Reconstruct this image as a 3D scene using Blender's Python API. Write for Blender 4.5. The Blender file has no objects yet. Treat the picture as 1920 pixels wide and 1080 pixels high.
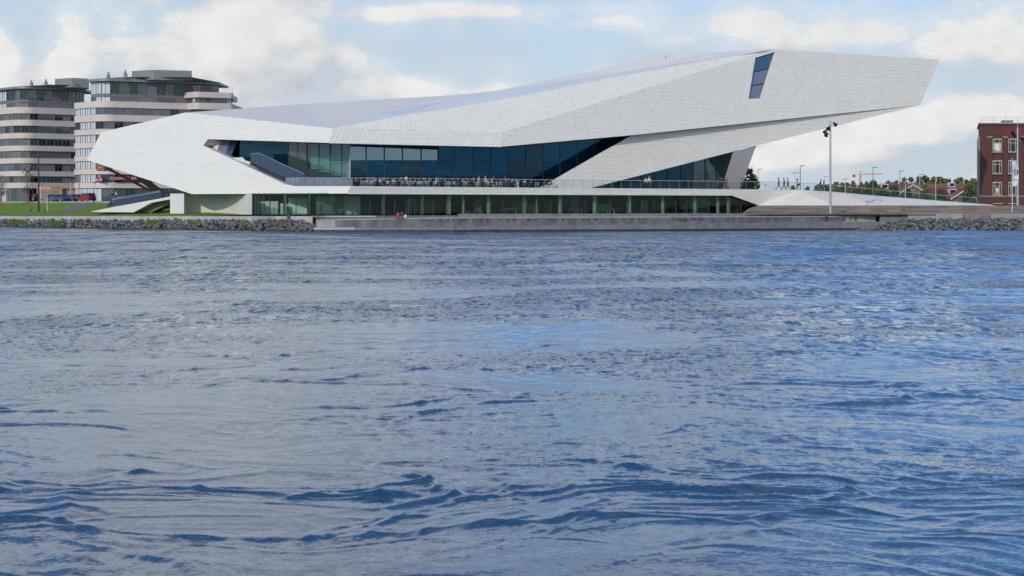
import bpy, math, random
import numpy as np
from mathutils import Vector, Matrix
random.seed(7); np.random.seed(7)
R = math.radians
sc = bpy.context.scene
COL = sc.collection

# ------------------------------------------------------------------ camera
F = 3300.0      # focal length in photograph pixels (1920 wide)
HY = 380.0      # horizon row
CH = 4.2        # camera height above the water
cd = bpy.data.cameras.new('camera'); cam = bpy.data.objects.new('camera', cd); COL.objects.link(cam)
cam.location = (0, 0, CH); cam.rotation_euler = (R(90), 0, 0)
cd.sensor_fit = 'HORIZONTAL'; cd.sensor_width = 36.0; cd.lens = F / 1920 * 36.0
cd.shift_y = -(540 - HY) / 1920.0
cd.clip_start = 0.5; cd.clip_end = 12000
sc.camera = cam

def P(px, py, z):
    """Point at distance z (metres, along +Y) that the photograph shows at px, py."""
    return Vector(((px - 960) / F * z, z, CH + (HY - py) / F * z))
def hz(py, z): return CH + (HY - py) / F * z
def lx(px, z): return (px - 960) / F * z
def zl(px, x0, z0, x1, z1):
    t = (px - x0) / (x1 - x0); return 1.0 / ((1 - t) / z0 + t / z1)
def plane(a, b, c):
    n = (b - a).cross(c - a).normalized()
    if n.y > 0: n = -n
    return (a.copy(), n)
EYE = Vector((0, 0, CH))
def onp(px, py, pl):
    d = Vector(((px - 960) / F, 1, (HY - py) / F))
    t = (pl[0] - EYE).dot(pl[1]) / d.dot(pl[1])
    return EYE + d * t
def topx(v): return (960 + v.x / v.y * F, HY - (v.z - CH) / v.y * F)

# ------------------------------------------------------------------ node helpers
class NG:
    def __init__(s, tree): s.t = tree
    def n(s, ty, **kw):
        nd = s.t.nodes.new(ty)
        for k, v in kw.items():
            if k.startswith('i_'):
                key = k[2:]; key = int(key) if key.isdigit() else key.replace('_', ' ')
                s.put(v, nd.inputs[key])
            else: setattr(nd, k, v)
        return nd
    def put(s, v, sock):
        if isinstance(v, bpy.types.NodeSocket): s.t.links.new(v, sock)
        else: sock.default_value = v
    def m(s, op, a, b=0.0, c=None, clamp=False):
        nd = s.t.nodes.new('ShaderNodeMath'); nd.operation = op; nd.use_clamp = clamp
        s.put(a, nd.inputs[0]); s.put(b, nd.inputs[1])
        if c is not None: s.put(c, nd.inputs[2])
        return nd.outputs[0]
    def vm(s, op, a, b=None, scale=None):
        nd = s.t.nodes.new('ShaderNodeVectorMath'); nd.operation = op
        s.put(a, nd.inputs[0])
        if b is not None: s.put(b, nd.inputs[1])
        if scale is not None: s.put(scale, nd.inputs['Scale'])
        return nd.outputs[0]
    def mapr(s, v, a, b, c, d, smooth=False):
        nd = s.t.nodes.new('ShaderNodeMapRange'); nd.interpolation_type = 'SMOOTHSTEP' if smooth else 'LINEAR'
        s.put(v, nd.inputs[0])
        for i, q in enumerate((a, b, c, d)): s.put(q, nd.inputs[i + 1])
        return nd.outputs[0]
    def mix(s, f, a, b, ty='MIX'):
        nd = s.t.nodes.new('ShaderNodeMix'); nd.data_type = 'RGBA'; nd.blend_type = ty; nd.clamp_factor = True
        s.put(f, nd.inputs[0]); s.put(a, nd.inputs[6]); s.put(b, nd.inputs[7]); return nd.outputs[2]
    def noise(s, vec, scale, detail=4, rough=.5, dist=0.0, out=0):
        nd = s.t.nodes.new('ShaderNodeTexNoise'); s.put(vec, nd.inputs['Vector'])
        s.put(scale, nd.inputs['Scale']); s.put(detail, nd.inputs['Detail']); s.put(rough, nd.inputs['Roughness']); s.put(dist, nd.inputs['Distortion'])
        return nd.outputs[out]
    def link(s, a, b): s.t.links.new(a, b)
def c4(c): return (c[0], c[1], c[2], 1.0)

# ------------------------------------------------------------------ sun and sky
SUN_DIR = Vector((-0.44, -0.82, 0.45)).normalized()        # towards the sun: low in the west, behind the camera's left
sl = bpy.data.lights.new('sun', 'SUN'); sl.energy = 1.86; sl.angle = R(0.5); sl.color = (1.0, 0.90, 0.75)
so = bpy.data.objects.new('sun', sl); COL.objects.link(so)
so.rotation_euler = SUN_DIR.to_track_quat('Z', 'Y').to_euler(); so.location = (-200, -150, 150)

w = bpy.data.worlds.new('World'); sc.world = w; w.use_nodes = True
wt = w.node_tree; wt.nodes.clear(); g = NG(wt)
SKY = 0.123
sky = g.n('ShaderNodeTexSky', sky_type='NISHITA', sun_disc=False, sun_elevation=math.asin(SUN_DIR.z),
          sun_rotation=math.atan2(SUN_DIR.x, SUN_DIR.y) % (2 * math.pi), air_density=1.0, dust_density=1.2, ozone_density=1.6, altitude=0)
# cloud density as a node group of the view direction, so it can be read twice (once shifted towards the sun for the lit edges)
gt = bpy.data.node_groups.new('cloud_density', 'ShaderNodeTree')
gt.interface.new_socket('Vector', in_out='INPUT', socket_type='NodeSocketVector')
gt.interface.new_socket('Density', in_out='OUTPUT', socket_type='NodeSocketFloat')
q = NG(gt); gi = gt.nodes.new('NodeGroupInput'); go = gt.nodes.new('NodeGroupOutput')
nv = q.vm('NORMALIZE', gi.outputs[0])
sx = q.n('ShaderNodeSeparateXYZ'); q.link(nv, sx.inputs[0])
X, Y, Z = sx.outputs
az = q.m('ARCTAN2', X, Y); el = q.m('ARCSINE', Z)
stretch = q.n('ShaderNodeCombineXYZ'); q.link(X, stretch.inputs[0]); q.link(Y, stretch.inputs[1]); q.link(q.m('MULTIPLY', Z, 1.5), stretch.inputs[2])
fb = q.noise(stretch.outputs[0], 17.0, 9, .56, .15)
fb2 = q.noise(stretch.outputs[0], 42.0, 6, .6)
big = q.noise(stretch.outputs[0], 3.2, 3, .5)
# cumulus banks: (px, py, rx, ry, weight) written as the angles the clouds stand at
BLOBS = [(470, 70, 150, 95, 1.05), (330, 100, 70, 40, .75), (560, 20, 100, 45, .7), (420, 165, 110, 45, .75), (520, 160, 90, 45, .7), (300, 10, 70, 28, .45),
         (18, 110, 55, 60, .8), (150, 128, 45, 28, .7), (60, 170, 120, 40, .55), (230, 92, 130, 18, .40), (480, 195, 80, 30, .6),
         (700, 28, 150, 22, .62), (930, 22, 190, 20, .60), (730, 168, 160, 26, .62), (900, 170, 120, 18, .5), (820, 100, 50, 13, .35),
         (1400, 52, 150, 32, .66), (1600, 75, 170, 40, .70), (1790, 100, 190, 50, .66), (1280, 75, 60, 20, .4),
         (1840, 215, 110, 38, .95), (1700, 245, 130, 38, .95), (1560, 270, 130, 36, .9), (1470, 300, 90, 26, .8), (1640, 290, 180, 24, .55),
         (1700, 180, 160, 26, .30), (1900, 165, 80, 40, .6), (1120, 45, 90, 20, .4)]
tot = None
BLOBS += [(1840, 120, 130, 55, .55), (1420, 70, 160, 40, .42), (640, 110, 60, 60, .42), (1500, 140, 260, 50, .30), (1780, 310, 200, 40, .38), (1560, 330, 200, 30, .32), (900, 185, 200, 16, .4)]
for bx, by, rx, ry, wgt in BLOBS:
    a = q.m('MULTIPLY', q.m('SUBTRACT', az, (bx - 960) / F), F / rx)
    e = q.m('MULTIPLY', q.m('SUBTRACT', el, (HY - by) / F), F / ry)
    d2 = q.m('MULTIPLY_ADD', a, a, q.m('MULTIPLY', e, e))
    v = q.m('MULTIPLY', q.m('EXPONENT', q.m('MULTIPLY', d2, -1.0)), wgt)
    tot = v if tot is None else q.m('MAXIMUM', tot, v)
# the big cumulus goes on upwards past the frame; elsewhere the same broken cloud goes on
up1 = q.m('MULTIPLY', q.m('EXPONENT', q.m('MULTIPLY', q.m('ADD', q.m('POWER', q.m('ABSOLUTE', q.m('MULTIPLY', q.m('SUBTRACT', az, -.17), 1 / .13)), 2.0),
        q.m('POWER', q.m('ABSOLUTE', q.m('MULTIPLY', q.m('SUBTRACT', el, .30), 1 / .165)), 2.0)), -1.0)), 1.3)
tot = q.m('MAXIMUM', tot, up1)
outm = q.m('MAXIMUM', q.mapr(q.m('ABSOLUTE', az), .30, .42, 0, 1, True), q.mapr(el, .115, .2, 0, 1, True))
outv = q.m('MULTIPLY', outm, q.mapr(big, .49, .70, .0, .8))
tot = q.m('MAXIMUM', tot, outv)
nz = q.m('ADD', q.m('MULTIPLY', q.m('SUBTRACT', fb, .5), 1.5), q.m('MULTIPLY', q.m('SUBTRACT', fb2, .5), .55))
q.link(q.m('ADD', tot, nz), go.inputs[0])

tc = g.n('ShaderNodeTexCoord')
def density(vec):
    nd = g.n('ShaderNodeGroup'); nd.node_tree = gt; g.link(vec, nd.inputs[0]); return nd.outputs[0]
d0 = density(tc.outputs['Generated'])
d1 = density(g.vm('ADD', tc.outputs['Generated'], (-.020, 0.0, .020)))
mask = g.m('MAXIMUM', g.mapr(d0, .20, .44, 0, 1, True), g.m('MULTIPLY', g.mapr(d0, -.22, .34, 0, 1, True), .50))
thick = g.mapr(d0, .35, 1.15, 0, 1)
lit = g.mapr(g.m('SUBTRACT', d0, d1), -.42, .44, 0, 1, True)
puff = g.noise(g.vm('MULTIPLY', tc.outputs['Generated'], (1, 1, 1.4)), 34.0, 5, .6)
lit = g.m('ADD', g.m('MULTIPLY', lit, .70), g.m('MULTIPLY', g.mapr(puff, .32, .68, 0, 1), .38), clamp=True)
sepl = g.n('ShaderNodeSeparateXYZ'); g.link(g.vm('NORMALIZE', tc.outputs['Generated']), sepl.inputs[0])
lit = g.m('ADD', lit, g.mapr(sepl.outputs[2], .10, .26, 0, .35, True), clamp=True)      # the sunlit flanks of the tall clouds, above their grey bases
shade = g.mix(lit, (4.15, 4.45, 5.0, 1), (7.15, 7.05, 6.8, 1))
sepz = g.n('ShaderNodeSeparateXYZ'); g.link(g.vm('NORMALIZE', tc.outputs['Generated']), sepz.inputs[0])
# thin hazy veil low down; clear, deep blue higher up
el0 = sepz.outputs[2]
veil = g.mapr(el0, 0.07, .24, 1, 0, True)
blue = g.mix(1.0, sky.outputs[0], (.58, 1.0, 1.50, 1), 'MULTIPLY')
air = g.mix(g.m('MULTIPLY', veil, .88), blue, (4.55, 5.35, 6.15, 1))
fade = g.mapr(el0, .12, .5, 1.0, .85)
colr = g.mix(g.m('MULTIPLY', g.m('MULTIPLY', mask, .92), fade), air, shade)
bg = g.n('ShaderNodeBackground', i_Strength=SKY); g.link(colr, bg.inputs[0])
ow = g.n('ShaderNodeOutputWorld'); g.link(bg.outputs[0], ow.inputs[0])
w.cycles.sampling_method = 'MANUAL'; w.cycles.sample_map_resolution = 512

vs = sc.view_settings; vs.view_transform = 'Standard'; vs.look = 'None'; vs.exposure = 0.0; vs.gamma = 1.0; vs.use_curve_mapping = False
sc.render.engine = 'CYCLES'
sc.cycles.use_denoising = True
try: sc.cycles.denoiser = 'OPENIMAGEDENOISE'
except Exception: pass
sc.cycles.max_bounces = 8; sc.cycles.transparent_max_bounces = 16; sc.cycles.diffuse_bounces = 3; sc.cycles.glossy_bounces = 4
sc.cycles.sample_clamp_indirect = 6.0; sc.cycles.caustics_reflective = False; sc.cycles.caustics_refractive = False

# ------------------------------------------------------------------ materials
M = {}
def mat(name, col, rough=.6, metal=0.0, var=0.0, scale=1.5, bump=0.0, bscale=None, spec=.5, stretch=None, col2=None, tint=False, rnd=0.0):
    m = bpy.data.materials.new(name); m.use_nodes = True; t = m.node_tree; k = NG(t)
    b = t.nodes['Principled BSDF']; b.inputs['Roughness'].default_value = rough; b.inputs['Metallic'].default_value = metal
    b.inputs['Specular IOR Level'].default_value = spec
    b.inputs['Base Color'].default_value = c4(col)
    geo = k.n('ShaderNodeNewGeometry'); vec = geo.outputs['Position']
    if stretch: vec = k.vm('MULTIPLY', vec, stretch)
    out = None
    if var or col2:
        nz = k.mapr(k.noise(vec, scale, 6, .6), .3, .7, 0, 1)
        if col2: out = k.mix(nz, c4(col), c4(col2))
        else: out = k.mix(nz, c4([max(0, x * (1 - var)) for x in col]), c4([min(1, x * (1 + var)) for x in col]))
    if tint:
        at = k.n('ShaderNodeAttribute', attribute_name='tint')
        out = k.mix(1.0, out if out is not None else c4(col), at.outputs['Color'], 'MULTIPLY')
    if rnd:
        oi = k.n('ShaderNodeObjectInfo')
        f = k.mapr(oi.outputs['Random'], 0, 1, 1 - rnd, 1 + rnd)
        cc = k.n('ShaderNodeCombineColor'); [k.link(f, cc.inputs[i]) for i in range(3)]
        out = k.mix(1.0, out if out is not None else c4(col), cc.outputs[0], 'MULTIPLY')
    if out is not None: k.link(out, b.inputs['Base Color'])
    if bump:
        bn = k.n('ShaderNodeBump', i_Strength=bump, i_Distance=.05); k.link(k.noise(vec, bscale or scale * 6, 4, .6), bn.inputs['Height'])
        k.link(bn.outputs[0], b.inputs['Normal'])
    M[name] = m; return m
def glass(name, tint, refl=1.55, base=(.01, .02, .025), op=.5, rough=.02, gain=1.0, gcol=(.9, .97, 1)):
    """Tinted pane: part see-through, part dark coating, with a mirror-like sheen that follows Fresnel."""
    m = bpy.data.materials.new(name); m.use_nodes = True; t = m.node_tree; t.nodes.clear(); k = NG(t)
    tr = k.n('ShaderNodeBsdfTransparent', i_Color=c4(tint)); df = k.n('ShaderNodeBsdfDiffuse', i_Color=c4(base))
    mx = k.n('ShaderNodeMixShader', i_0=op); k.link(tr.outputs[0], mx.inputs[1]); k.link(df.outputs[0], mx.inputs[2])
    gl = k.n('ShaderNodeBsdfGlossy', i_Roughness=rough); gl.inputs['Color'].default_value = c4(gcol)
    fr = k.n('ShaderNodeFresnel', i_IOR=refl)
    geo = k.n('ShaderNodeNewGeometry')
    bn = k.n('ShaderNodeBump', i_Strength=.035, i_Distance=.3); k.link(k.noise(geo.outputs['Position'], .45, 1, .5), bn.inputs['Height'])
    k.link(bn.outputs[0], gl.inputs['Normal'])
    m2 = k.n('ShaderNodeMixShader'); k.link(k.m('MULTIPLY', fr.outputs[0], gain, clamp=True), m2.inputs[0]); k.link(mx.outputs[0], m2.inputs[1]); k.link(gl.outputs[0], m2.inputs[2])
    o = k.n('ShaderNodeOutputMaterial'); k.link(m2.outputs[0], o.inputs[0]); M[name] = m; return m

mat('white_panel', (.80, .745, .66), .42, var=.025, scale=.35, tint=True, spec=.4)
mat('joint', (.30, .295, .29), .8)
mat('roof_sheet', (.66, .625, .605), .38, var=.05, scale=.15, spec=.5)
mat('roof_strip', (.60, .63, .67), .28, var=.04, scale=.2, spec=.6)
mat('soffit', (.34, .34, .345), .7, var=.08)  # white soffit painted grey, its shade put into the colour
mat('white_wall', (.72, .69, .64), .6, var=.04, scale=.5)
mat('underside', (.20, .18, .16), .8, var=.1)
mat('shade_tint_wall', (.74, .68, .665), .6, var=.05)  # white wall with the mauve of its shade put into the colour
mat('dark_metal', (.025, .028, .032), .45)
mat('mid_metal', (.22, .22, .23), .4, metal=.6)
mat('steel', (.50, .50, .50), .35, metal=.75)
mat('pale_metal', (.62, .62, .61), .45)
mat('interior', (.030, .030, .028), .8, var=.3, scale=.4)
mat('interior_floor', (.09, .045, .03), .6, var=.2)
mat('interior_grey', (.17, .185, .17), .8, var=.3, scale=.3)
mat('green_white', (.80, .85, .76), .6)
mat('blind', (.80, .80, .78), .8, var=.05)
mat('blind_warm', (.72, .66, .60), .8)
mat('lilac', (.30, .31, .42), .5)
mat('deck', (.16, .10, .075), .7, var=.2)
mat('brown_beam', (.13, .085, .04), .6)
glass('glass_dark', (.06, .20, .28), 1.8, (.008, .040, .065), .50, gcol=(.22, .55, .80))
glass('glass_blue', (.05, .24, .38), 1.85, (.005, .062, .125), .55, gcol=(.14, .55, .90))
glass('glass_sky', (.06, .24, .36), 2.6, (.02, .07, .12), .55, gain=1.35, gcol=(.50, .82, 1))
glass('glass_clear', (.62, .80, .80), 1.5, (.10, .14, .14), .10)
glass('glass_green', (.72, .84, .77), 1.45, (.014, .024, .020), .05, gain=.45, gcol=(.75, .9, .88))
glass('glass_rail', (.90, .95, .95), 1.35, (.30, .36, .38), .006, gain=.14)
glass('glass_frost_sky', (.75, .80, .86), 1.45, (.36, .38, .44), .34, gain=.8)  # frosted rail glass, lilac of the reflected sky put into its body colour
glass('glass_balustrade', (.08, .16, .28), 1.6, (.035, .075, .14), .72)
glass('glass_tower', (.16, .21, .22), 1.8, (.15, .168, .178), .68)
glass('glass_teal', (.34, .48, .46), 1.8, (.085, .12, .12), .6)
glass('glass_far', (.10, .12, .12), 1.6, (.012, .014, .015), .7)

# ------------------------------------------------------------------ mesh and object helpers
class MB:
    def __init__(s): s.v = []; s.f = []; s.mi = []; s.tint = []
    def add(s, verts, faces, mi=0, tint=None):
        o = len(s.v); s.v += [tuple(v) for v in verts]
        for f in faces: s.f.append([i + o for i in f]); s.mi.append(mi); s.tint.append(tint)
        return s
    def poly(s, pts, mi=0, tint=None): return s.add(pts, [list(range(len(pts)))], mi, tint)
    def box(s, x0, y0, z0, x1, y1, z1, mi=0, bev=0.0):
        v = [(x0, y0, z0), (x1, y0, z0), (x1, y1, z0), (x0, y1, z0), (x0, y0, z1), (x1, y0, z1), (x1, y1, z1), (x0, y1, z1)]
        if bev:
            b = bev; v = [(x0 + b, y0 + b, z0), (x1 - b, y0 + b, z0), (x1 - b, y1 - b, z0), (x0 + b, y1 - b, z0)]
            ring = lambda zz, i: [(x0 + i, y0 + i, zz), (x1 - i, y0 + i, zz), (x1 - i, y1 - i, zz), (x0 + i, y1 - i, zz)]
            R4 = [ring(z0, b), ring(z0 + b, 0), ring(z1 - b, 0), ring(z1, b)]
            vv = sum(R4, []); ff = [[3, 2, 1, 0], [12, 13, 14, 15]]
            for r in range(3):
                for i in range(4): ff.append([r * 4 + i, r * 4 + (i + 1) % 4, r * 4 + 4 + (i + 1) % 4, r * 4 + 4 + i])
            return s.add(vv, ff, mi)
        return s.add(v, [[3, 2, 1, 0], [4, 5, 6, 7], [0, 1, 5, 4], [1, 2, 6, 5], [2, 3, 7, 6], [3, 0, 4, 7]], mi)
    def prism(s, pts, off, mi=0, tint=None):
        """Polygon pts extruded by the vector off."""
        n = len(pts); off = Vector(off); a = [Vector(p) for p in pts]
        nn = Vector((0, 0, 0))
        for i in range(n):
            p, q_ = a[i], a[(i + 1) % n]; nn += p.cross(q_)
        if nn.dot(off) > 0: a = a[::-1]
        b = [p + off for p in a]
        fs = [list(range(n)), list(range(2 * n - 1, n - 1, -1))] + [[i, i + n, (i + 1) % n + n, (i + 1) % n] for i in range(n)]
        return s.add(a + b, fs, mi, tint)
    def tube(s, p, q2, r0, r1=None, n=8, mi=0, caps=True):
        p = Vector(p); q2 = Vector(q2); r1 = r0 if r1 is None else r1
        d = (q2 - p).normalized(); a = d.orthogonal().normalized(); b = d.cross(a)
        vs_ = []
        for c, r in ((p, r0), (q2, r1)):
            for i in range(n):
                t = 2 * math.pi * i / n; vs_.append(c + a * math.cos(t) * r + b * math.sin(t) * r)
        fs = [[i, (i + 1) % n, (i + 1) % n + n, i + n] for i in range(n)]
        if caps: fs += [list(range(n - 1, -1, -1)), list(range(n, 2 * n))]
        return s.add(vs_, fs, mi)
    def bar(s, p, q2, wx, wz, up=(0, 0, 1), mi=0):
        """Rectangular bar from p to q2."""
        p = Vector(p); q2 = Vector(q2); d = (q2 - p).normalized(); u = Vector(up); sd = d.cross(u)
        if sd.length < 1e-4: sd = d.orthogonal()
        sd.normalize(); u = sd.cross(d).normalized()
        c = [(-1, -1), (1, -1), (1, 1), (-1, 1)]
        vs_ = [p + sd * a * wx / 2 + u * b * wz / 2 for a, b in c] + [q2 + sd * a * wx / 2 + u * b * wz / 2 for a, b in c]
        return s.add(vs_, [[3, 2, 1, 0], [4, 5, 6, 7], [0, 1, 5, 4], [1, 2, 6, 5], [2, 3, 7, 6], [3, 0, 4, 7]], mi)
    def lathe(s, c, prof, n=12, mi=0, axis='z'):
        c = Vector(c); vs_ = []
        for r, h in prof:
            for i in range(n):
                t = 2 * math.pi * i / n; a, b = math.cos(t) * r, math.sin(t) * r
                vs_.append(c + (Vector((a, b, h)) if axis == 'z' else Vector((a, h, b)) if axis == 'y' else Vector((h, a, b))))
        fs = []
        for j in range(len(prof) - 1):
            for i in range(n): fs.append([j * n + i, j * n + (i + 1) % n, (j + 1) * n + (i + 1) % n, (j + 1) * n + i])
        fs += [list(range(n)), list(range((len(prof) - 1) * n, len(prof) * n))]
        return s.add(vs_, fs, mi)
    def mesh(s, name, mats, org=Vector((0, 0, 0)), smooth=False):
        me = bpy.data.meshes.new(name)
        me.from_pydata([(a - org[0], b - org[1], c - org[2]) for a, b, c in s.v], [], s.f)
        for m in (mats if isinstance(mats, (list, tuple)) else [mats]): me.materials.append(M[m] if isinstance(m, str) else m)
        me.polygons.foreach_set('material_index', s.mi)
        if any(t is not None for t in s.tint):
            at = me.color_attributes.new('tint', 'FLOAT_COLOR', 'CORNER')
            arr = []
            for pl_, t in zip(me.polygons, s.tint):
                t = 1.0 if t is None else t
                tt = (t, t, t, 1.0) if not isinstance(t, tuple) else (*t, 1.0)
                arr += list(tt) * pl_.loop_total
            at.data.foreach_set('color', arr)
        if smooth: me.polygons.foreach_set('use_smooth', [True] * len(me.polygons))
        me.update(); return me
ORG = {}
def tag(o, label=None, cat=None, group=None, kind=None):
    if label: o['label'] = label
    if cat: o['category'] = cat
    if group: o['group'] = group
    if kind: o['kind'] = kind
    return o
def empty(name, loc, label=None, cat=None, group=None, kind=None, rz=0.0):
    o = bpy.data.objects.new(name, None); COL.objects.link(o); o.location = loc; o.rotation_euler = (0, 0, rz)
    o.empty_display_size = .3
    ORG[o.name] = Vector(loc); return tag(o, label, cat, group, kind)
def obj(name, mb, mats, parent=None, smooth=False, label=None, cat=None, group=None, kind=None, local=False, org=None):
    """One mesh object. Vertices are world coordinates unless local is set."""
    if parent is not None: base = Vector((0, 0, 0)) if local else ORG[parent.name]
    else: base = Vector(org) if org is not None else Vector((0, 0, 0))
    me = mb if isinstance(mb, bpy.types.Mesh) else mb.mesh(name, mats, base, smooth)
    o = bpy.data.objects.new(name, me); COL.objects.link(o)
    if parent is not None: o.parent = parent; ORG[o.name] = base
    else: o.location = base; ORG[o.name] = base
    return tag(o, label, cat, group, kind)
def link_mesh(name, me, parent, loc=(0, 0, 0), rz=0.0, mats=None):
    o = bpy.data.objects.new(name, me); COL.objects.link(o); o.parent = parent; o.location = loc; o.rotation_euler = (0, 0, rz)
    if mats:
        for i, m in enumerate(mats):
            o.material_slots[i].link = 'OBJECT'; o.material_slots[i].material = M[m] if isinstance(m, str) else m
    return o
def dup(o, loc, rz=None, label=None, parent=None):
    c = o.copy(); COL.objects.link(c); c.parent = parent
    if parent is None:
        c.location = loc
        if rz is not None: c.rotation_euler = (0, 0, rz)
        if label: c['label'] = label
    for ch in list(o.children): dup(ch, ch.location, None, None, c)
    return c
ORD = ['first', 'second', 'third', 'fourth', 'fifth', 'sixth', 'seventh', 'eighth', 'ninth', 'tenth', 'eleventh', 'twelfth', 'thirteenth', 'fourteenth',
       'fifteenth', 'sixteenth', 'seventeenth', 'eighteenth', 'nineteenth', 'twentieth', 'twenty-first', 'twenty-second', 'twenty-third', 'twenty-fourth',
       'twenty-fifth', 'twenty-sixth', 'twenty-seventh', 'twenty-eighth', 'twenty-ninth', 'thirtieth']

# ================================================================== numpy gradient noise
_perm = np.random.RandomState(11).permutation(4096).astype(np.int64)
_ga = np.random.RandomState(12).rand(4096) * 2 * np.pi
_gx, _gy = np.cos(_ga), np.sin(_ga)
def perlin(x, y, seed=0):
    x = np.asarray(x, float); y = np.asarray(y, float)
    xi = np.floor(x).astype(np.int64); yi = np.floor(y).astype(np.int64); xf = x - xi; yf = y - yi
    u = xf * xf * xf * (xf * (xf * 6 - 15) + 10); v = yf * yf * yf * (yf * (yf * 6 - 15) + 10)
    def gr(ix, iy, dx, dy):
        h = _perm[(ix + _perm[(iy + seed * 131) & 4095]) & 4095]
        return _gx[h] * dx + _gy[h] * dy
    a = gr(xi, yi, xf, yf); b = gr(xi + 1, yi, xf - 1, yf); c = gr(xi, yi + 1, xf, yf - 1); d = gr(xi + 1, yi + 1, xf - 1, yf - 1)
    return (a + u * (b - a)) + v * ((c + u * (d - c)) - (a + u * (b - a)))
def sstep(x, a, b):
    t = np.clip((x - a) / (b - a), 0, 1); return t * t * (3 - 2 * t)

# ================================================================== water
def worley(x, y, seed=3):
    xi = np.floor(x).astype(np.int64); yi = np.floor(y).astype(np.int64)
    f1 = np.full(x.shape, 9.0); f2 = np.full(x.shape, 9.0)
    for dx in (-1, 0, 1):
        for dy in (-1, 0, 1):
            cx, cy = xi + dx, yi + dy
            h = _perm[(cx + _perm[(cy + seed * 131) & 4095]) & 4095]; h2 = _perm[(h + 777) & 4095]
            d = np.hypot(cx + h / 4096.0 - x, cy + h2 / 4096.0 - y)
            f2 = np.where(d < f1, f1, np.minimum(f2, d)); f1 = np.minimum(f1, d)
    return f1, f2
def water_height(x, y, sp):
    """Height of the river surface; sp is the local grid spacing, which fades out waves too short for it."""
    fadew = lambda lam: sstep(lam, 1.6 * sp, 4.0 * sp)
    wx = x + 3.0 * perlin(x / 6, y / 6, 1) + .9 * perlin(x / 2.1, y / 2.1, 2)
    wy = y + 3.0 * perlin(x / 6 + 40, y / 6, 3) + .9 * perlin(x / 2.1, y / 2.1 + 17, 4)
    patch = sstep(perlin(wx / 9, wy / 6, 5), -.25, .30)                   # ruffled water against smooth upwellings
    h = .040 * perlin(wx / 7.0, wy / 4.0, 6)
    calm = .80 * np.exp(-((x + 5.0) / 4.2) ** 2 - ((y - 38) / 13.0) ** 2) + .6 * np.exp(-((x + 13.0) / 3.5) ** 2 - ((y - 42) / 12.0) ** 2)
    calm = np.clip(calm, 0, .8)
    # boils: smooth upwellings a few metres wide, parted by narrow seams where the eddies meet
    F1, F2 = worley(wx / 4.6, wy / 3.4)
    dd = (F2 - F1) * 3.6
    live = sstep(perlin(x / 8, y / 7, 8), -.22, .18)
    seam = np.exp(-(dd / .20) ** 2) * live
    F3, F4 = worley(wx / 1.9 + 13, wy / 1.3 + 7)
    d3 = (F4 - F3) * 1.5
    near = np.exp(-dd / .95)
    h += 0.036 * seam * fadew(1.0) + .022 * sstep(dd, 0, 2.2)
    h += .026 * np.exp(-(d3 / .15) ** 2) * (.10 + .90 * near * live + .35 * patch) * fadew(.6)
    patch = np.clip(.55 * patch + .9 * near * live, 0, 1.15)
    rid2 = np.clip(1 - np.abs(perlin(wx / 2.1 + 9, wy / 1.0, 9)) * 3.2, 0, 1)
    h += .036 * rid2 ** 2 * (.15 + .85 * patch) * fadew(.5)
    for i, (lam, amp) in enumerate(((2.6, .050), (1.4, .036), (.75, .026), (.40, .016), (.21, .0085))):
        p_ = perlin(wx / lam * .62 + i * 7, wy / lam * 1.15, 20 + i)
        if i >= 1: p_ = .45 * p_ + .75 * (.25 - np.abs(perlin(wx / lam * .5 + 31 + i, wy / lam * .95 + 5, 40 + i)))     # sharper crests on the small waves
        h += ((1 - calm) * (1.38 - .85 * sstep(y, 23, 48))) * amp * p_ * (.12 + 1.05 * patch) * fadew(lam)
    return h
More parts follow.
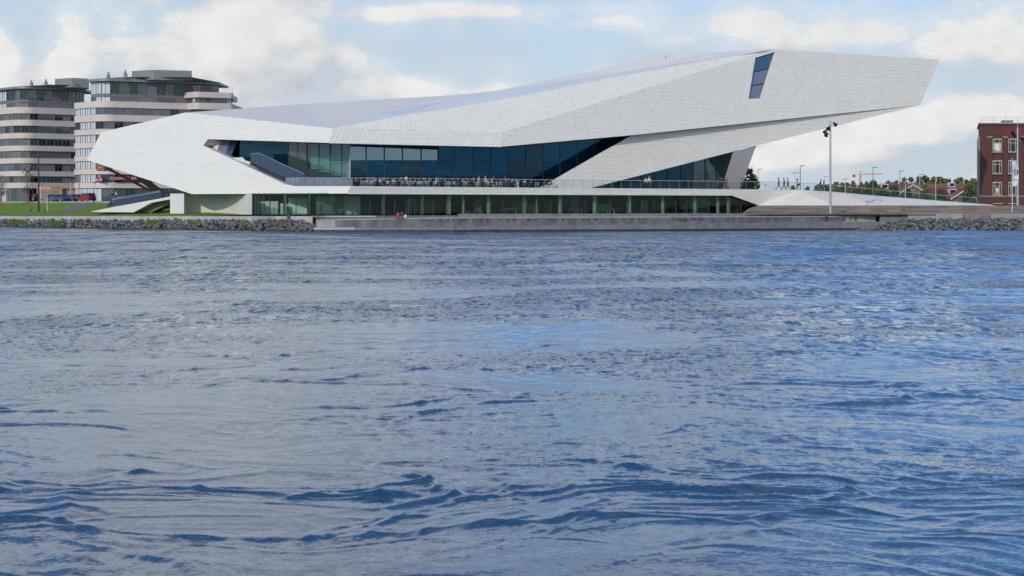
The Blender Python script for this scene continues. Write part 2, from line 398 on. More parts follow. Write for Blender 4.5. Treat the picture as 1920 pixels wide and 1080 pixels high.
def build_water():
    # rows and columns grow with distance so that the waves near the viewer are finely meshed
    off = np.concatenate([np.linspace(760, 50, 620), np.linspace(49.5, 36, 26)])
    yd = F * CH / off
    ys = np.concatenate([[-60, -20, 2, 10], yd, [420, 600]])
    ud = np.concatenate([np.linspace(-1.3, -.36, 130), np.linspace(-.355, .355, 800), np.linspace(.36, 1.3, 130)])
    us = np.concatenate([[-6, -2.5, -1.6], ud, [1.6, 2.5, 6]])
    Yg, Ug = np.meshgrid(ys, us, indexing='ij')
    Xg = Ug * np.maximum(Yg, 18.0)
    spy = np.abs(np.gradient(ys))[:, None]; spx = (np.abs(np.gradient(us))[None, :] * np.maximum(Yg, 18.0))
    sp = np.maximum(np.minimum(spy, 40), np.minimum(spx, 40)) * .8
    Hh = water_height(Xg, Yg, sp)
    n, m_ = Xg.shape
    co = np.stack([Xg, Yg, Hh], -1).reshape(-1, 3)
    idx = np.arange(n * m_).reshape(n, m_)
    q4 = np.stack([idx[:-1, :-1], idx[:-1, 1:], idx[1:, 1:], idx[1:, :-1]], -1).reshape(-1, 4)
    me = bpy.data.meshes.new('water')
    me.vertices.add(len(co)); me.vertices.foreach_set('co', co.astype(np.float32).ravel())
    me.loops.add(q4.size); me.loops.foreach_set('vertex_index', q4.astype(np.int32).ravel())
    me.polygons.add(len(q4)); me.polygons.foreach_set('loop_start', (np.arange(len(q4)) * 4).astype(np.int32))
    me.polygons.foreach_set('use_smooth', np.ones(len(q4), bool)); me.update(calc_edges=True)
    m = bpy.data.materials.new('river_water'); m.use_nodes = True; t = m.node_tree; k = NG(t); b = t.nodes['Principled BSDF']
    b.inputs['Base Color'].default_value = (.008, .064, .142, 1); b.inputs['IOR'].default_value = 1.42
    geo = k.n('ShaderNodeNewGeometry'); pos = geo.outputs['Position']
    sep = k.n('ShaderNodeSeparateXYZ'); k.link(pos, sep.inputs[0])
    dist = sep.outputs[1]
    pat = k.mapr(k.noise(k.vm('MULTIPLY', pos, (.06, .10, 0)), 1.0, 3, .55, .6), .38, .62, .14, 1.15, True)
    # slicks of smoother water where the current wells up
    cx_ = k.m('MULTIPLY', k.m('ADD', sep.outputs[0], 5.0), 1 / 4.2); cy_ = k.m('MULTIPLY', k.m('SUBTRACT', sep.outputs[1], 38.0), 1 / 13.0)
    cx2_ = k.m('MULTIPLY', k.m('ADD', sep.outputs[0], 13.0), 1 / 3.5); cy2_ = k.m('MULTIPLY', k.m('SUBTRACT', sep.outputs[1], 42.0), 1 / 12.0)
    sl_ = k.m('ADD', k.m('MULTIPLY', k.m('EXPONENT', k.m('MULTIPLY', k.m('MULTIPLY_ADD', cx_, cx_, k.m('MULTIPLY', cy_, cy_)), -1.0)), .72), k.m('MULTIPLY', k.m('EXPONENT', k.m('MULTIPLY', k.m('MULTIPLY_ADD', cx2_, cx2_, k.m('MULTIPLY', cy2_, cy2_)), -1.0)), .6))
    pat = k.m('MULTIPLY', pat, k.m('SUBTRACT', 1.0, sl_, clamp=True))
    slope = None
    # wind ripples as small tilts of the surface, from decimetres to metres
    for sc_, st, amp, n0, n1, n2, n3, a0 in ((1.0, (.16, .12, 0), .14, 30, 130, 900, 901, 0), (1.0, (1.3, .26, 0), .27, 70, 130, 900, 901, 0), (1.0, (2.7, .62, 0), .24, 38, 62, 130, 240, .0),
                                            (1.0, (5.2, 1.7, 0), .21, 20, 34, 80, 150, .10), (1.0, (2.0, 3.0, 0), .22, 18, 50, 900, 901, .35), (1.0, (9, 12, 0), .20, 14, 40, 900, 901, .55), (1.0, (26, 36, 0), .12, 14, 40, 900, 901, .7)):
        c = k.noise(k.vm('MULTIPLY', pos, st), sc_, 2, .5, .3, out=1)
        v = k.vm('MULTIPLY', k.vm('SUBTRACT', c, (.5, .5, .5)), (amp * 2.0, amp * 2.0, 0))
        v = k.vm('SCALE', v, scale=k.m('MULTIPLY', k.mapr(dist, n0, n1, a0, 1), k.mapr(dist, n2, n3, 1, .25)))
        slope = v if slope is None else k.vm('ADD', slope, v)
    fine = k.vm('MULTIPLY', k.vm('SUBTRACT', k.noise(k.vm('MULTIPLY', pos, (14, 26, 0)), 1.0, 4, .62, .4, out=1), (.5, .5, .5)), (.22, .30, 0))
    slope = k.vm('SCALE', slope, scale=k.m('MULTIPLY', pat, k.mapr(dist, 25, 120, 1.2, 1.8)))
    slope = k.vm('ADD', slope, k.vm('SCALE', fine, scale=k.mapr(dist, 30, 70, 1, 0)))
    # towards the far bank mostly the wave sides that face the viewer are in view
    lean = k.n('ShaderNodeCombineXYZ'); k.link(k.mapr(dist, 25, 150, -.02, -.17), lean.inputs[1])
    nrm = k.vm('NORMALIZE', k.vm('ADD', k.vm('ADD', geo.outputs['Normal'], slope), lean.outputs[0]))
    k.link(nrm, b.inputs['Normal'])
    k.link(k.mapr(dist, 20, 240, .03, .07), b.inputs['Roughness'])
    M['water'] = m; me.materials.append(m)
    o = bpy.data.objects.new('water', me); COL.objects.link(o); o['kind'] = 'structure'
build_water()

# ================================================================== banks: lines in plan (px of the photo, distance, top row)
BANK = [(-700, 390), (-250, 326), (0, 300), (300, 272), (560, 254.5)]              # left waterline
QUAY = [(588, 253.0), (850, 252.0), (1280, 260.0), (1500, 268.0), (1650, 270.5)]
def lerp_pts(pts, px):
    for (a, za), (b, zb) in zip(pts, pts[1:]):
        if px <= b: break
    return zl(px, a, za, b, zb)
mat('concrete', (.33, .315, .31), .8, var=.22, scale=.5, stretch=(1, 1, .35), bump=.15)
mat('concrete_pale', (.44, .41, .39), .8, var=.18, scale=.6, stretch=(1, 1, .3), bump=.15)
mat('concrete_dark', (.15, .145, .155), .8, var=.42, scale=.8, stretch=(1, 1, .25), bump=.12)
mat('concrete_stone', (.20, .19, .195), .75, var=.25, scale=.9, bump=.12)
mat('wet_concrete', (.035, .037, .030), .5, var=.3, scale=1.2)
mat('ground_soil', (.12, .12, .11), .9, var=.2, scale=.1)
mat('pavement', (.30, .285, .28), .85, var=.15, scale=.4)
mat('lawn_grass', (.125, .20, .010), .9, var=.30, scale=.8, col2=(.18, .25, .02))
mat('path_stone', (.17, .15, .16), .85, var=.15, scale=.6)
mat('asphalt', (.11, .11, .115), .85, var=.15, scale=.5)

def gh(x, y):
    """Ground height: promenade level beside the museum, rising to the street on the left and the field behind."""
    x = np.asarray(x, float); y = np.asarray(y, float)
    left = 1 - sstep(x, -52, -38)
    bz = np.interp(x, [lx(p, z) for p, z in BANK], [z for _, z in BANK])
    tp_ = np.interp(x, [-110, -90, -54, -30], [1.7, 1.82, 2.05, 2.2])
    hl = tp_ + (4.2 - tp_) * np.clip((y - bz - 4.6) / np.maximum(338 - bz - 4.6, 8), 0, 1) ** .9
    hr = 2.35 + 1.25 * sstep(y, 296, 330)
    return left * hl + (1 - left) * hr
def build_ground():
    xs = np.concatenate([np.linspace(-3000, -260, 14), np.linspace(-240, 200, 150), np.linspace(230, 3000, 14)])
    ys = np.concatenate([np.linspace(0, 1, 12) * 0 + 0, []])
    fr = np.concatenate([[0, .012, .03], np.linspace(.05, 1, 60)])
    rows = []
    def front(x):
        # ground starts just behind the bank or the quay wall
        pts = [(lx(a, z) , z + 4.6) for a, z in BANK] + [(lx(a, z), z + 4.5) for a, z in QUAY] + [(lx(2100, 268), 272.5), (lx(4000, 262), 267)]
        return np.interp(x, [p[0] for p in pts], [p[1] for p in pts])
    f0 = front(xs)
    far = 460.0
    Yg = np.concatenate([f0[None, :] + (far - f0)[None, :] * fr[:, None], np.full((1, len(xs)), 900.0), np.full((1, len(xs)), 9000.0)], 0)
    Xg = np.repeat(xs[None, :], Yg.shape[0], 0)
    Zg = gh(Xg, Yg) - .28
    bot = np.stack([xs, f0, np.full(len(xs), -1.5)], -1)
    n, m_ = Xg.shape
    co = np.concatenate([bot, np.stack([Xg, Yg, Zg], -1).reshape(-1, 3)], 0)
    mb = MB(); fs = []
    n += 1
    for i in range(n - 1):
        for j in range(m_ - 1): fs.append([i * m_ + j, i * m_ + j + 1, (i + 1) * m_ + j + 1, (i + 1) * m_ + j])
    mb.add(co.tolist(), fs)
    obj('ground', mb, 'ground_soil', kind='structure', smooth=True)
build_ground()
def drape(name, outline_fn, nu, nv, material, lift, kind='structure', **kw):
    mb = MB(); vs_ = []
    for i in range(nu + 1):
        for j in range(nv + 1):
            x, y = outline_fn(i / nu, j / nv); vs_.append((x, y, float(gh(x, y)) + lift))
    fs = [[i * (nv + 1) + j, (i + 1) * (nv + 1) + j, (i + 1) * (nv + 1) + j + 1, i * (nv + 1) + j + 1] for i in range(nu) for j in range(nv)]
    mb.add(vs_, fs); return obj(name, mb, material, kind=kind, smooth=True, **kw)
def bank_xy(px, back=4.6):
    z = lerp_pts(BANK, px) if px < 575 else lerp_pts(QUAY, px); return lx(px, z), z + back
# lawn between the bank wall and the street
def lawn_fn(u, v):
    px = -260 + (452 + 260) * u; x0, y0 = bank_xy(px)
    x1, y1 = lx(px, 338), 338.0
    if px > 380: y1 = 300; x1 = lx(px, 300)
    return x0 + (x1 - x0) * v, y0 + .05 + (y1 - y0) * v
drape('lawn', lawn_fn, 60, 40, 'lawn_grass', .02)
drape('footpath', lambda u, v: ((lambda px: (lx(px, 1) * (lerp_pts(BANK, px) + 9.0 + 1.7 * v), lerp_pts(BANK, px) + 9.0 + 1.7 * v))(-250 + 460 * u)), 50, 3, 'path_stone', .035)
def crosspath(u, v):
    ax, ay = lx(104, 306.5), 306.5; bx, by = lx(157, 338), 338
    wd = 3.4 - 0.6 * u
    return ax + (bx - ax) * u + wd * v, ay + (by - ay) * u
drape('side_path', crosspath, 24, 3, 'path_stone', .05)
drape('street', lambda u, v: (-190 + 150 * u, 338 + 20 * v), 40, 6, 'asphalt', .03)
drape('pavement', lambda u, v: (-190 + 150 * u, 358.2 + 40 * v), 40, 6, 'pavement', .12)
kb = MB()
for i in range(45):
    x0 = -190 + i * 3.33; kb.box(x0, 336.6, float(gh(x0, 337)) - .3, x0 + 3.30, 338.0, float(gh(x0 + 1.6, 337)) + .32 + .012 * (i % 3))
obj('kerb', kb, 'concrete', kind='structure')

# grass blades scattered on the lawn's near strip and tufts among the stones
mat('blade', (.10, .18, .018), .9, col2=(.17, .24, .03), scale=2.0, var=.1)
def blades(name, spots, hmin, hmax, wd, matn, kind='stuff', **kw):
    mb = MB()
    for x, y, z in spots:
        a = random.uniform(0, 6.28); h = random.uniform(hmin, hmax); dx, dy = math.cos(a) * wd, math.sin(a) * wd
        lxn, lyn = random.uniform(-.3, .3) * h, random.uniform(-.3, .3) * h
        mb.add([(x - dx, y - dy, z), (x + dx, y + dy, z), (x + lxn, y + lyn, z + h)], [[0, 1, 2]])
    return obj(name, mb, matn, kind=kind, **kw)
sp = []
for i in range(26000):
    px = random.uniform(-60, 440); v = random.random() ** 1.6
    x, y = lawn_fn((px + 260) / 712, v * .97); sp.append((x, y, float(gh(x, y)) + .0))
blades('grass', sp, .06, .16, .035, 'blade')

# ------------------------------------------------------------------ left bank wall, stones
wall = empty('bank_wall', (lx(300, 287), 287, 1.0), 'long low concrete wall along the top of the left stone bank', 'wall')
px = -300.0
i = 0
while px < 586:
    w_ = random.choice([26, 34, 40]); p1 = min(px + w_, 586)
    za, zb = lerp_pts(BANK if px < 560 else QUAY, px) + 3.9, lerp_pts(BANK if p1 < 560 else QUAY, p1) + 3.9
    ha, hb = hz(405.3, za), hz(405.3, zb)
    if px < 0: ha = hz(405, 304) ; hb = ha
    a = Vector((lx(px, za), za, -1)); b = Vector((lx(p1, zb), zb, -1)); d = (b - a).normalized() * .02
    mb = MB(); dn = Vector((0, .85, 0))
    a2 = a + d; b2 = b - d
    mb.add([a2, b2, b2 + dn, a2 + dn, Vector((a2.x, a2.y, ha)), Vector((b2.x, b2.y, hb)), Vector((b2.x, b2.y + .85, hb)), Vector((a2.x, a2.y + .85, ha))],
           [[0, 1, 5, 4], [1, 2, 6, 5], [2, 3, 7, 6], [3, 0, 4, 7], [4, 5, 6, 7]])
    obj('slab', mb, 'concrete_pale' if px < 380 or i % 3 else 'concrete', wall); px = p1; i += 1
mat('rock', (.155, .147, .147), .85, var=.35, scale=2.2, tint=True, bump=.3, bscale=6)
def rock_mesh(seed):
    rnd = random.Random(seed); vs_ = []
    base = [Vector(v) for v in ((1, 1, 1), (-1, 1, 1), (1, -1, 1), (-1, -1, 1), (1, 1, -1), (-1, 1, -1), (1, -1, -1), (-1, -1, -1), (1.5, 0, 0), (-1.5, 0, 0), (0, 1.5, 0), (0, -1.5, 0), (0, 0, 1.4), (0, 0, -1.4))]
    import bmesh
    bm = bmesh.new()
    for v in base:
        d = v.normalized() * rnd.uniform(.72, 1.15); bm.verts.new((d.x * 1.15, d.y * .9, d.z * .75))
    bmesh.ops.convex_hull(bm, input=bm.verts); bmesh.ops.delete(bm, geom=[v for v in bm.verts if not v.link_faces], context='VERTS')
    bm.verts.index_update(); bm.faces.index_update()
    V = [tuple(v.co) for v in bm.verts]; FF = [[v.index for v in f.verts] for f in bm.faces]; bm.free(); return V, FF
ROCKS = [rock_mesh(i) for i in range(10)]
def rock_spot(px, t, zfront, depth, htop):
    z = zfront + t * depth; return Vector((lx(px, z), z, -.25 + (htop + .25) * t))
items = []
for i in range(2300):
    px = random.uniform(-260, 590); t = random.random()
    zf = lerp_pts(BANK, min(px, 559)) - .2
    ht = hz(410.0, zf + 3.7) if px > 0 else 1.5
    items.append((rock_spot(px, t, zf, 3.8, ht - .12), random.uniform(.14, .30) * (1.3 if random.random() < .12 else 1)))
def right_front(px): return 267.4 - (px - 1700) * .008
for i in range(2000):
    px = random.uniform(1598, 2160); t = random.random()
    top = 1.75
    lim = min(1, max(0, (px - 1598) / 110.0))
    if t > lim + .08: continue
    items.append((rock_spot(px, t, right_front(px), 4.4, top), random.uniform(.14, .30) * (1.3 if random.random() < .12 else 1)))
items.sort(key=lambda q_: -(q_[1] / q_[0].y) * (1 if -5 < topx(q_[0])[0] < 1925 else 0))
rockshape = []
for V, FF in ROCKS:
    mb = MB(); mb.add(V, FF, 0, 1.0); rockshape.append(mb)
mats_r = []
for i, (c, c2) in enumerate((((.15, .14, .145), 1), ((.10, .095, .10), 1), ((.23, .21, .195), 1), ((.13, .125, .135), 1))):
    mats_r.append(mat('stone_%d' % i, c, .85, var=.3, scale=2.5, bump=.3, bscale=7).name)
rock_me = [[r.mesh('rock', [mats_r[j]]) for j in range(4)] for r in rockshape]
mbs = MB()
nl = nr = 0
for i, (c, s) in enumerate(items):
    a = random.uniform(0, 6.28); tilt = random.uniform(-.5, .5)
    rot = Matrix.Rotation(a, 3, 'Z') @ Matrix.Rotation(tilt, 3, 'X')
    side = c.x < 0
    if i < 290:
        o = bpy.data.objects.new('rock', random.choice(rock_me[i % 10])); COL.objects.link(o)
        o.location = c; o.rotation_euler = rot.to_euler(); o.scale = (s,) * 3
        tag(o, 'grey angular stone lying in the left bank below the low wall' if side else 'grey angular stone lying in the right bank below the timber steps', 'rock',
            'stones of the left bank' if side else 'stones of the right bank')
    else:
        V, FF = random.choice(ROCKS); gcol = random.choice((1.0, .7, 1.4, .85, 1.1, .6))
        mbs.add([c + rot @ (Vector(v) * s) for v in V], FF, 0, gcol)
obj('stones', mbs, 'rock', kind='stuff', label='loose grey riprap stones piled along both banks')
bed = MB()
for px0 in range(-300, 590, 20):
    za, zb = lerp_pts(BANK, min(px0, 559)), lerp_pts(BANK, min(px0 + 20, 559))
    a, b = lx(px0, za), lx(px0 + 20, zb)
    bed.poly([(a, za - .2, -.6), (b, zb - .2, -.6), (b, zb + 3.9, 1.25), (a, za + 3.9, 1.25)])
for px0 in range(1600, 2180, 20):
    za, zb = right_front(px0), right_front(px0 + 20); t0 = min(1, max(0, (px0 - 1598) / 110)); t1 = min(1, max(0, (px0 - 1578) / 110))
    bed.poly([(lx(px0, za), za - .2, -.6), (lx(px0 + 20, zb), zb - .2, -.6), (lx(px0 + 20, zb), zb + 4.4 * t1, -.6 + 2.1 * t1), (lx(px0, za), za + 4.4 * t0, -.6 + 2.1 * t0)])
mat('bank_soil', (.05, .048, .042), .95, var=.3)
obj('bank_slope', bed, 'bank_soil', kind='structure')
tufts = [(28, 415, 9), (45, 418, 7), (108, 418, 6), (150, 417, 7), (281, 421, 10), (297, 420, 7), (361, 422, 8), (455, 424, 5), (95, 419, 4), (330, 411, 5)]
for i, (px, py, wpx) in enumerate(tufts):
    sp = []
    for j in range(int(wpx * 38)):
        qx = random.gauss(px, wpx * .5); zf = lerp_pts(BANK, qx)
        t = min(.95, max(.02, (424 + 9 * min(1, max(0, qx / 400)) - random.gauss(py, 1.4)) / 15)); c = rock_spot(qx, t, zf, 3.8, 1.4); sp.append((c.x, c.y - .2, c.z + .05))
    blades('grass_tuft', sp, .2, .55, .05, 'blade', kind='stuff')
mat('moss', (.10, .11, .012), .95, var=.4, scale=3)
sp = []
for i in range(5200):
    qx = random.uniform(-40, 585); zf = lerp_pts(BANK, min(qx, 559)); sp.append((lx(qx, zf - .1), zf - .15 + random.random() * .5, random.uniform(-.03, .16)))
blades('waterline_moss', sp, .05, .16, .08, 'moss', kind='stuff')

# ------------------------------------------------------------------ quay: lower ledge, upper wall, low bench step, promenade
def qz(px): return lerp_pts(QUAY, px)
QPX = [588, 625, 665, 720, 790, 850, 905, 960, 1020, 1080, 1140, 1200, 1260, 1320, 1380, 1440, 1490, 1540, 1590, 1650]
def ledge_y(px): return np.interp(px, [588, 700, 850, 1280, 1500, 1650], [426.5, 426.5, 425.5, 420, 417, 416])
def wall_y(px): return np.interp(px, [588, 850, 1280, 1650], [411.5, 407.5, 406.0, 404.5])
def strip(name, material, pxs, fz0, fz1, fh0, fh1, kind, parent=None, gap=.02, **kw):
    pass
quay = empty('quay_ledge', (lx(850, 252), 252, 0), kind='structure')
for a, b in zip(QPX, QPX[1:]):
    for nm, mt, d0, d1, hb, ht in (('ledge_slab', 'concrete_pale' if a < 665 else 'concrete_stone', 0.0, 3.0, .25, None),):
        pa, pb = Vector((lx(a, qz(a)), qz(a), 0)), Vector((lx(b, qz(b)), qz(b), 0)); d = (pb - pa).normalized() * .012
        pa = pa + d; pb = pb - d
        ha, hb2 = hz(ledge_y(a), qz(a)), hz(ledge_y(b), qz(b))
        mb = MB(); y = Vector((0, d1, 0))
        mb.add([pa + Vector((0, 0, .30)), pb + Vector((0, 0, .30)), pb + Vector((0, 0, hb2)), pa + Vector((0, 0, ha)), pb + y + Vector((0, 0, hb2)), pa + y + Vector((0, 0, ha)), pb + y, pa + y],
               [[0, 1, 2, 3], [3, 2, 4, 5], [1, 6, 4, 2], [0, 3, 5, 7]])
        obj(nm, mb, mt, quay)
under = MB()
for a, b in zip(QPX, QPX[1:]):
    pa, pb = Vector((lx(a, qz(a)), qz(a) + .03, -1.2)), Vector((lx(b, qz(b)), qz(b) + .03, -1.2))
    under.poly([pa, pb, pb + Vector((0, 0, 1.52)), pa + Vector((0, 0, 1.52))])
obj('tide_band', under, 'wet_concrete', quay)
qw = empty('quay_wall', (lx(850, 255), 255, .7), kind='structure')
for a, b in zip(QPX, QPX[1:]):
    za, zb = qz(a) + 3.0, qz(b) + 3.0
    pa, pb = Vector((lx(a, qz(a)), za, .3)), Vector((lx(b, qz(b)), zb, .3)); d = (pb - pa).normalized() * .014; pa += d; pb -= d
    ha, hb2 = hz(wall_y(a), za), hz(wall_y(b), zb)
    mb = MB(); mid = 1.0
    cap = .16
    A0, B0 = pa.copy(), pb.copy(); A1, B1 = Vector((pa.x, pa.y, ha - cap)), Vector((pb.x, pb.y, hb2 - cap)); bk = Vector((0, 1.5, 0))
    mb.add([A0, B0, B1, A1, B0 + bk, A0 + bk, B1 + bk, A1 + bk], [[0, 1, 2, 3], [1, 4, 6, 2], [0, 3, 7, 5]])
    obj('wall_slab', mb, 'concrete_dark' if a != 588 and a < 1550 else 'concrete', qw)
    mb = MB(); ov = Vector((0, -.05, 0))
    C0, D0 = A1 + ov, B1 + ov; up = Vector((0, 0, cap))
    mb.prism([C0, D0, D0 + up, C0 + up], (0, 1.55, 0)); obj('coping', mb, 'concrete', qw)
mat('concrete_stain', (.10, .095, .10), .85, var=.3, scale=1.0)
mats_patch = ['concrete_stain', 'concrete_dark', 'concrete_stain']
# darker and lighter recessed blocks along the top of the wall
for i in range(64):
    a = 792 + i * 13.0 + random.uniform(-3, 3); b = a + random.uniform(5, 10)
    za = qz(a) + 2.985; zb = qz(b) + 2.985
    h1 = hz(wall_y(a), za) - .20; h0 = h1 - random.uniform(.35, .55)
    mb = MB(); mb.prism([(lx(a, qz(a)), za, h0), (lx(b, qz(b)), zb, h0), (lx(b, qz(b)), zb, h1), (lx(a, qz(a)), za, h1)], (0, .01, 0))
    obj('block', mb, random.choice(mats_patch), qw)
# dark recess under the mast and promenade deck
mb = MB(); za = qz(1550) + 2.98; mb.prism([(lx(1546, za), za, 1.35), (lx(1553, za), za, 1.35), (lx(1553, za), za, 2.1), (lx(1546, za), za, 2.1)], (0, .012, 0)); obj('drain_hatch', mb, 'dark_metal', qw)
pr = MB()
pxs = list(range(470, 1661, 35))
def prom_h(px): return hz(wall_y(px), qz(max(px, 588)) + 3.0) - .0
for a, b in zip(pxs, pxs[1:]):
    fa = (lerp_pts(BANK, a) + 4.6 if a < 560 else qz(max(a, 588)) + 4.5); fb = (lerp_pts(BANK, b) + 4.6 if b < 560 else qz(max(b, 588)) + 4.5)
    pr.poly([(lx(a, fa), fa, 2.16 if a < 588 else prom_h(a) - .004), (lx(b, fb), fb, 2.16 if b < 588 else prom_h(b) - .004), (lx(b, fb), 300, 2.42), (lx(a, fa), 300, 2.42)])
obj('promenade', pr, 'pavement', kind='structure')
# low bench step in front of the glass
bs = empty('bench_step', (lx(900, 258), 258, 2.2), 'low grey stone step running along the promenade in front of the ground floor glass', 'step')
k_ = 0
for a, b, mt, yt in ((584, 610, 'concrete_stone', 404.5), (610, 645, 'concrete_pale', 404.5), (645, 705, 'concrete_pale', 404.5), (705, 760, 'concrete_dark', 404.3), (760, 858, 'concrete_dark', 404),
                     (858, 950, 'concrete_stone', 400.8), (950, 1060, 'concrete_stone', 400.6), (1060, 1180, 'concrete_stone', 400.5), (1180, 1300, 'concrete_stone', 400.3), (1300, 1394, 'concrete_stone', 400.2)):
    za, zb = qz(max(a, 590)) + 6.2, qz(max(b, 590)) + 6.2
    mb = MB(); A, B = Vector((lx(a, za) + .015, za, 1.9)), Vector((lx(b, zb) - .015, zb, 1.9)); ua = Vector((0, 0, hz(yt, za) - 1.9)); ub = Vector((0, 0, hz(yt, zb) - 1.9))
    mb.prism([A, B, B + ub, A + ua], (0, 1.2, 0)); obj('slab', mb, mt, bs)
# right bank: retaining strip above the stones
rw = empty('quay_end_wall', (lx(1750, 273), 273, 1.5), 'pale concrete wall above the right stone bank below the timber steps', 'wall')
for a in range(1650, 2170, 52):
    z = 272.6 - (a - 1650) * .008; mb = MB(); hh = hz(400.5, z)
    mb.box(lx(a, z) + .02, z, .2, lx(a + 52, z) - .02, z + .8, hh); obj('slab', mb, 'concrete' if a % 3 else 'concrete_stone', rw)

# ================================================================== the white museum building
mus = empty('museum_building', (lx(900, 275), 275, 2.5), 'sweeping angular white museum building clad in trapezoid panels, with long dark glazed bands', 'museum')
def clip_poly(subj, clip):
    """Sutherland-Hodgman: subject polygon clipped by a convex counter-clockwise polygon, 2D."""
    out = subj
    n = len(clip)
    for i in range(n):
        ax, ay = clip[i]; bx, by = clip[(i + 1) % n]
        ex, ey = bx - ax, by - ay
        inp, out = out, []
        if not inp: return []
        px_, py_ = inp[-1]; ps = ex * (py_ - ay) - ey * (px_ - ax)
        for cx, cy in inp:
            cs = ex * (cy - ay) - ey * (cx - ax)
            if (cs >= 0) != (ps >= 0):
                t = ps / (ps - cs); out.append((px_ + (cx - px_) * t, py_ + (cy - py_) * t))
            if cs >= 0: out.append((cx, cy))
            px_, py_, ps = cx, cy, cs
    return out
def hull(pts):
    pts = sorted(set((round(a, 6), round(b, 6)) for a, b in pts))
    def half(ps):
        h = []
        for p in ps:
            while len(h) >= 2 and (h[-1][0] - h[-2][0]) * (p[1] - h[-2][1]) - (h[-1][1] - h[-2][1]) * (p[0] - h[-2][0]) <= 1e-9: h.pop()
            h.append(p)
        return h
    lo = half(pts); hi = half(pts[::-1]); return lo[:-1] + hi[:-1]
def shrink(poly, d):
    n = len(poly); lines = []
    for i in range(n):
        (ax, ay), (bx, by) = poly[i], poly[(i + 1) % n]; L = math.hypot(bx - ax, by - ay) or 1e-9
        nx, ny = -(by - ay) / L, (bx - ax) / L; lines.append((ax + nx * d, ay + ny * d, bx - ax, by - ay))
    out = []
    for i in range(n):
        x1, y1, dx1, dy1 = lines[i - 1]; x2, y2, dx2, dy2 = lines[i]
        den = dx1 * dy2 - dy1 * dx2
        if abs(den) < 1e-9: continue
        t = ((x2 - x1) * dy2 - (y2 - y1) * dx2) / den; out.append((x1 + dx1 * t, y1 + dy1 * t))
    return out
def area2(p): return .5 * sum(p[i - 1][0] * p[i][1] - p[i][0] * p[i - 1][1] for i in range(len(p)))
def tri_tiles(u0, v0, u1, v1, a, rnd):
    """Strips of triangles from a triangular lattice: rhombi, parallelograms and trapezoids that interlock."""
    h = a * math.sqrt(3) / 2
    N = [(0.0, 1.0), (-math.sqrt(3) / 2, -.5), (math.sqrt(3) / 2, -.5)]
    r = {}
    lines = lambda x, y: [(x * nx + y * ny) / h for nx, ny in N]
    cells = set()
    j0, j1 = int(math.floor(v0 / h)) - 1, int(math.ceil(v1 / h)) + 1
    for j in range(j0, j1):
        yy = (j + .5) * h
        i = u0 - a
        while i < u1 + a:
            for fx in (.0, .5):
                L = lines(i + fx * a + .13 * a, (j + .4) * h); cells.add(tuple(int(math.floor(q_)) for q_ in L))
                L = lines(i + fx * a + .13 * a, (j + .6) * h); cells.add(tuple(int(math.floor(q_)) for q_ in L))
            i += a * .5
    cells = {c for c in cells if sum(c) in (-1, -2)}
    def tri(c):
        r0, r1, r2 = c; pts = []
        if sum(c) == -1: ks = ((r0 + 1, r1, None), (r0, r1 + 1, None), (r0, r1, 0))     # up-type
        else: ks = ((r0, r1 + 1, None), (r0 + 1, r1, None), (r0 + 1, r1 + 1, 0))
        for k0, k1, _ in ks:
            y = k0 * h; x = -(k1 * h + .5 * y) * 2 / math.sqrt(3); pts.append((x, y))
        return pts
    order = sorted(cells, key=lambda c: (c[0], c[2] - c[1]))
    left = set(cells); tiles = []
    # work through the lattice in small scattered batches so that the three directions mix
    rnd.shuffle(order)
    for c in order:
        if c not in left: continue
        best = None
        for d in rnd.sample((0, 1, 2), 3):
            want = rnd.choice((3, 4, 5, 5, 6, 7, 7)); i1, i2 = [(1, 2), (2, 0), (0, 1)][d]
            run = [c]
            for sgn in (1, -1):
                cur = list(c)
                while len(run) < want:
                    if sum(cur) == -1: cur[i1 if sgn > 0 else i2] -= 1
                    else: cur[i2 if sgn > 0 else i1] += 1
                    if tuple(cur) in left and tuple(cur) not in run: run.append(tuple(cur))
                    else: break
            if best is None or len(run) > len(best): best = run
            if len(best) >= 4: break
        for q_ in best: left.discard(q_)
        tiles.append(hull(sum((tri(q_) for q_ in best), [])))
    return tiles
def sq_tiles(u0, v0, u1, v1, a, rnd):
    """Basket weave of long boards laid level and upright."""
    cells = [(i, j) for i in range(int(u0 / a) - 1, int(u1 / a) + 2) for j in range(int(v0 / a) - 1, int(v1 / a) + 2)]
    left = set(cells); rnd.shuffle(cells); tiles = []
    for c in cells:
        if c not in left: continue
        best = []
        for d in rnd.sample(((1, 0), (1, 0), (0, 1)), 3):
            run = [c]; want = rnd.choice((3, 4, 4, 5))
            for s in (1, -1):
                i, j = c
                while len(run) < want:
                    i += d[0] * s; j += d[1] * s
                    if (i, j) in left: run.append((i, j))
                    else: break
            if len(run) > len(best): best = run
            if len(best) >= 3: break
        for q_ in best: left.discard(q_)
        i0, i1 = min(q_[0] for q_ in best), max(q_[0] for q_ in best) + 1; j0, j1 = min(q_[1] for q_ in best), max(q_[1] for q_ in best) + 1
        tiles.append([(i0 * a, j0 * a), (i1 * a, j0 * a), (i1 * a, j1 * a), (i0 * a, j1 * a)])
    return tiles
PANELS = []      # (screen size, verts, faces, tint)
SHELL = MB()
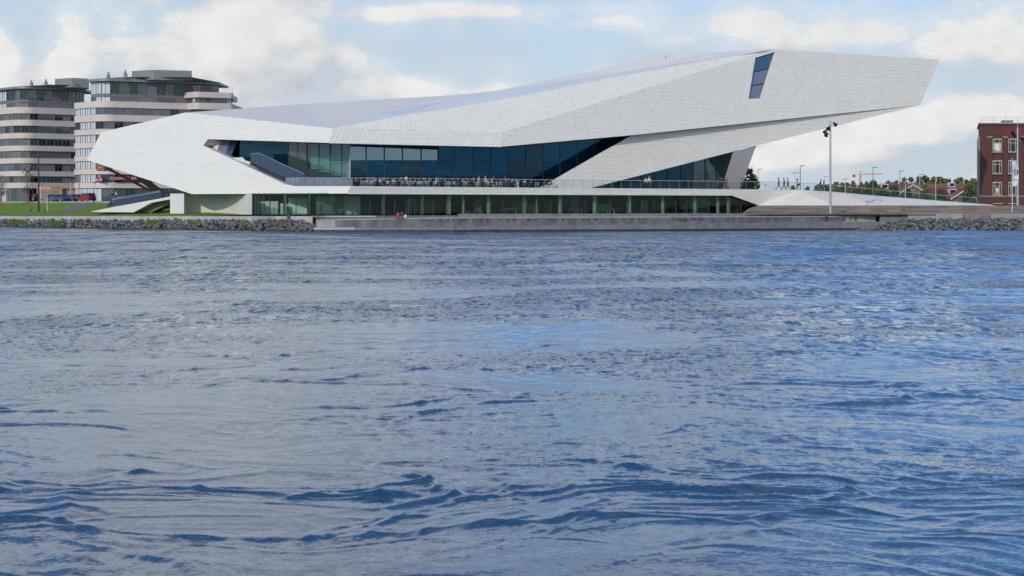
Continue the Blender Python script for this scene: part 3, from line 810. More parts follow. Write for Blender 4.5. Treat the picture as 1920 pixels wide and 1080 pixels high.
def facet(pts, a=.74, kind='tri', rot=0.0, gap=.011, out=.035, clad=True, seed=1, mi=0, level=True):
    """A flat face of the building: joint-coloured backing with the panels standing proud of it."""
    pts = [Vector(p) for p in pts]
    n = Vector((0, 0, 0))
    for i in range(len(pts)):
        p, q_ = pts[i], pts[(i + 1) % len(pts)]
        n += Vector(((p.y - q_.y) * (p.z + q_.z), (p.z - q_.z) * (p.x + q_.x), (p.x - q_.x) * (p.y + q_.y)))
    n.normalize()
    c = sum(pts, Vector()) / len(pts)
    if n.dot(EYE - c) < 0: n = -n; pts = pts[::-1]
    SHELL.poly(pts, mi)
    if not clad: return
    u = Vector((0, 0, 1)).cross(n); u.normalize(); v = n.cross(u)
    if rot: u, v = u * math.cos(rot) + v * math.sin(rot), v * math.cos(rot) - u * math.sin(rot)
    o = pts[0]; p2 = [((p - o).dot(u), (p - o).dot(v)) for p in pts]
    if area2(p2) < 0: p2 = p2[::-1]
    us = [p[0] for p in p2]; vs_ = [p[1] for p in p2]; rnd = random.Random(seed)
    tiles = (tri_tiles if kind == 'tri' else sq_tiles)(min(us), min(vs_), max(us), max(vs_), a, rnd)
    for t in tiles:
        if area2(t) < 0: t = t[::-1]
        t2 = shrink(t, gap)
        if len(t2) < 3: continue
        r = clip_poly(p2, t2)
        cl = []
        for p in r:
            if not cl or math.hypot(p[0] - cl[-1][0], p[1] - cl[-1][1]) > 1e-3: cl.append(p)
        if len(cl) > 1 and math.hypot(cl[0][0] - cl[-1][0], cl[0][1] - cl[-1][1]) < 1e-3: cl.pop()
        if len(cl) < 3 or abs(area2(cl)) < .004: continue
        lift = out + rnd.uniform(-.004, .004)
        tx, ty = rnd.gauss(0, .0012), rnd.gauss(0, .0012)
        base = [o + u * p[0] + v * p[1] for p in cl]; top = [b + n * (lift + tx * (p[0] - cl[0][0]) + ty * (p[1] - cl[0][1])) for b, p in zip(base, cl)]
        m_ = len(cl); fs = [list(range(m_, 2 * m_))] + [[i, (i + 1) % m_, (i + 1) % m_ + m_, i + m_] for i in range(m_)]
        sc2 = [topx(p) for p in top]
        PANELS.append((abs(area2(sc2)), base + top, fs, rnd.gauss(1.0, .011), sum(x for x, _ in sc2) / m_))

# left body, plane A: sunlit
A = plane(P(163, 300, 300), P(651, 363, 259.6), P(625, 241, 267.0))
a = lambda x, y: onp(x, y, A)
Tm_y = 211 + (625 - 348) and (211 + (241 - 211) * (381 - 348) / (625 - 348))
KW = dict(kind='sq', a=.50, gap=.008)
facet([a(163, 300), a(190, 248), a(348, 211), a(381, Tm_y), a(381, 273), a(381, 364), a(360, 364)], seed=3, **KW)
facet([a(381, Tm_y), a(625, 241), a(617, 268), a(390, 261), a(381, 273)], seed=4, **KW)
facet([a(381, 273), a(435, 298), a(533, 345), a(553, 349), a(658, 349), a(651, 363), a(381, 364)], seed=5, **KW)
a3, a4, r0, r1 = a(625, 241), a(617, 268), a(658, 349), a(651, 363)
# ribbon round the terrace
RB = plane(r0, r1, P(1425, 355, 291))
rb = lambda x, y: onp(x, y, RB)
facet([r0, rb(1040, 352.2), rb(1425, 355), rb(1500, 356), rb(1422, 385), rb(1420, 384), rb(1370, 366), r1], a=.80, seed=6)
def ribz(px): return rb(px, 352).y
FL = lambda px: rb(px, np.interp(px, [533, 658, 1425, 1520], [349, 349, 355, 356.5])).z      # terrace floor height along the rail
# upper fascia B, long wing C
c1 = P(940, 275, 273.5)
B = plane(a3, a4, c1); c0 = onp(940, 249, B)
facet([a3, c0, c1, a4], a=.80, seed=7)
C = plane(c0, c1, P(1725, 197, 308)); cc = lambda x, y: onp(x, y, C)
k0, t0, t1 = cc(1452, 92), cc(1762, 112), cc(1725, 197)
w0, w1, w2, w3 = cc(1416, 108.5), cc(1453, 97.5), cc(1425, 184.5), cc(1403.5, 185.5)
wr = cc(1416, 249 - 157 * (476 / 512))
facet([c0, wr, w0, w3, cc(1190, 253), c1], a=.74, seed=8)
facet([wr, k0, w1, w0], a=.74, seed=9)
facet([k0, t0, t1, w2, w1], a=.74, seed=10)
facet([w3, w2, t1, cc(1190, 253)], a=.74, seed=12)
# window of the wing: recessed tinted panes with bars
rec = -C[1] * .35
wn = lambda t, s: (w0 + (w1 - w0) * s) * (1 - t) + (w3 + (w2 - w3) * s) * t + rec
for t_, t2_, gl_ in ((.02, .33, 'glass_sky'), (.35, .66, 'lilac_glass'), (.68, .985, 'lilac_glass')):
    if 'lilac_glass' not in M: glass('lilac_glass', (.30, .32, .45), 1.7, (.20, .21, .33), .85)
    mb = MB(); mb.prism([wn(t_, .015), wn(t_, .985), wn(t2_, .985), wn(t2_, .015)], rec * .08); obj('window_pane', mb, gl_, mus)
mb = MB()
for t_ in (.005, .34, .67): mb.bar(wn(t_, 0), wn(t_, 1), .13, .16)
mb.bar(wn(0, .005), wn(1, .005), .10, .12); mb.bar(wn(0, .995), wn(1, .995), .10, .12); obj('window_frame', mb, 'dark_metal', mus)
mb = MB()
for p, q_ in ((w0, w1), (w1, w2), (w2, w3), (w3, w0)): mb.poly([p, q_, q_ + rec * 1.1, p + rec * 1.1])
obj('window_reveal', mb, 'white_wall', mus)
mb = MB(); dd = -C[1] * 2.6; mb.poly([w0 + dd - Vector((1.5, 0, 0)), w1 + dd + Vector((2, 0, 1)), w2 + dd + Vector((2, 0, -1)), w3 + dd - Vector((1.5, 0, 1))]); obj('room_wall', mb, 'interior_grey', mus)

# roof: R1 smooth sheet, S narrow strip, R2 tiled slope, R3 tiled hump behind
Q2 = plane(a3, c0, k0); r2 = lambda x, y: onp(x, y, Q2)
low = [r2(645, 239), r2(745, 218), r2(850, 203), r2(975, 180), r2(1150, 145), r2(1345, 110), r2(1440, 97.5)]
facet([a3] + low[1:] + [k0, c0], a=.80, rot=R(38), seed=13)
def pz(px, py, back): return P(px, py, back)
zs = lambda p, add: p.y + add
u_ = [P(720, 212.5, low[1].y + 1.5), P(850, 186, low[2].y + 9), P(925, 171, low[3].y + 10), P(1150, 138.5, low[4].y + 5), P(1345, 107.5, low[5].y + 2.2), k0]
roofm = MB()
def strip_faces(lo_, up_, mi):
    n = max(len(lo_), len(up_)); lo_ = lo_ + [lo_[-1]] * (n - len(lo_)); up_ = up_ + [up_[-1]] * (n - len(up_))
    for i in range(n - 1):
        ring = [lo_[i], lo_[i + 1], up_[i + 1], up_[i]]; rr = [p for j, p in enumerate(ring) if (p - ring[j - 1]).length > 1e-4]
        if len(rr) >= 3: roofm.poly(rr, mi)
strip_faces([a3, low[1], low[2], low[3], low[4], low[5], k0], [a3, u_[0], u_[1], u_[2], u_[3], u_[4], k0], 1)
sky_ = [P(560, 195.5, 310), P(750, 184.5, 307), P(850, 178.5, 305), P(925, 171, u_[2].y)]
a2 = a(348, 211)
for i, (pp, qq) in enumerate(zip([a2] + sky_[:-1], sky_)):
    roofm.poly([pp, a3, qq])
roofm.poly([a3, u_[0], u_[1], sky_[2]]); roofm.poly([u_[1], u_[2], sky_[2]])
obj('roof', roofm, ['roof_sheet', 'roof_strip'], mus)
hump = [P(1000, 159, u_[2].y + 4), P(1100, 135.5, u_[3].y + 7), P(1228, 104, u_[3].y + 9), P(1335, 98.5, u_[4].y + 5)]
for i_, tri_ in enumerate(([u_[2], u_[3], hump[1]], [u_[2], hump[1], hump[0]], [u_[3], u_[4], hump[3]], [u_[3], hump[3], hump[2]], [u_[3], hump[2], hump[1]], [u_[4], k0, hump[3]])):
    facet(tri_, a=.95, rot=R(20), seed=14 + i_, out=.012)
vent = MB()
for x, y in ((499.8, 212), (561, 218), (618, 223), (723, 200), (683, 230), (1248, 104), (1342, 112), (1268, 127)):
    p = onp(x, y + 2, plane(a2, a3, sky_[0]) if x < 650 else plane(a3, sky_[1], sky_[0]) if x < 800 else Q2); vent.tube(p - Vector((0, 0, .5)), p + Vector((0, 0, .16)), .06, n=6)
obj('roof_vent', vent, 'mid_metal', mus)

# lower wedge D, end wall E, wing's underside and hidden back
D = plane(P(1012, 352, 278.0), P(1190, 253, 285.3), P(1725, 197, 308.0)); dp = lambda x, y: onp(x, y, D)
dl, dr = dp(1012, 352.6), dp(1100, 354.4); de = dp(1418, 273); dtip = dp(1725, 197)
facet([dp(1190, 250.5), dp(1290, 240), dp(1500, 219.5), dtip, de, dr, dl], a=.74, seed=17)
th = -D[1] * .5
SHELL.poly([p + th for p in (dp(1192, 250.5), dp(1500, 219.5), dtip, de, dr, dl)], 1)
SHELL.poly([dp(1190, 250.5), dl, dl + th, dp(1190, 250.5) + th], 1); SHELL.poly([dr, de, de + th, dr + th], 1)
eT, eB = P(1418, 273, de.y + .1), P(1388, 354.3, de.y + 4.0); e1, e2 = dp(1374.5, 285), P(1352, 354.3, de.y + 3.0)
SHELL.poly([e1, eT, eB, e2], 2)
bk = Vector((0, 16, 0))
k0b, t0b, t1b, deb = P(1470, 98, k0.y + 14), P(1748, 118, t0.y + 14), P(1712, 192, t1.y + 12), P(1412, 268, de.y + 16)
for f, mi in (([k0, t0, t0b, k0b], 0), ([t0, t1, t1b, t0b], 2), ([dtip, de, deb, t1b], 2), ([de, eB, P(1384, 354, eB.y + 12), deb], 2)): SHELL.poly(f, mi)
bot = lambda v, y=6: Vector((v.x, v.y + y, 2.0))
sk = [a2] + sky_ + hump
for p, q_ in zip(sk, sk[1:]): SHELL.poly([p + Vector((0, .3, -.05)), q_ + Vector((0, .3, -.05)), bot(q_, 9), bot(p, 9)], 2)
SHELL.poly([k0b, t0b, t1b, deb], 2)
a0, a1 = a(163, 300), a(190, 248)
a0b, a1b = P(215, 305, 318), P(232, 255, 321)
SHELL.poly([a0, a1, a1b, a0b], 2); SHELL.poly([a1, a2, P(370, 214, 322), a1b], 0)
b0 = a(360, 364)
obj('shell', SHELL, ['joint', 'white_wall', 'shade_tint_wall'], mus)
# soffits: under the left wing, under the fascia
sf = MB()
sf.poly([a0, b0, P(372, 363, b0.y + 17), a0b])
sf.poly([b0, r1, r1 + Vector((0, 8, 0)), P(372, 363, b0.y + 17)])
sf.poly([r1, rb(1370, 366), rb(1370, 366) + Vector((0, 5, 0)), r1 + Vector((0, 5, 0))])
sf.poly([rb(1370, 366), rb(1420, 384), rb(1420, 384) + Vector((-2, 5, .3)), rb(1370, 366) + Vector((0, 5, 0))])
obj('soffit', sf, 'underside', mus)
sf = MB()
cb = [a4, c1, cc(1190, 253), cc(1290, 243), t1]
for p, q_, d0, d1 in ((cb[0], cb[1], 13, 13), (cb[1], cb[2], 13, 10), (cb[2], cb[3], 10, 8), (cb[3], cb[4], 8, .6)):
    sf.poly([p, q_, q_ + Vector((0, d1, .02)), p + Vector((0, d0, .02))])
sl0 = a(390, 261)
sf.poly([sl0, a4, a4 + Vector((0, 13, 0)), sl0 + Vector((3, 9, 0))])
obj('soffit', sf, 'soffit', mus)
# white trim along the lower edge of the fascia and the ribbon
tr = MB(); up = Vector((0, -.03, 0))
for p, q_ in ((a4, c1), (r1, rb(1370, 366)), (a(381, 273), a(533, 345))): tr.bar(p + up, q_ + up, .10, .12)
obj('edge_trim', tr, 'white_wall', mus)

# terrace floor, inner sill of the slanting slot
fl = MB(); ps = [533, 600, 658, 760, 860, 960, 1060, 1160, 1260, 1360, 1440, 1500]
for p, q_ in zip(ps, ps[1:]):
    fz_ = lambda x: (a(x, 349).y if x < 655 else ribz(x)) + .08
    A_, B_ = Vector((lx(p, fz_(p)), fz_(p), FL(p))), Vector((lx(q_, fz_(q_)), fz_(q_), FL(q_)))
    fl.poly([A_, B_, B_ + Vector((0, 15, 0)), A_ + Vector((0, 15, 0))])
obj('terrace_floor', fl, 'deck', mus)
sill = MB()
s_pts = [a(381, 273), a(435, 298), a(480, 319.5), a(533, 345), a(553, 349)]
for p, q_ in zip(s_pts, s_pts[1:]): sill.poly([p, q_, q_ + Vector((.8, 4.2, .0)), p + Vector((.8, 4.2, .0))])
sill.poly([a(381, 273), a(390, 261), a(390, 261) + Vector((2.2, 3.0, 0)), a(381, 273) + Vector((2.2, 3.0, 0))])
obj('slot_sill', sill, 'white_wall', mus)

# main glazing: plane G behind the terrace
G0 = (655, 270.5); G1 = (1190, 290.0)
gz = lambda px: zl(px, G0[0], G0[1], G1[0], G1[1])
soft_h = lambda px: hz(np.interp(px, [560, 655, 940, 1190], [265.5, 267.6, 275, 253]), np.interp(px, [617, 940, 1190], [a4.y, c1.y, cc(1190, 253).y]))
MULL = [656, 687, 721, 755, 790, 822, 852, 887, 920, 953, 986, 1018, 1050, 1082, 1114, 1145, 1176, 1200]
TRANS = [301, 301, 301, 301, 301, 301, 0, 302, 0, 303, 0, 304, 0, 0, 0, 0, 0]
def pane(px0, px1, y_top, y_bot, zf, material, tilt=0.0, top=None, bot=None, inset=.05, yaw=0.0):
    za, zb = zf(px0), zf(px1)
    A0_, B0_ = Vector((lx(px0, za) + inset, za, 0)), Vector((lx(px1, zb) - inset, zb, 0))
    ta = top(px0) if top else hz(y_top, za); tb = top(px1) if top else hz(y_top, zb)
    ba = bot(px0) if bot else hz(y_bot, za); bb = bot(px1) if bot else hz(y_bot, zb)
    mb = MB(); hgt = max(ta, tb) - ba; dy = hgt * math.sin(tilt)
    A1_, B1_ = A0_ + Vector((0, dy, 0)), B0_ + Vector((0, dy + yaw, 0)); B0y = Vector((0, yaw, 0))
    f = [Vector((A0_.x, A0_.y, ba + inset)), Vector((B0_.x, B0_.y + yaw, bb + inset)), Vector((B1_.x, B1_.y, tb)), Vector((A1_.x, A1_.y, ta))]
    mb.prism(f, (0, .04, 0)); return obj('glass_pane', mb, material, mus)
for i, (p, q_) in enumerate(zip(MULL, MULL[1:])):
    sky_up = i < 5; tr_ = TRANS[i]
    g_up = 'glass_sky' if i < 5 else 'glass_blue'
    if tr_:
        pane(p, q_, 0, tr_, gz, g_up, R(1.2) if sky_up else R(-1.6), top=soft_h)
        pane(p, q_, tr_, 329, gz, 'glass_blue' if i % 3 else 'glass_dark', R(-1.5 - .25 * (i % 3)))
    else:
        pane(p, q_, 0, 329, gz, 'glass_blue' if i != 10 else 'glass_dark', R(-1.5 - .2 * (i % 2)), top=soft_h)
    if p < 1020: pane(p, q_, 329, 0, gz, 'glass_dark', R(-2), bot=FL)
mm = MB()
for i, p in enumerate(MULL):
    z = gz(p) - .10; mb = MB(); x = lx(p, z); wd = .11 if p in (822, 1050) else .065
    mb.box(x - wd, z, FL(p) - .1, x + wd, z + .22, soft_h(p) + .2); obj('mullion', mb, 'dark_metal' if p != 656 else 'pale_metal', mus)
for (p, q_, y) in [(MULL[i], MULL[i + 1], TRANS[i]) for i in range(len(TRANS)) if TRANS[i]] + [(656, 1018, 329)]:
    za, zb = gz(p) - .06, gz(q_) - .06; mb = MB(); mb.bar((lx(p, za), za, hz(y, za)), (lx(q_, zb), zb, hz(y, zb)), .10, .09); obj('transom', mb, 'dark_metal', mus)
# pale glazed bay to its left (blinds drawn), dark glazing deep in the slot
bayz = lambda px: zl(px, 440, 281, 655, 270.5)
BAY = [450, 470, 513, 541, 558, 575, 597.5, 619, 640.5, 655]
for i, (p, q_) in enumerate(zip(BAY, BAY[1:])):
    if p >= 575: pane(p, q_, 0, 316 + (p - 575) * .28, bayz, 'glass_clear', 0, top=lambda px: soft_h(max(px, 575)) ); pane(p, q_, 316 + (p - 575) * .28, 0, bayz, 'glass_teal', 0, bot=lambda px: FL(px))
    else: pane(p, q_, 262, 0, bayz, 'glass_dark' if p < 541 else 'glass_teal', R(-.5), bot=lambda px: FL(600))
    z = bayz(p) - .08; mb = MB(); mb.box(lx(p, z) - .045, z, FL(600), lx(p, z) + .045, z + .12, soft_h(max(p, 575)) + .1); obj('mullion', mb, 'dark_metal', mus)
mb = MB()
for p, q_ in ((576, 597), (598, 618.5), (619.5, 640), (641, 655)):
    za, zb = bayz(p) + 1.1, bayz(q_) + 1.1
    mb.prism([(lx(p, za), za, hz(318 + (p - 575) * .33, za)), (lx(q_, zb), zb, hz(318 + (q_ - 575) * .33, zb)), (lx(q_, zb), zb, soft_h(655)), (lx(p, za), za, soft_h(655))], (0, .05, 0))
obj('blind', mb, 'blind', mus)
mb = MB(); za = bayz(640) - .05; zb = bayz(619) - .05; mb.bar((lx(619.5, zb), zb, hz(301, zb)), (lx(640, za), za, hz(301, za)), .06, .07); obj('transom', mb, 'dark_metal', mus)
# leaning teal strut behind the glass
mb = MB(); mb.bar(P(555, 263, 283), P(566, 305, 283), .12, .12); mb.bar(P(568, 264, 282), P(576, 292, 282), .12, .12); obj('strut', mb, 'dark_metal', mus)
# sloping panes at the slot's left end
sp_ = [((397, 263), (414.5, 264), (407, 282), (389, 274), 'blind_warm'), ((415, 264), (431.5, 264.7), (422.5, 288.5), (407.8, 282.5), 'lilac_glass'), ((432, 264.7), (444, 265), (433, 294), (423.2, 289), 'glass_balustrade')]
for q0, q1, q2, q3, mt in sp_:
    mb = MB(); zz = [a(x, y).y + 3.4 for x, y in (q0, q1, q2, q3)]
    mb.prism([P(x, y, z) for (x, y), z in zip((q0, q1, q2, q3), zz)], (0, .06, 0)); obj('glass_pane', mb, mt, mus)
mb = MB(); z = a(398, 268).y + 3.3; mb.bar(P(388, 274.5, z), P(396, 262, z), .35, .3); mb.bar(P(433.5, 294, z - 3), P(444.5, 265, z - 3), .09, .12); obj('slot_frame', mb, 'mid_metal', mus)
# blue glass balustrade down the slot's stair, stepped white landing, dark strip
bt = [(470, 288.2), (486, 287.2), (500, 293.6), (518, 302), (537, 310.8), (554, 318.6), (570, 325.4)]; bb_ = [(470, 305.5), (486, 313.5), (500, 320), (518, 328.2), (534, 333.8), (552, 334.6), (568, 335.2)]
for (x0, y0), (x1, y1), (x2, y2), (x3, y3) in zip(bt, bt[1:], bb_[1:], bb_):
    zz = [zl(x, 380, 281.5, 600, 264.4) + 1.6 for x in (x0, x1, x2, x3)]
    mb = MB(); mb.prism([P(x0 + .15, y0, zz[0]), P(x1 - .15, y1, zz[1]), P(x2 - .15, y2, zz[2]), P(x3 + .15, y3, zz[3])], (0, .03, 0)); obj('balustrade_glass', mb, 'glass_balustrade', mus)
mb = MB()
for (x0, y0), (x1, y1) in zip(bt, bt[1:]): mb.bar(P(x0, y0, zl(x0, 380, 281.5, 600, 264.4) + 1.6), P(x1, y1, zl(x1, 380, 281.5, 600, 264.4) + 1.6), .07, .07)
obj('handrail', mb, 'steel', mus)
mb = MB()
for (x0, y0), (x1, y1) in zip(bb_[:4], bb_[1:5]): mb.bar(P(x0, y0 + 1.2, zl(x0, 380, 281.5, 600, 264.4) + 1.4), P(x1, y1 + 1.2, zl(x1, 380, 281.5, 600, 264.4) + 1.4), .3, .28)
obj('stair_edge', mb, 'interior', mus)
mb = MB(); z = 279.0; mb.prism([P(436, 296, z), P(455, 294.5, z), P(460, 301, z), P(470, 303.5, z), P(470, 309, z), P(450, 303.5, z)], (0, 2.2, 0)); obj('landing', mb, 'white_wall', mus)
mb = MB(); z = 268.6; mb.prism([P(536, 333.8, z), P(561, 333.8, z), P(556, 348, z - 1), P(552, 348.6, z - 1)], (0, .1, 0)); obj('stair_wall', mb, 'white_wall', mus)
# second stair seen through the pale bay
mb = MB(); z = 276; mb.prism([P(577, 291, z), P(585, 291, z), P(654, 317, z), P(654, 329, z), P(577, 301, z)], (0, .05, 0)); obj('inner_balustrade', mb, 'glass_teal', mus)
# interior behind the upper glass
inn = MB()
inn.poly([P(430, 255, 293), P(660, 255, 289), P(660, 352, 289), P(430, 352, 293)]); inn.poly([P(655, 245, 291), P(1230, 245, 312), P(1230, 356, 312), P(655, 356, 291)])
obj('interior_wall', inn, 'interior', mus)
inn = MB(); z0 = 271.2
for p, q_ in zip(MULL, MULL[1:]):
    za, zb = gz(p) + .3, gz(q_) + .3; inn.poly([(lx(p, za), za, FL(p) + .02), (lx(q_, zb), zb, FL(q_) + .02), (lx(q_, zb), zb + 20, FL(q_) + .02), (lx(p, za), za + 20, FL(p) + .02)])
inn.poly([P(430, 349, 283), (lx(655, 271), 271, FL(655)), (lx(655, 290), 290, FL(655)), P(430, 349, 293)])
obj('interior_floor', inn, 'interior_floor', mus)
for px_, wd in ((700, .4), (845, .5), (930, .4), (1005, .5), (1100, .5)):
    z = gz(px_) + 6; mb = MB(); mb.lathe((lx(px_, z), z, FL(px_)), [(wd, 0), (wd, 7.6)], 10); obj('column', mb, 'interior_grey', mus)
mb = MB()
for x in range(560, 650, 9):
    z = 278 + (x % 5) * .6; mb.bar(P(x, 312 + (x - 560) * .25, z), P(x + 2, 346, z), .18, .12)
obj('stair_post', mb, 'interior', mus)

# small glazed triangle F and its dark sloping post
fz = lambda px: zl(px, 1100, dr.y + 1.5, 1374, de.y + 3.0)
FM = [1100, 1136, 1157, 1180, 1203, 1228, 1252, 1277, 1300, 1322.5, 1343.5, 1372]
top_d = lambda px: hz(np.interp(px, [1100, 1374.5], [354.4, 285]), (dr + (de - dr) * ((px - 1100) / 318)).y) + .25
for i, (p, q_) in enumerate(zip(FM, FM[1:])):
    za, zb = fz(p), fz(q_); mb = MB(); q2 = min(q_, 1352) if i == 10 else q_
    pts = [Vector((lx(p, za) + .04, za, FL(p) - .05)), Vector((lx(q2, zb) - .04, zb, FL(q2) - .05)), Vector((lx(q_, zb) - .04, zb, max(top_d(q_), FL(q_) + .05))), Vector((lx(p, za) + .04, za, max(top_d(p), FL(p) + .02)))]
    mb.prism(pts, (0, .04, 0)); obj('glass_pane', mb, 'glass_dark' if i < 8 else 'glass_clear', mus)
    if i: mb = MB(); mb.box(lx(p, za) - (.05 if i < 9 else .12), za - .08, FL(p), lx(p, za) + (.05 if i < 9 else .12), za + .06, top_d(p) + .1); obj('mullion', mb, 'dark_metal', mus)
mb = MB(); mb.bar(P(1375, 284.5, fz(1374) - .3), P(1352.5, 354.5, fz(1352) - .3), .26, .3); obj('sloping_post', mb, 'dark_metal', mus)
mb = MB(); z = fz(1300) + 3.4; mb.box(lx(1304, z), z, FL(1300), lx(1339, z), z + .1, hz(320, z)); obj('entrance_door', mb, 'interior', mus)
mb = MB(); mb.poly([P(1095, 356, 300), P(1300, 356, 306), P(1300, 268, 306), P(1095, 268, 300)]); obj('interior_wall', mb, 'interior', mus)
mb = MB(); mb.poly([P(1300, 356, 306), P(1385, 356, 307.5), P(1385, 268, 307.5), P(1300, 268, 306)]); obj('interior_wall', mb, 'blind', mus)
for px_ in (1170, 1190, 1218, 1240, 1266, 1289):
    z = fz(px_) + 2.2; mb = MB(); mb.box(lx(px_, z) - .22, z, FL(px_), lx(px_, z) + .22, z + .2, top_d(px_) + .3); obj('column', mb, 'interior_grey', mus)

# railing of glass panels on the terrace and down the ramp
RAIL = [(535, 334), (553, 333.2), (658, 333.5), (850, 335), (1040, 337.2), (1250, 338.8), (1440, 341), (1480, 342), (1530, 344.5), (1600, 351), (1680, 358.5), (1760, 365.5), (1832, 371)]
def rail_z(px):
    if px < 655: return a(px, 349).y + .12
    return ribz(min(px, 1500)) + .12 + max(0, px - 1500) * .012
RB_Y = lambda px: float(np.interp(px, [535, 553, 658, 1425, 1500, 1562, 1640, 1760, 1862], [343.5, 349, 349, 355, 356.4, 360.0, 367.2, 376.7, 384.5]))
ry = lambda px: float(np.interp(px, [p for p, _ in RAIL], [y for _, y in RAIL]))
npx = 535.0; posts = []
while npx < 1832:
    n1 = min(npx + (18 if npx < 1440 else 27), 1832); za, zb = rail_z(npx), rail_z(n1)
    mb = MB(); mb.prism([(lx(npx, za) + .02, za, hz(RB_Y(npx), za) + .05), (lx(n1, zb) - .02, zb, hz(RB_Y(n1), zb) + .05), (lx(n1, zb) - .02, zb, hz(ry(n1), zb)), (lx(npx, za) + .02, za, hz(ry(npx), za))], (0, .025, 0))
    obj('railing_glass', mb, 'glass_frost_sky' if npx < 655 else 'glass_rail', mus); posts.append(n1); npx = n1
mb = MB()
for (p, y0), (q_, y1) in zip(RAIL, RAIL[1:]): mb.bar((lx(p, rail_z(p)), rail_z(p) - .02, hz(y0, rail_z(p))), (lx(q_, rail_z(q_)), rail_z(q_) - .02, hz(y1, rail_z(q_))), .09, .075)
obj('handrail', mb, 'steel', mus)
mb = MB()
for p in posts: z = rail_z(p); mb.box(lx(p, z) - .025, z - .05, hz(RB_Y(p), z), lx(p, z) + .025, z + .0, hz(ry(p), z))
obj('rail_post', mb, 'mid_metal', mus)

# ground floor: glass front, columns and furniture behind
GFM = [473, 479, 485, 495, 506, 532, 555, 578, 600, 624, 647, 669, 693, 716, 740, 766, 777, 789, 812, 837, 871, 920, 942, 979, 987, 1009, 1033, 1054, 1076, 1097, 1120, 1144, 1175, 1203, 1226, 1246, 1267, 1287, 1307, 1329, 1349, 1368, 1389, 1407]
RL = rb(1000, 366)
gfz = lambda px: (rb(px, 365).y if px > 650 else zl(px, 473, r1.y + 6.5, 651, r1.y)) + 1.1
gtop = lambda px: hz(float(np.interp(px, [473, 651, 1370, 1420], [363.6, 362.8, 365.8, 383.8])), gfz(px) - 1.1) + .12
for i, (p, q_) in enumerate(zip(GFM, GFM[1:])):
    za, zb = gfz(p), gfz(q_); mb = MB()
    mb.prism([Vector((lx(p, za) + .05, za, 2.4)), Vector((lx(q_, zb) - .05, zb, 2.4)), Vector((lx(q_, zb) - .05, zb, gtop(q_))), Vector((lx(p, za) + .05, za, gtop(p)))], (0, .03, 0))
    obj('glass_pane', mb, 'glass_green', mus)
    mb = MB(); mb.box(lx(p, za) - .06, za - .06, 2.35, lx(p, za) + .06, za + .16, gtop(p)); obj('mullion', mb, 'dark_metal', mus)
for (p, wpx) in ((534.5, 4), (579.5, 4), (625.5, 4), (670, 3), (719, 5), (792, 4), (841.5, 8), (868.5, 4), (916, 7), (983.5, 7.5), (1006, 2.5), (1050, 7), (1115, 8), (1180, 7.5), (1243, 8), (1303, 7), (1346, 7), (1366, 8)):
    z = gfz(p) + .25 + wpx * .045; mb = MB(); mb.lathe((lx(p, z), z, 2.4), [(wpx * .042, 0), (wpx * .042, 2.95)], 10); obj('column', mb, 'green_white', mus)
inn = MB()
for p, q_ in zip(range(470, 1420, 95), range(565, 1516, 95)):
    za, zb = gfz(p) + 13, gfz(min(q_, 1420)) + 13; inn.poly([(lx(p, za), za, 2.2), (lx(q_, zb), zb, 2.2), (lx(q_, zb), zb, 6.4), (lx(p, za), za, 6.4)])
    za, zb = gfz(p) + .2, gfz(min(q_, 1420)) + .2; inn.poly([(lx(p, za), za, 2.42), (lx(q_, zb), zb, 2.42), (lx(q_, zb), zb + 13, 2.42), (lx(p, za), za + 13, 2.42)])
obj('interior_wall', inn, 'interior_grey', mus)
rnd_i = random.Random(17)
for p in range(480, 1390, 26):
    z = gfz(p) + rnd_i.uniform(4.0, 11.0); mb = MB(); w_i = rnd_i.uniform(.5, 1.6); h_i = rnd_i.uniform(.8, 3.0)
    mb.box(lx(p, z) - w_i, z, 2.43, lx(p, z) + w_i, z + .25, 2.43 + h_i); obj('partition', mb, rnd_i.choice(('interior_grey', 'mid_metal', 'white_wall', 'brown_beam', 'interior', 'green_white', 'interior_floor')), mus)
mat('yellow_green', (.42, .46, .10), .6); mat('olive', (.20, .19, .07), .8, var=.3); mat('grey_form', (.25, .26, .28), .6); mat('orange_form', (.30, .10, .03), .7, var=.4)
mat('navy_cloth', (.04, .06, .12), .8)
def gf_table(px, wpx, hpx, mt):
    z = gfz(px) + 2.4; mb = MB(); x = lx(px, z); wv = wpx * .041; h = hpx * .084
    for sx in (-1, 1): mb.box(x + sx * wv - .05, z, 2.42, x + sx * wv + .05, z + .6, 2.42 + h)
    mb.box(x - wv - .05, z, 2.42 + h, x + wv + .05, z + .6, 2.42 + h + .09)
    o = obj('side_table', mb, mt, None); return o
TLAB = ['pale green square-framed table behind the ground floor glass, left of the yellow sculpture', 'pale frame table behind the glass, left one of the close pair right of the sculpture',
        'pale frame table behind the glass, right one of the close pair right of the sculpture', 'small pale frame table at the right behind the ground floor glass', 'rightmost small pale frame table behind the ground floor glass']
for (px_, wpx, hpx, mt), lb in zip(((958, 20, 9.5, 'green_white'), (1072, 9, 8.5, 'green_white'), (1087, 9, 8.5, 'green_white'), (1135, 9, 9, 'green_white'), (1147, 9, 9, 'green_white')), TLAB):
    tag(gf_table(px_, wpx, hpx, mt), lb, 'table', 'tables behind the ground floor glass')
mb = MB(); z = gfz(998) + 2.2; x = lx(998, z)
for i in range(22):
    a_ = random.uniform(0, 6.28); b_ = random.uniform(-.3, .3); c_ = Vector((x + random.uniform(-.6, .6), z + random.uniform(-.2, .2), 3.65 + random.uniform(-.35, .3)))
    mb.bar(c_ - Vector((math.cos(a_) * .5, 0, math.sin(a_) * .15)), c_ + Vector((math.cos(a_) * .5, 0, math.sin(a_) * .15 + b_)), .07, .06)
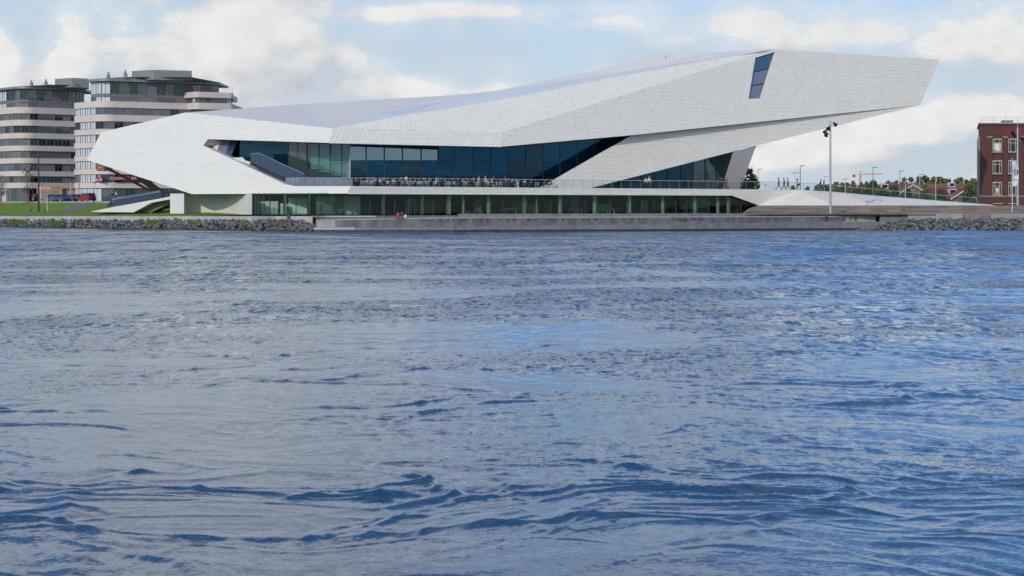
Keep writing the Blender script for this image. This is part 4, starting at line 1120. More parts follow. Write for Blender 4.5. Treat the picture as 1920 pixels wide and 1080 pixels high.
mb.prism([(x - .15, z, 2.42), (x + .75, z, 2.42), (x + .7, z, 3.7), (x + .05, z, 3.75)], (0, .3, 0))
obj('sculpture', mb, 'yellow_green', None, label='bushy yellow-green sculpture standing behind the ground floor glass', cat='sculpture')
mb = MB(); z = gfz(890) + 2.0; pr_ = [(872, 398), (878, 396), (885, 398), (891, 392), (896, 387), (901, 390), (905, 397), (906, 400), (900, 400), (896, 394), (890, 399), (880, 400), (872, 401)]
mb.prism([P(x, y, z) for x, y in pr_], (0, .9, 0)); obj('lounge_seat', mb, 'grey_form', None, label='grey wave-shaped lounge seat behind the ground floor glass', cat='seat')
mb = MB(); z = gfz(803) + 3; mb.box(lx(797, z), z, 2.42, lx(816, z), z + .3, hz(376, z)); obj('interior_panel', mb, 'olive', mus)
mb = MB(); z = gfz(932) + 3; mb.box(lx(922, z), z, 2.42, lx(941, z), z + .8, hz(393, z), bev=.08); obj('bench', mb, 'navy_cloth', None, label='low dark blue bench inside, right of the wave-shaped lounge seat', cat='bench')
mb = MB(); z = gfz(1362) + 2.6; mb.box(lx(1351, z), z, 2.42, lx(1360, z), z + .4, hz(388, z)); mb.prism([P(1370, 399, z), P(1386, 399, z), P(1386, 386, z), P(1378, 383, z), P(1370, 385, z)], (0, .3, 0)); obj('interior_panel', mb, 'orange_form', mus)

# white base wall under the left body
mb = MB(); z = 283.0
mb.prism([P(319, 400.5, z), P(345, 400.5, z - .6), P(345, 363, z - .6), P(319, 363, z)], (0, 9, 0)); obj('base_wall', mb, 'white_wall', mus)
mb = MB(); n_ = 14; top = []; ptsb = []; ptst = []
for i in range(n_ + 1):
    t = i / n_; x = 345 + (473 - 345) * t; zz = z - .6 + (r1.y + 7.4 - z + .6) * t + 9.5 * math.sin(t * math.pi) ** .6 ; ptsb.append(P(x, 402.5, zz)); ptst.append(P(x, 362.5, zz))
for i in range(n_): mb.poly([ptsb[i], ptsb[i + 1], ptst[i + 1], ptst[i]])
obj('base_wall', mb, 'white_wall', mus, smooth=True)
# ramp bridge on the left: white tongue with blue glass sides
rz = 292.0
mb = MB(); off = Vector((1.2, 5.5, .0))
outl = [(168, 397.2), (250, 398.2), (284, 380), (330, 371.5), (366, 365.6), (398, 366), (398, 363.2), (356, 361.6), (330, 366.3), (300, 372.2), (240, 383.2), (196, 391.5)]
mb.prism([P(x, y, rz + (x - 168) * -.035) for x, y in outl], off); obj('ramp_bridge', mb, 'white_wall', mus)
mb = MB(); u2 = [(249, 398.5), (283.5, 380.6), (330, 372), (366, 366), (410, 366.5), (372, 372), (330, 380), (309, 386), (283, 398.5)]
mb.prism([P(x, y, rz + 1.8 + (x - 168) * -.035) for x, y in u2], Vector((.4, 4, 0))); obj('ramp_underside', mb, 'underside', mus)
gt_ = [(197.5, 389, 213, 374.5), (213, 386.5, 230, 371.8), (230, 383.5, 248, 368.8), (248, 380.2, 266, 365.9), (266, 377, 285, 362.8), (285, 373.8, 303, 360), (303, 370.3, 322, 357.4), (322, 366.8, 342, 358.0)]
for i, (x0, yb, x1, yt) in enumerate(gt_):
    x2 = gt_[i + 1][0] if i < 7 else 342; yb2 = gt_[i + 1][1] if i < 7 else 363
    yt0 = gt_[i][3] if i else 389 ; yt1 = gt_[i + 1][3] if i < 7 else 361
    z_ = rz + .4 + (x0 - 168) * -.035; mb = MB()
    q4_ = [P(x0 + .2, yb, z_), P(x2 - .2, yb2, z_ + .2), P(x2 + (14 if i == 0 else 0) - .2, (372.5 if i == 0 else yt1), z_ + .2), P(x0 + (14 if i == 0 else .2), (374.5 if i == 0 else yt0), z_)]
    if i == 0: q4_ = [P(197.5, 389, z_), P(213, 386.2, z_ + .2), P(213, 374, z_ + .2), P(211, 374.6, z_)]
    if i == 1: q4_[3] = P(213.3, 374, z_); q4_[2] = P(230, 371, z_ + .2)
    mb.prism(q4_, (0, .03, 0)); obj('balustrade_glass', mb, 'glass_balustrade' if i < 6 else 'glass_rail', mus)
    mb = MB(); mb.prism([p + off * .8 for p in q4_], (0, .03, 0)); obj('balustrade_glass', mb, 'glass_balustrade', mus)
mb = MB(); mb.bar(P(211, 374.4, rz - 1.1), P(300, 359.6, rz - 4.2), .08, .06); mb.bar(P(211, 372, rz + 3.3), P(300, 357.5, rz + .2), .08, .06); obj('handrail', mb, 'steel', mus)
mb = MB(); mb.bar(P(262, 333, 297), P(297, 358, 297), .9, 1.0); mb.prism([P(296, 359, 296), P(306, 359, 296), P(303, 353.5, 296), P(297, 354, 296)], (0, 1, 0)); obj('stair_beam', mb, 'brown_beam', mus)

# ramp on the right: white tiled slope running down to the timber steps
rp = [rb(1500, 356), P(1562, 359.8, 296), P(1640, 367, 297), P(1760, 376.6, 298.5), P(1862, 384.3, 300)]
SHELL = MB()
base_pts = [P(1862, 385.4, 297), P(1640, 385.4, 288.5), P(1422.5, 385.2, rb(1422, 385).y)]
b1_, b2_ = P(1562, 385.4, 288.5), base_pts[1]
for i_, tri_ in enumerate(([rp[0], b1_, base_pts[2]], [rp[0], rp[1], b1_], [rp[1], b2_, b1_], [rp[1], rp[2], b2_], [rp[2], base_pts[0], b2_], [rp[2], rp[3], base_pts[0]], [rp[3], rp[4], base_pts[0]])):
    facet(tri_, a=.85, rot=R(45), seed=21 + i_)
back = Vector((0, 7, 0))
for p, q_ in zip(rp, rp[1:]): SHELL.poly([p, q_, q_ + back, p + back], 1)
SHELL.poly([rb(1425, 355), rp[0], rp[0] + back, rb(1425, 355) + back], 1)
obj('ramp_body', SHELL, ['joint', 'white_wall', 'shade_tint_wall'], mus)

# cladding panels: the 300 largest as parts, the rest as one field
PANELS.sort(key=lambda q_: -q_[0] * (1 if 0 < q_[4] < 1920 else 0))
for s_, v_, f_, t_, _x in PANELS[:300]:
    mb = MB(); mb.add(v_, f_, 0, t_); obj('panel', mb, 'white_panel', mus)
mb = MB()
for s_, v_, f_, t_, _x in PANELS[300:]: mb.add(v_, f_, 0, t_)
obj('cladding', mb, 'white_panel', mus, kind='stuff')
print('panels', len(PANELS), PANELS[0][0], PANELS[300][0])

# ================================================================== apartment towers on the left
mat('stone_band', (.66, .565, .485), .8, var=.10, scale=.5, stretch=(.4, .4, 3), bump=.06)
mat('stone_pale', (.60, .52, .46), .8, var=.10, scale=.5)
mat('purple_brick', (.19, .175, .20), .8, var=.14, scale=1.2)
mat('zinc', (.27, .285, .26), .5, var=.1, metal=.3)
mat('zinc_roof', (.24, .27, .27), .5, var=.12, metal=.3)
mat('window_frame', (.17, .18, .19), .5)
mat('white_blind', (.60, .62, .63), .7)
mat('red_sign', (.26, .012, .05), .6); mat('pink_sign', (.62, .12, .16), .6); mat('white_print', (.8, .78, .78), .6)
mat('board_ochre', (.33, .225, .10), .7, var=.25, scale=.4); mat('dark_print', (.10, .06, .04), .7)
def offset_path(path, d):
    out = []
    for i, p in enumerate(path):
        t = (path[min(i + 1, len(path) - 1)] - path[max(i - 1, 0)]).normalized(); out.append(p + Vector((t.y, -t.x)) * d)
    return out
def resample(path, step):
    L = [0.0]
    for a, b in zip(path, path[1:]): L.append(L[-1] + (b - a).length)
    n = max(1, round(L[-1] / step)); out = []; j = 0
    for i in range(n + 1):
        s = L[-1] * i / n
        while j < len(L) - 2 and L[j + 1] < s: j += 1
        t = (s - L[j]) / max(1e-9, L[j + 1] - L[j]); out.append(path[j].lerp(path[j + 1], t))
    return out
def rounded(pts, rad, seg=7):
    out = [pts[0]]
    for a, b, c in zip(pts, pts[1:], pts[2:]):
        u, v = (a - b).normalized(), (c - b).normalized(); half = u.angle(v) / 2; d = rad / math.tan(half)
        p, q_ = b + u * d, b + v * d; ctr = b + (u + v).normalized() * (rad / math.sin(half))
        for i in range(seg + 1):
            t = i / seg; m_ = p.lerp(q_, t) - ctr; out.append(ctr + m_.normalized() * rad)
    out.append(pts[-1]); return out
def wall_strip(mb, path, z0, z1, mi=0):
    for a, b in zip(path, path[1:]): mb.poly([(a.x, a.y, z0), (b.x, b.y, z0), (b.x, b.y, z1), (a.x, a.y, z1)], mi)
def slab_ring(mb, path, depth, z0, z1, mi=0):
    """Solid slab under the path, closed towards the back."""
    back = [Vector((path[-1].x, path[-1].y + depth)), Vector((path[0].x, path[0].y + depth))]
    ring = list(path) + back; n = len(ring)
    mb.add([(p.x, p.y, z0) for p in ring] + [(p.x, p.y, z1) for p in ring], [list(range(n - 1, -1, -1)), list(range(n, 2 * n))] + [[i, (i + 1) % n, (i + 1) % n + n, i + n] for i in range(n)], mi)
WIN_CACHE = {}
def window_meshes(wd, h):
    key = (round(wd, 1), round(h, 1))
    if key not in WIN_CACHE:
        f = MB(); b = .07
        f.box(-wd / 2, -.10, 0, -wd / 2 + b, .05, h); f.box(wd / 2 - b, -.10, 0, wd / 2, .05, h); f.box(-wd / 2 + b, -.10, 0, wd / 2 - b, .05, b); f.box(-wd / 2 + b, -.10, h - b, wd / 2 - b, .05, h)
        f.box(-wd * .08, -.09, b, -wd * .08 + .05, .04, h - b)
        p = MB(); p.box(-wd / 2 + b, .0, b, wd / 2 - b, .03, h - b)
        WIN_CACHE[key] = (f.mesh('window', ['window_frame']), p.mesh('pane', ['glass_tower']))
    return WIN_CACHE[key]
def windows_along(tower, path, z, h, step, rnd, mix=('glass_tower',), skip=lambda t: False, panel='purple_brick', pprob=.25):
    pts = resample(path, step); n = len(pts) - 1
    for i, (a, b) in enumerate(zip(pts, pts[1:])):
        t = (i + .5) / n; c = (a + b) / 2; ang = math.atan2(b.y - a.y, b.x - a.x)
        if skip(t): continue
        if rnd.random() < pprob and t > .35:
            mb = MB(); d = (b - a).normalized()
            mb.prism([(a.x, a.y, z), (b.x, b.y, z), (b.x, b.y, z + h), (a.x, a.y, z + h)], (0, .12, 0)); obj('wall_panel', mb, panel, tower); continue
        fm, pm = window_meshes((b - a).length - .04, h)
        f = link_mesh('window', fm, tower, Vector((c.x, c.y, z)) - ORG[tower.name], ang); ORG[f.name] = ORG[tower.name]
        mt = 'white_blind' if t < .22 and rnd.random() < .9 else rnd.choice(mix)
        link_mesh('pane', pm, f, mats=[mt])
def tower(corner, left, right, z_base, levels, label, tops, rnd_seed, roofbox, chims, storey=2.98):
    rnd = random.Random(rnd_seed)
    Cn, Lf, Rt = Vector(corner), Vector(left), Vector(right)
    tw = empty('apartment_tower', (Cn.x, Cn.y, z_base), label, 'apartment block', 'apartment towers')
    path = rounded([Lf, Cn, Rt], 3.6)
    outer = offset_path(path, .30)
    top = z_base
    core = MB(); inner = offset_path(path, -1.6)
    z_set = levels[-1][1]
    wall_strip(core, inner, z_base, z_set); obj('inner_wall', core, 'interior_grey', tw)
    for (b0, b1) in levels:
        mb = MB(); slab_ring(mb, outer, 14, b0, b1); obj('stone_band', mb, 'stone_band', tw)
    prev = z_base
    for i, (b0, b1) in enumerate(levels):
        h = b0 - prev
        windows_along(tw, path, prev + .01, h - .02, 2.25 if i else 2.6, rnd, ('glass_tower', 'glass_tower', 'glass_far', 'glass_tower', 'glass_teal'), pprob=.24 if i else .12, panel='purple_brick' if i else 'stone_pale')
        prev = b1
    # two set-back storeys of purple brick and glass under a zinc roof
    z0 = z_set; z1 = tops[0]; z2 = tops[1]
    setp = offset_path(rounded([Lf + (Cn - Lf) * .42, Cn, Cn + (Rt - Cn) * .90], 3.2), -1.3)
    windows_along(tw, setp, z0 + .02, z1 - z0 - .5, 2.2, rnd, ('glass_teal', 'glass_tower', 'glass_tower'), pprob=.38)
    mb = MB(); slab_ring(mb, offset_path(setp, .06), 10, z1 - .48, z1 + .1); obj('wall_band', mb, 'purple_brick', tw)
    windows_along(tw, setp, z1 + .12, z2 - z1 - .14, 2.2, rnd, ('glass_teal', 'glass_teal', 'glass_tower', 'glass_clear'), pprob=.34)
    mb = MB(); wall_strip(mb, offset_path(setp, -1.4), z0, z2); obj('inner_wall', mb, 'interior_grey', tw)
    eav = offset_path(setp, .95); rf = MB(); slab_ring(rf, eav, 12, z2 + .12, z2 + .62); r_ = obj('roof', rf, 'zinc', tw)
    # sloping standing-seam roof and the plant room on it
    bx = roofbox; zb = z2 + .62; sl = MB()
    ctr = [Vector((bx[0], bx[1])), Vector((bx[2], bx[1]))]; m_ = len(eav)
    tops_ = [Vector((min(max(p.x, bx[0]), bx[2]), bx[1] + .4)) for p in eav]
    for i in range(m_ - 1):
        a, b, c, d = eav[i], eav[i + 1], tops_[i + 1], tops_[i]
        if (c - d).length > 1e-3: sl.poly([(a.x, a.y, zb), (b.x, b.y, zb), (c.x, c.y, zb + .62), (d.x, d.y, zb + .62)])
        else: sl.poly([(a.x, a.y, zb), (b.x, b.y, zb), (c.x, c.y, zb + .62)])
    seams = resample(eav, 1.1)
    for p in seams:
        t_ = Vector((min(max(p.x, bx[0]), bx[2]), bx[1] + .4)); sl.bar((p.x, p.y, zb + .03), (t_.x, t_.y, zb + .65), .06, .06)
    obj('roof_slope', sl, 'zinc_roof', tw)
    mb = MB(); c0_ = Vector((bx[0], bx[1] + 4.0)); c1_ = Vector((bx[0] + (bx[2] - bx[0]) * bx[4], bx[1])); c2_ = Vector((bx[2], bx[1] + 3.2))
    mb.prism([(c0_.x, c0_.y, zb), (c1_.x, c1_.y, zb), (c2_.x, c2_.y, zb), (c1_.x + 2, c1_.y + 9, zb)], (0, 0, bx[3]))
    for a, b in ((c0_, c1_), (c1_, c2_)):
        for j in range(1, 16): p = a.lerp(b, j / 16); mb.box(p.x - .05, p.y - .08, zb, p.x + .05, p.y, zb + bx[3])
    obj('plant_room', mb, 'zinc', tw)
    for (x, y, h) in chims:
        mb = MB(); mb.tube((x, y, zb + .3), (x, y, zb + h), .42, n=10); mb.tube((x, y, zb + h - .5), (x, y, zb + h + .6), .2, n=8); obj('chimney', mb, 'zinc', tw)
    return tw, path, outer
def band_levels(z_base, first_h, n, gap_h, band_h):
    out = []; z = z_base + first_h
    for i in range(n): out.append((z, z + band_h)); z += band_h + gap_h
    return out
# nearer tower: corner near px 196, bands measured at the corner
ZB = 400.0
T2 = dict(corner=(lx(190, ZB), ZB), left=(lx(141.5, 408), 408), right=(lx(438, 416), 416))
bands2 = [(352.5, 342.2), (326.5, 316.5), (301.5, 291.5), (277, 266.5), (252, 241.5), (227, 214.5), (201.0, 189.0)]
lev2 = [(hz(a, ZB), hz(b, ZB)) for a, b in bands2]
tw2, path2, out2 = tower(T2['corner'], T2['left'], T2['right'], 4.3, lev2, 'nearer stone-banded apartment tower with a zinc roof, partly behind the white museum', (hz(175.5, ZB), hz(152, ZB)), 3,
                         (lx(240, 404), 404.0, lx(355, 404), 2.25, .42), ((lx(203, 403), 403, 1.1), (lx(235, 403), 403, 1.5)))
# projecting corner balconies at its right end
for (y0, y1) in ((182.5, 172.0), (204.5, 192.5)):
    pp = rounded([Vector((lx(341, 412), 412)), Vector((lx(367, 407.5), 407.5)), Vector((lx(437.5, 412), 412)), Vector((lx(438, 424), 424))], 1.2, 4)
    mb = MB(); slab_ring(mb, pp, 6, hz(y0, 408), hz(y1, 408)); obj('stone_band', mb, 'stone_band', tw2)
pp = [Vector((lx(345, 412.4), 412.4)), Vector((lx(367, 408.6), 408.6)), Vector((lx(434, 413), 413))]
windows_along(tw2, pp, hz(192.3, 408), hz(182.7, 408) - hz(192.3, 408), 1.3, random.Random(5), ('glass_tower', 'white_blind', 'glass_teal'), pprob=.2)
mb = MB(); wall_strip(mb, [p + Vector((0, .9)) for p in pp], hz(193, 408), hz(182, 408)); obj('inner_wall', mb, 'interior', tw2)
mb = MB(); p0, p1 = P(418, 172, 412), P(436, 172, 413)
for zz in (0, .5, 1.0): mb.bar(p0 + Vector((0, 0, zz + .1)), p1 + Vector((0, 0, zz + .1)), .05, .05)
for t in (0, .33, .66, 1): q_ = p0.lerp(p1, t); mb.box(q_.x - .03, q_.y, q_.z, q_.x + .03, q_.y + .05, q_.z + 1.1)
obj('balcony_rail', mb, 'mid_metal', tw2)
# farther tower
ZC = 432.0
T1 = dict(corner=(lx(38, ZC), ZC), left=(lx(-60, 452), 452), right=(lx(176, 446), 446))
bands1 = [(352.8, 342.5), (330, 320.5), (306, 296), (282.5, 272.5), (259, 248.8), (235, 224), (212, 200)]
lev1 = [(hz(a, ZC), hz(b, ZC)) for a, b in bands1]
tw1, path1, out1 = tower(T1['corner'], T1['left'], T1['right'], 4.3, lev1, 'farther stone-banded apartment tower at the left edge, with two small roof chimneys', (hz(187, ZC), hz(166, ZC)), 8,
                         (lx(95, 436), 436.0, lx(160, 436), 2.3, .62), ((lx(59, 434), 434, 1.0), (lx(86, 434), 434, 1.2)))
# third block glimpsed at the far left
bk3 = empty('apartment_block', (lx(0, 480), 480, 4), 'low pale apartment block glimpsed behind the farther tower at the left edge', 'apartment block')
mb = MB(); mb.box(lx(-120, 480), 480, 4, lx(20, 480), 495, hz(188, 480)); obj('wall', mb, 'stone_pale', bk3)
mb = MB(); mb.box(lx(-120, 479), 478.6, hz(188, 480), lx(20.6, 479), 495, hz(184.5, 480)); obj('roof', mb, 'board_ochre', bk3)
for i in range(6):
    fm, pm = window_meshes(1.5, 2.0); f = link_mesh('window', fm, bk3, Vector((lx(17 - i * 14, 480) - 0, 479.9, hz(200, 480))) - ORG[bk3.name]); ORG[f.name] = ORG[bk3.name]; link_mesh('pane', pm, f)
# for-sale lettering in the windows of the nearer tower
def text_mesh(txt, size, material, ext=.004):
    cu = bpy.data.curves.new('lettering', 'FONT'); cu.body = txt; cu.size = size; cu.extrude = ext; cu.align_x = 'CENTER'; cu.align_y = 'CENTER'; cu.resolution_u = 2
    o = bpy.data.objects.new('lettering_tmp', cu); COL.objects.link(o); dg = bpy.context.evaluated_depsgraph_get()
    me = bpy.data.meshes.new_from_object(o.evaluated_get(dg)); bpy.data.objects.remove(o); me.materials.clear(); me.materials.append(M[material]); me.name = 'lettering'; return me
def sign(px0, px1, y0, y1, z0, z1, lines, matn, label, size, group=None, tmat='white_print', at=(.5, .5), back=None):
    A_, B_ = P(px0, y1, z0), P(px1, y1, z1); h = hz(y0, z0) - hz(y1, z0); ang = math.atan2(B_.y - A_.y, B_.x - A_.x); wd = Vector((B_.x - A_.x, B_.y - A_.y)).length
    s_ = empty('sale_sign', A_, label, 'sign', group, rz=ang)
    mb = MB(); mb.box(0, -.05, 0, wd, 0, h); obj('board', mb, matn, s_, local=True)
    for i, tx in enumerate(lines):
        o = link_mesh('lettering', text_mesh(tx, size, tmat), s_, (wd * at[0], -.062, h * at[1] + (len(lines) / 2 - .5 - i) * size * .95)); o.rotation_euler = (R(90), 0, 0)
    return s_
def rightface(px): return zl(px, 196, 399.2, 438, 415.4)
sign(180.5, 192.5, 329, 340.2, 400.4, 399.0, ['TE', 'KOOP'], 'red_sign', 'square dark red for-sale sign on two lines in a tower window', .78, 'for-sale signs in the tower windows')
sign(208.5, 228.5, 331, 338, rightface(208), rightface(228), ['TE KOOP'], 'red_sign', 'wide dark red sign reading te koop in the tower window strip', .80, 'for-sale signs in the tower windows')
sign(231, 242.5, 331, 338, rightface(231), rightface(242), ['020'], 'red_sign', 'dark red sign reading 020 beside the wide te koop sign', .80, 'for-sale signs in the tower windows')
sign(244.5, 256, 331, 338, rightface(244), rightface(256), ['639'], 'red_sign', 'dark red sign reading 639 nearest the museum edge', .80, 'for-sale signs in the tower windows')
bb = sign(69, 117, 349.2, 364, 372, 373, [], 'board_ochre', 'long ochre for-sale billboard on posts in front of the farther tower', .7)
ORG[bb.name] = Vector(bb.location)
for tx, x, z, s_ in (('TE KOOP', 1.5, 1.25, .62),):
    o = link_mesh('lettering', text_mesh(tx, s_, 'white_print'), bb, (x, -.062, z)); o.rotation_euler = (R(90), 0, 0)
mb = MB(); mb.box(.3, -.058, 1.0, 2.7, -.051, 1.55); obj('headline_panel', mb, 'pink_sign', bb, local=True)
mb = MB()
for i in range(9): x = 1.0 + i * .42; mb.box(x, -.06, .35, x + .28, -.052, .45)
for i in range(14): x = random.uniform(3.2, 5.2); z = random.uniform(.2, 1.4); mb.box(x, -.06, z, x + random.uniform(.1, .4), -.052, z + random.uniform(.05, .2))
obj('print', mb, 'dark_print', bb, local=True)
mb = MB()
for x in (.3, 2.7, 5.1): mb.box(x - .07, .01, -2.0, x + .07, .14, 1.7)
obj('post', mb, 'mid_metal', bb, local=True)

# ================================================================== right side: timber steps, brick building, houses, trees, lamps
for nm, c in (('plank_a', (.20, .155, .13)), ('plank_b', (.25, .20, .175)), ('plank_c', (.155, .12, .105)), ('plank_d', (.22, .19, .175))):
    mat(nm, c, .8, var=.18, scale=1.2, stretch=(.3, 3, 3))
ts = empty('timber_steps', (lx(1700, 280), 280, 2.5), 'broad weathered brown timber steps below the white ramp', 'steps')
NS = 7
xe = lambda k: 1393 + k * 4.6
TS_Z = lambda px, k: zl(px, 1400, 276.0, 1900, 274.5) + k * 1.55
mb = MB()
for k in range(NS):
    y1 = 400.3 - (k + 1) * 15.0 / NS; px = xe(k); i = 0
    while px < 2160:
        w_ = random.choice((24, 33, 41, 52)); p1 = min(px + w_, 2160); za, zb = TS_Z(px, k), TS_Z(p1, k); h1a, h1b = hz(y1, za), hz(y1, zb); h0 = hz(y1 + 15.0 / NS, za) - .02
        m2 = MB(); x0, x1 = lx(px, za) + .012, lx(p1, zb) - .012
        m2.add([(x0, za, h0), (x1, zb, h0), (x1, zb, h1b), (x0, za, h1a), (x1, zb + 1.53, h1b), (x0, za + 1.53, h1a)], [[0, 1, 2, 3], [3, 2, 4, 5]])
        obj('plank', m2, random.choice(('plank_a', 'plank_a', 'plank_b', 'plank_c', 'plank_d')), ts); px = p1
for k, (a_, b_) in enumerate(((1395, 1405), (1402, 1412), (1410, 1420))): mb.bar(P(a_, 400 - k * 3, 275.6), P(b_, 392 - k * 3, 279), .12, .2)
obj('stringer', mb, 'concrete', ts)
for (px, k) in ((1708, 5), (1694, 3), (1582, 1)):
    z = TS_Z(px, k) - .01; mb = MB(); y1 = 400.3 - (k + .5) * 15.0 / NS; mb.box(lx(px, z) - .25, z - .05, hz(y1 + .8, z), lx(px, z) + .25, z, hz(y1 - .5, z)); obj('step_light', mb, 'dark_metal', ts)
mb = MB(); mb.poly([(lx(1392, 276), 276, 2.42), (lx(2300, 274), 274, 2.42), (lx(2300, 274), 272.4, 2.40), (lx(1392, 276), 271.5, 2.40)]); obj('promenade', mb, 'pavement', kind='structure')

# --- brick building
mat('brick_red', (.115, .045, .036), .85, var=.22, scale=2.2, stretch=(1, 1, 2.2), bump=.1, bscale=14)
mat('brick_dark', (.105, .044, .038), .85, var=.2, scale=2.2)
mat('brick_bright', (.19, .035, .03), .8, var=.1)
mat('stone_cap', (.27, .21, .17), .8, var=.15)
mat('white_frame', (.46, .43, .38), .6)
BZ = 344.0
bbd = empty('brick_building', (lx(1836, BZ), BZ, 3.6), 'dark red brick building with tall pilasters and pale-framed windows at the right edge', 'building')
bx0, bx1 = lx(1837, BZ), lx(2150, BZ); tp = hz(233, BZ); bs_ = 3.3
bkx = lx(1834.6, BZ + 24)
mb = MB(); mb.prism([(bx0, BZ, bs_), (bx1, BZ, bs_), (bx1 + 6, BZ + 24, bs_), (bkx, BZ + 24, bs_)], (0, 0, tp - bs_)); obj('wall', mb, 'brick_red', bbd)
mb = MB(); mb.box(bx0 - .25, BZ - .45, bs_, bx1, BZ - .003, hz(369.5, BZ)); obj('plinth', mb, 'brick_dark', bbd)
mb = MB(); mb.box(bx0 - .3, BZ - .55, hz(369.4, BZ), bx1, BZ - .003, hz(366.6, BZ)); obj('plinth_band', mb, 'stone_cap', bbd)
mb = MB(); mb.prism([(bx0 - .35, BZ - .4, tp), (bx1, BZ - .4, tp), (bx1 + 6, BZ + 24, tp), (bkx - .3, BZ + 24, tp)], (0, 0, .28)); obj('coping', mb, 'stone_cap', bbd)
mat('brick_sunlit', (.34, .27, .24), .85, var=.1)  # paler copy of the brick, the low sun put into its colour
mb = MB(); mb.prism([(bx0 - .32, BZ - .1, bs_), (bx0 - .004, BZ - .1, bs_), (bkx - .004, BZ + 24, bs_), (bkx - .32, BZ + 24, bs_)], (0, 0, hz(256, BZ) - bs_)); obj('sunlit_side', mb, 'brick_sunlit', bbd)  # thin strip that paints sunlight on the side wall
for a_, b_ in ((1850, 1859), (1880, 1888.5), (1910, 1918.5), (1940, 1948.5), (1970, 1978.5), (2000, 2009)):
    mb = MB(); mb.box(lx(a_, BZ), BZ - .42, hz(366.4, BZ), lx(b_, BZ), BZ - .004, hz(259, BZ)); p_ = obj('pilaster', mb, 'brick_red', bbd)
    mb = MB(); mb.box(lx(a_, BZ) - .06, BZ - .5, hz(259, BZ), lx(b_, BZ) + .06, BZ - .004, hz(255.3, BZ)); obj('cap', mb, 'stone_cap', p_)
mb = MB(); mb.box(bx0 - .004, BZ - .30, hz(366.4, BZ), lx(1850, BZ) - .01, BZ - .004, hz(256, BZ)); obj('corner_pier', mb, 'brick_red', bbd)
mb = MB(); mb.box(lx(1882, BZ), BZ - .08, hz(254.5, BZ), lx(1917, BZ), BZ - .004, hz(240, BZ)); obj('sign_panel', mb, 'brick_bright', bbd)
bw = None
for cx_ in (1869.5, 1899, 1929.5, 1959.5, 1989):
    for (yt, yb) in ((260, 285), (300.5, 325.5), (341, 366)):
        x0, x1, z0, z1 = lx(cx_ - 9, BZ), lx(cx_ + 9, BZ), hz(yb, BZ), hz(yt, BZ)
        f = MB(); y0 = BZ - .16; b_ = .13
        f.box(x0, y0, z0, x0 + b_, BZ - .01, z1); f.box(x1 - b_, y0, z0, x1, BZ - .01, z1); f.box(x0 + b_, y0, z1 - .22, x1 - b_, BZ - .01, z1); f.box(x0 + b_, y0, z0, x1 - b_, BZ - .01, z0 + b_)
        for t in (.26, .74): f.box(x0 + (x1 - x0) * t - .06, y0, z0 + b_, x0 + (x1 - x0) * t + .06, BZ - .01, z1 - .22)
        f.box(x0 + b_, y0 + .02, z0 + (z1 - z0) * .66, x1 - b_, BZ - .01, z0 + (z1 - z0) * .66 + .12)
        wf = obj('window', f, 'white_frame', bbd)
        for (ta, tb) in ((.07, .24), (.28, .72), (.76, .93)):
            for (ua, ub) in ((.06, .65), (.71, .92)):
                g_ = MB(); g_.box(x0 + (x1 - x0) * ta, BZ - .06, z0 + (z1 - z0) * ua, x0 + (x1 - x0) * tb, BZ - .02, z0 + (z1 - z0) * ub)
                obj('pane', g_, 'glass_far', wf)
        s_ = MB(); s_.box(x0 - .1, BZ - .34, z0 - .22, x1 + .1, BZ - .005, z0); obj('sill', s_, 'stone_cap', wf)
        if cx_ == 1869.5 and yt == 260:
            cu = MB(); n_ = 16
            for i in range(n_):
                a0_, a1_ = i / n_, (i + 1) / n_; xx0, xx1 = x0 + .25 + (x1 - x0 - .5) * a0_, x0 + .25 + (x1 - x0 - .5) * a1_
                cu.poly([(xx0, BZ - .10 - .03 * (i % 2), z0 + .15 + .5 * abs(a0_ - .6)), (xx1, BZ - .10 - .03 * ((i + 1) % 2), z0 + .15 + .5 * abs(a1_ - .6)), (xx1, BZ - .10 - .03 * ((i + 1) % 2), z0 + (z1 - z0) * .64), (xx0, BZ - .10 - .03 * (i % 2), z0 + (z1 - z0) * .64)])
            obj('curtain', cu, 'blind', wf)
        if cx_ == 1869.5 and yt == 341:
            po = MB(); po.box(x0 + .62, BZ - .13, z0 + .25, x0 + 1.28, BZ - .10, z0 + 1.45); obj('poster', po, 'yellow_green', wf)
            po = MB(); po.box(x0 + .72, BZ - .138, z0 + .75, x0 + 1.18, BZ - .131, z0 + 1.3); obj('poster_print', po, 'white_print', wf)
for a_, b_ in ((1860, 1879), (1889, 1908)):
    mb = MB(); mb.box(lx(a_, BZ), BZ - .75, hz(382.6, BZ), lx(b_, BZ), BZ - .46, hz(381.2, BZ)); obj('basement_sill', mb, 'white_frame', bbd)
mb = MB(); yy = BZ + .6
for zz in (.55, 1.1): mb.bar((bx0 + .4, yy, tp + .28 + zz), (bx1, yy, tp + .28 + zz), .06, .06)
for i in range(14): mb.box(bx0 + .4 + i * 2.4, yy, tp + .28, bx0 + .47 + i * 2.4, yy + .06, tp + 1.4)
obj('roof_rail', mb, 'steel', bbd)
mb = MB(); mb.box(lx(1890, BZ), BZ + 2, tp + .28, lx(1905, BZ), BZ + 5, hz(224, BZ), bev=.05); obj('chimney', mb, 'concrete', bbd)

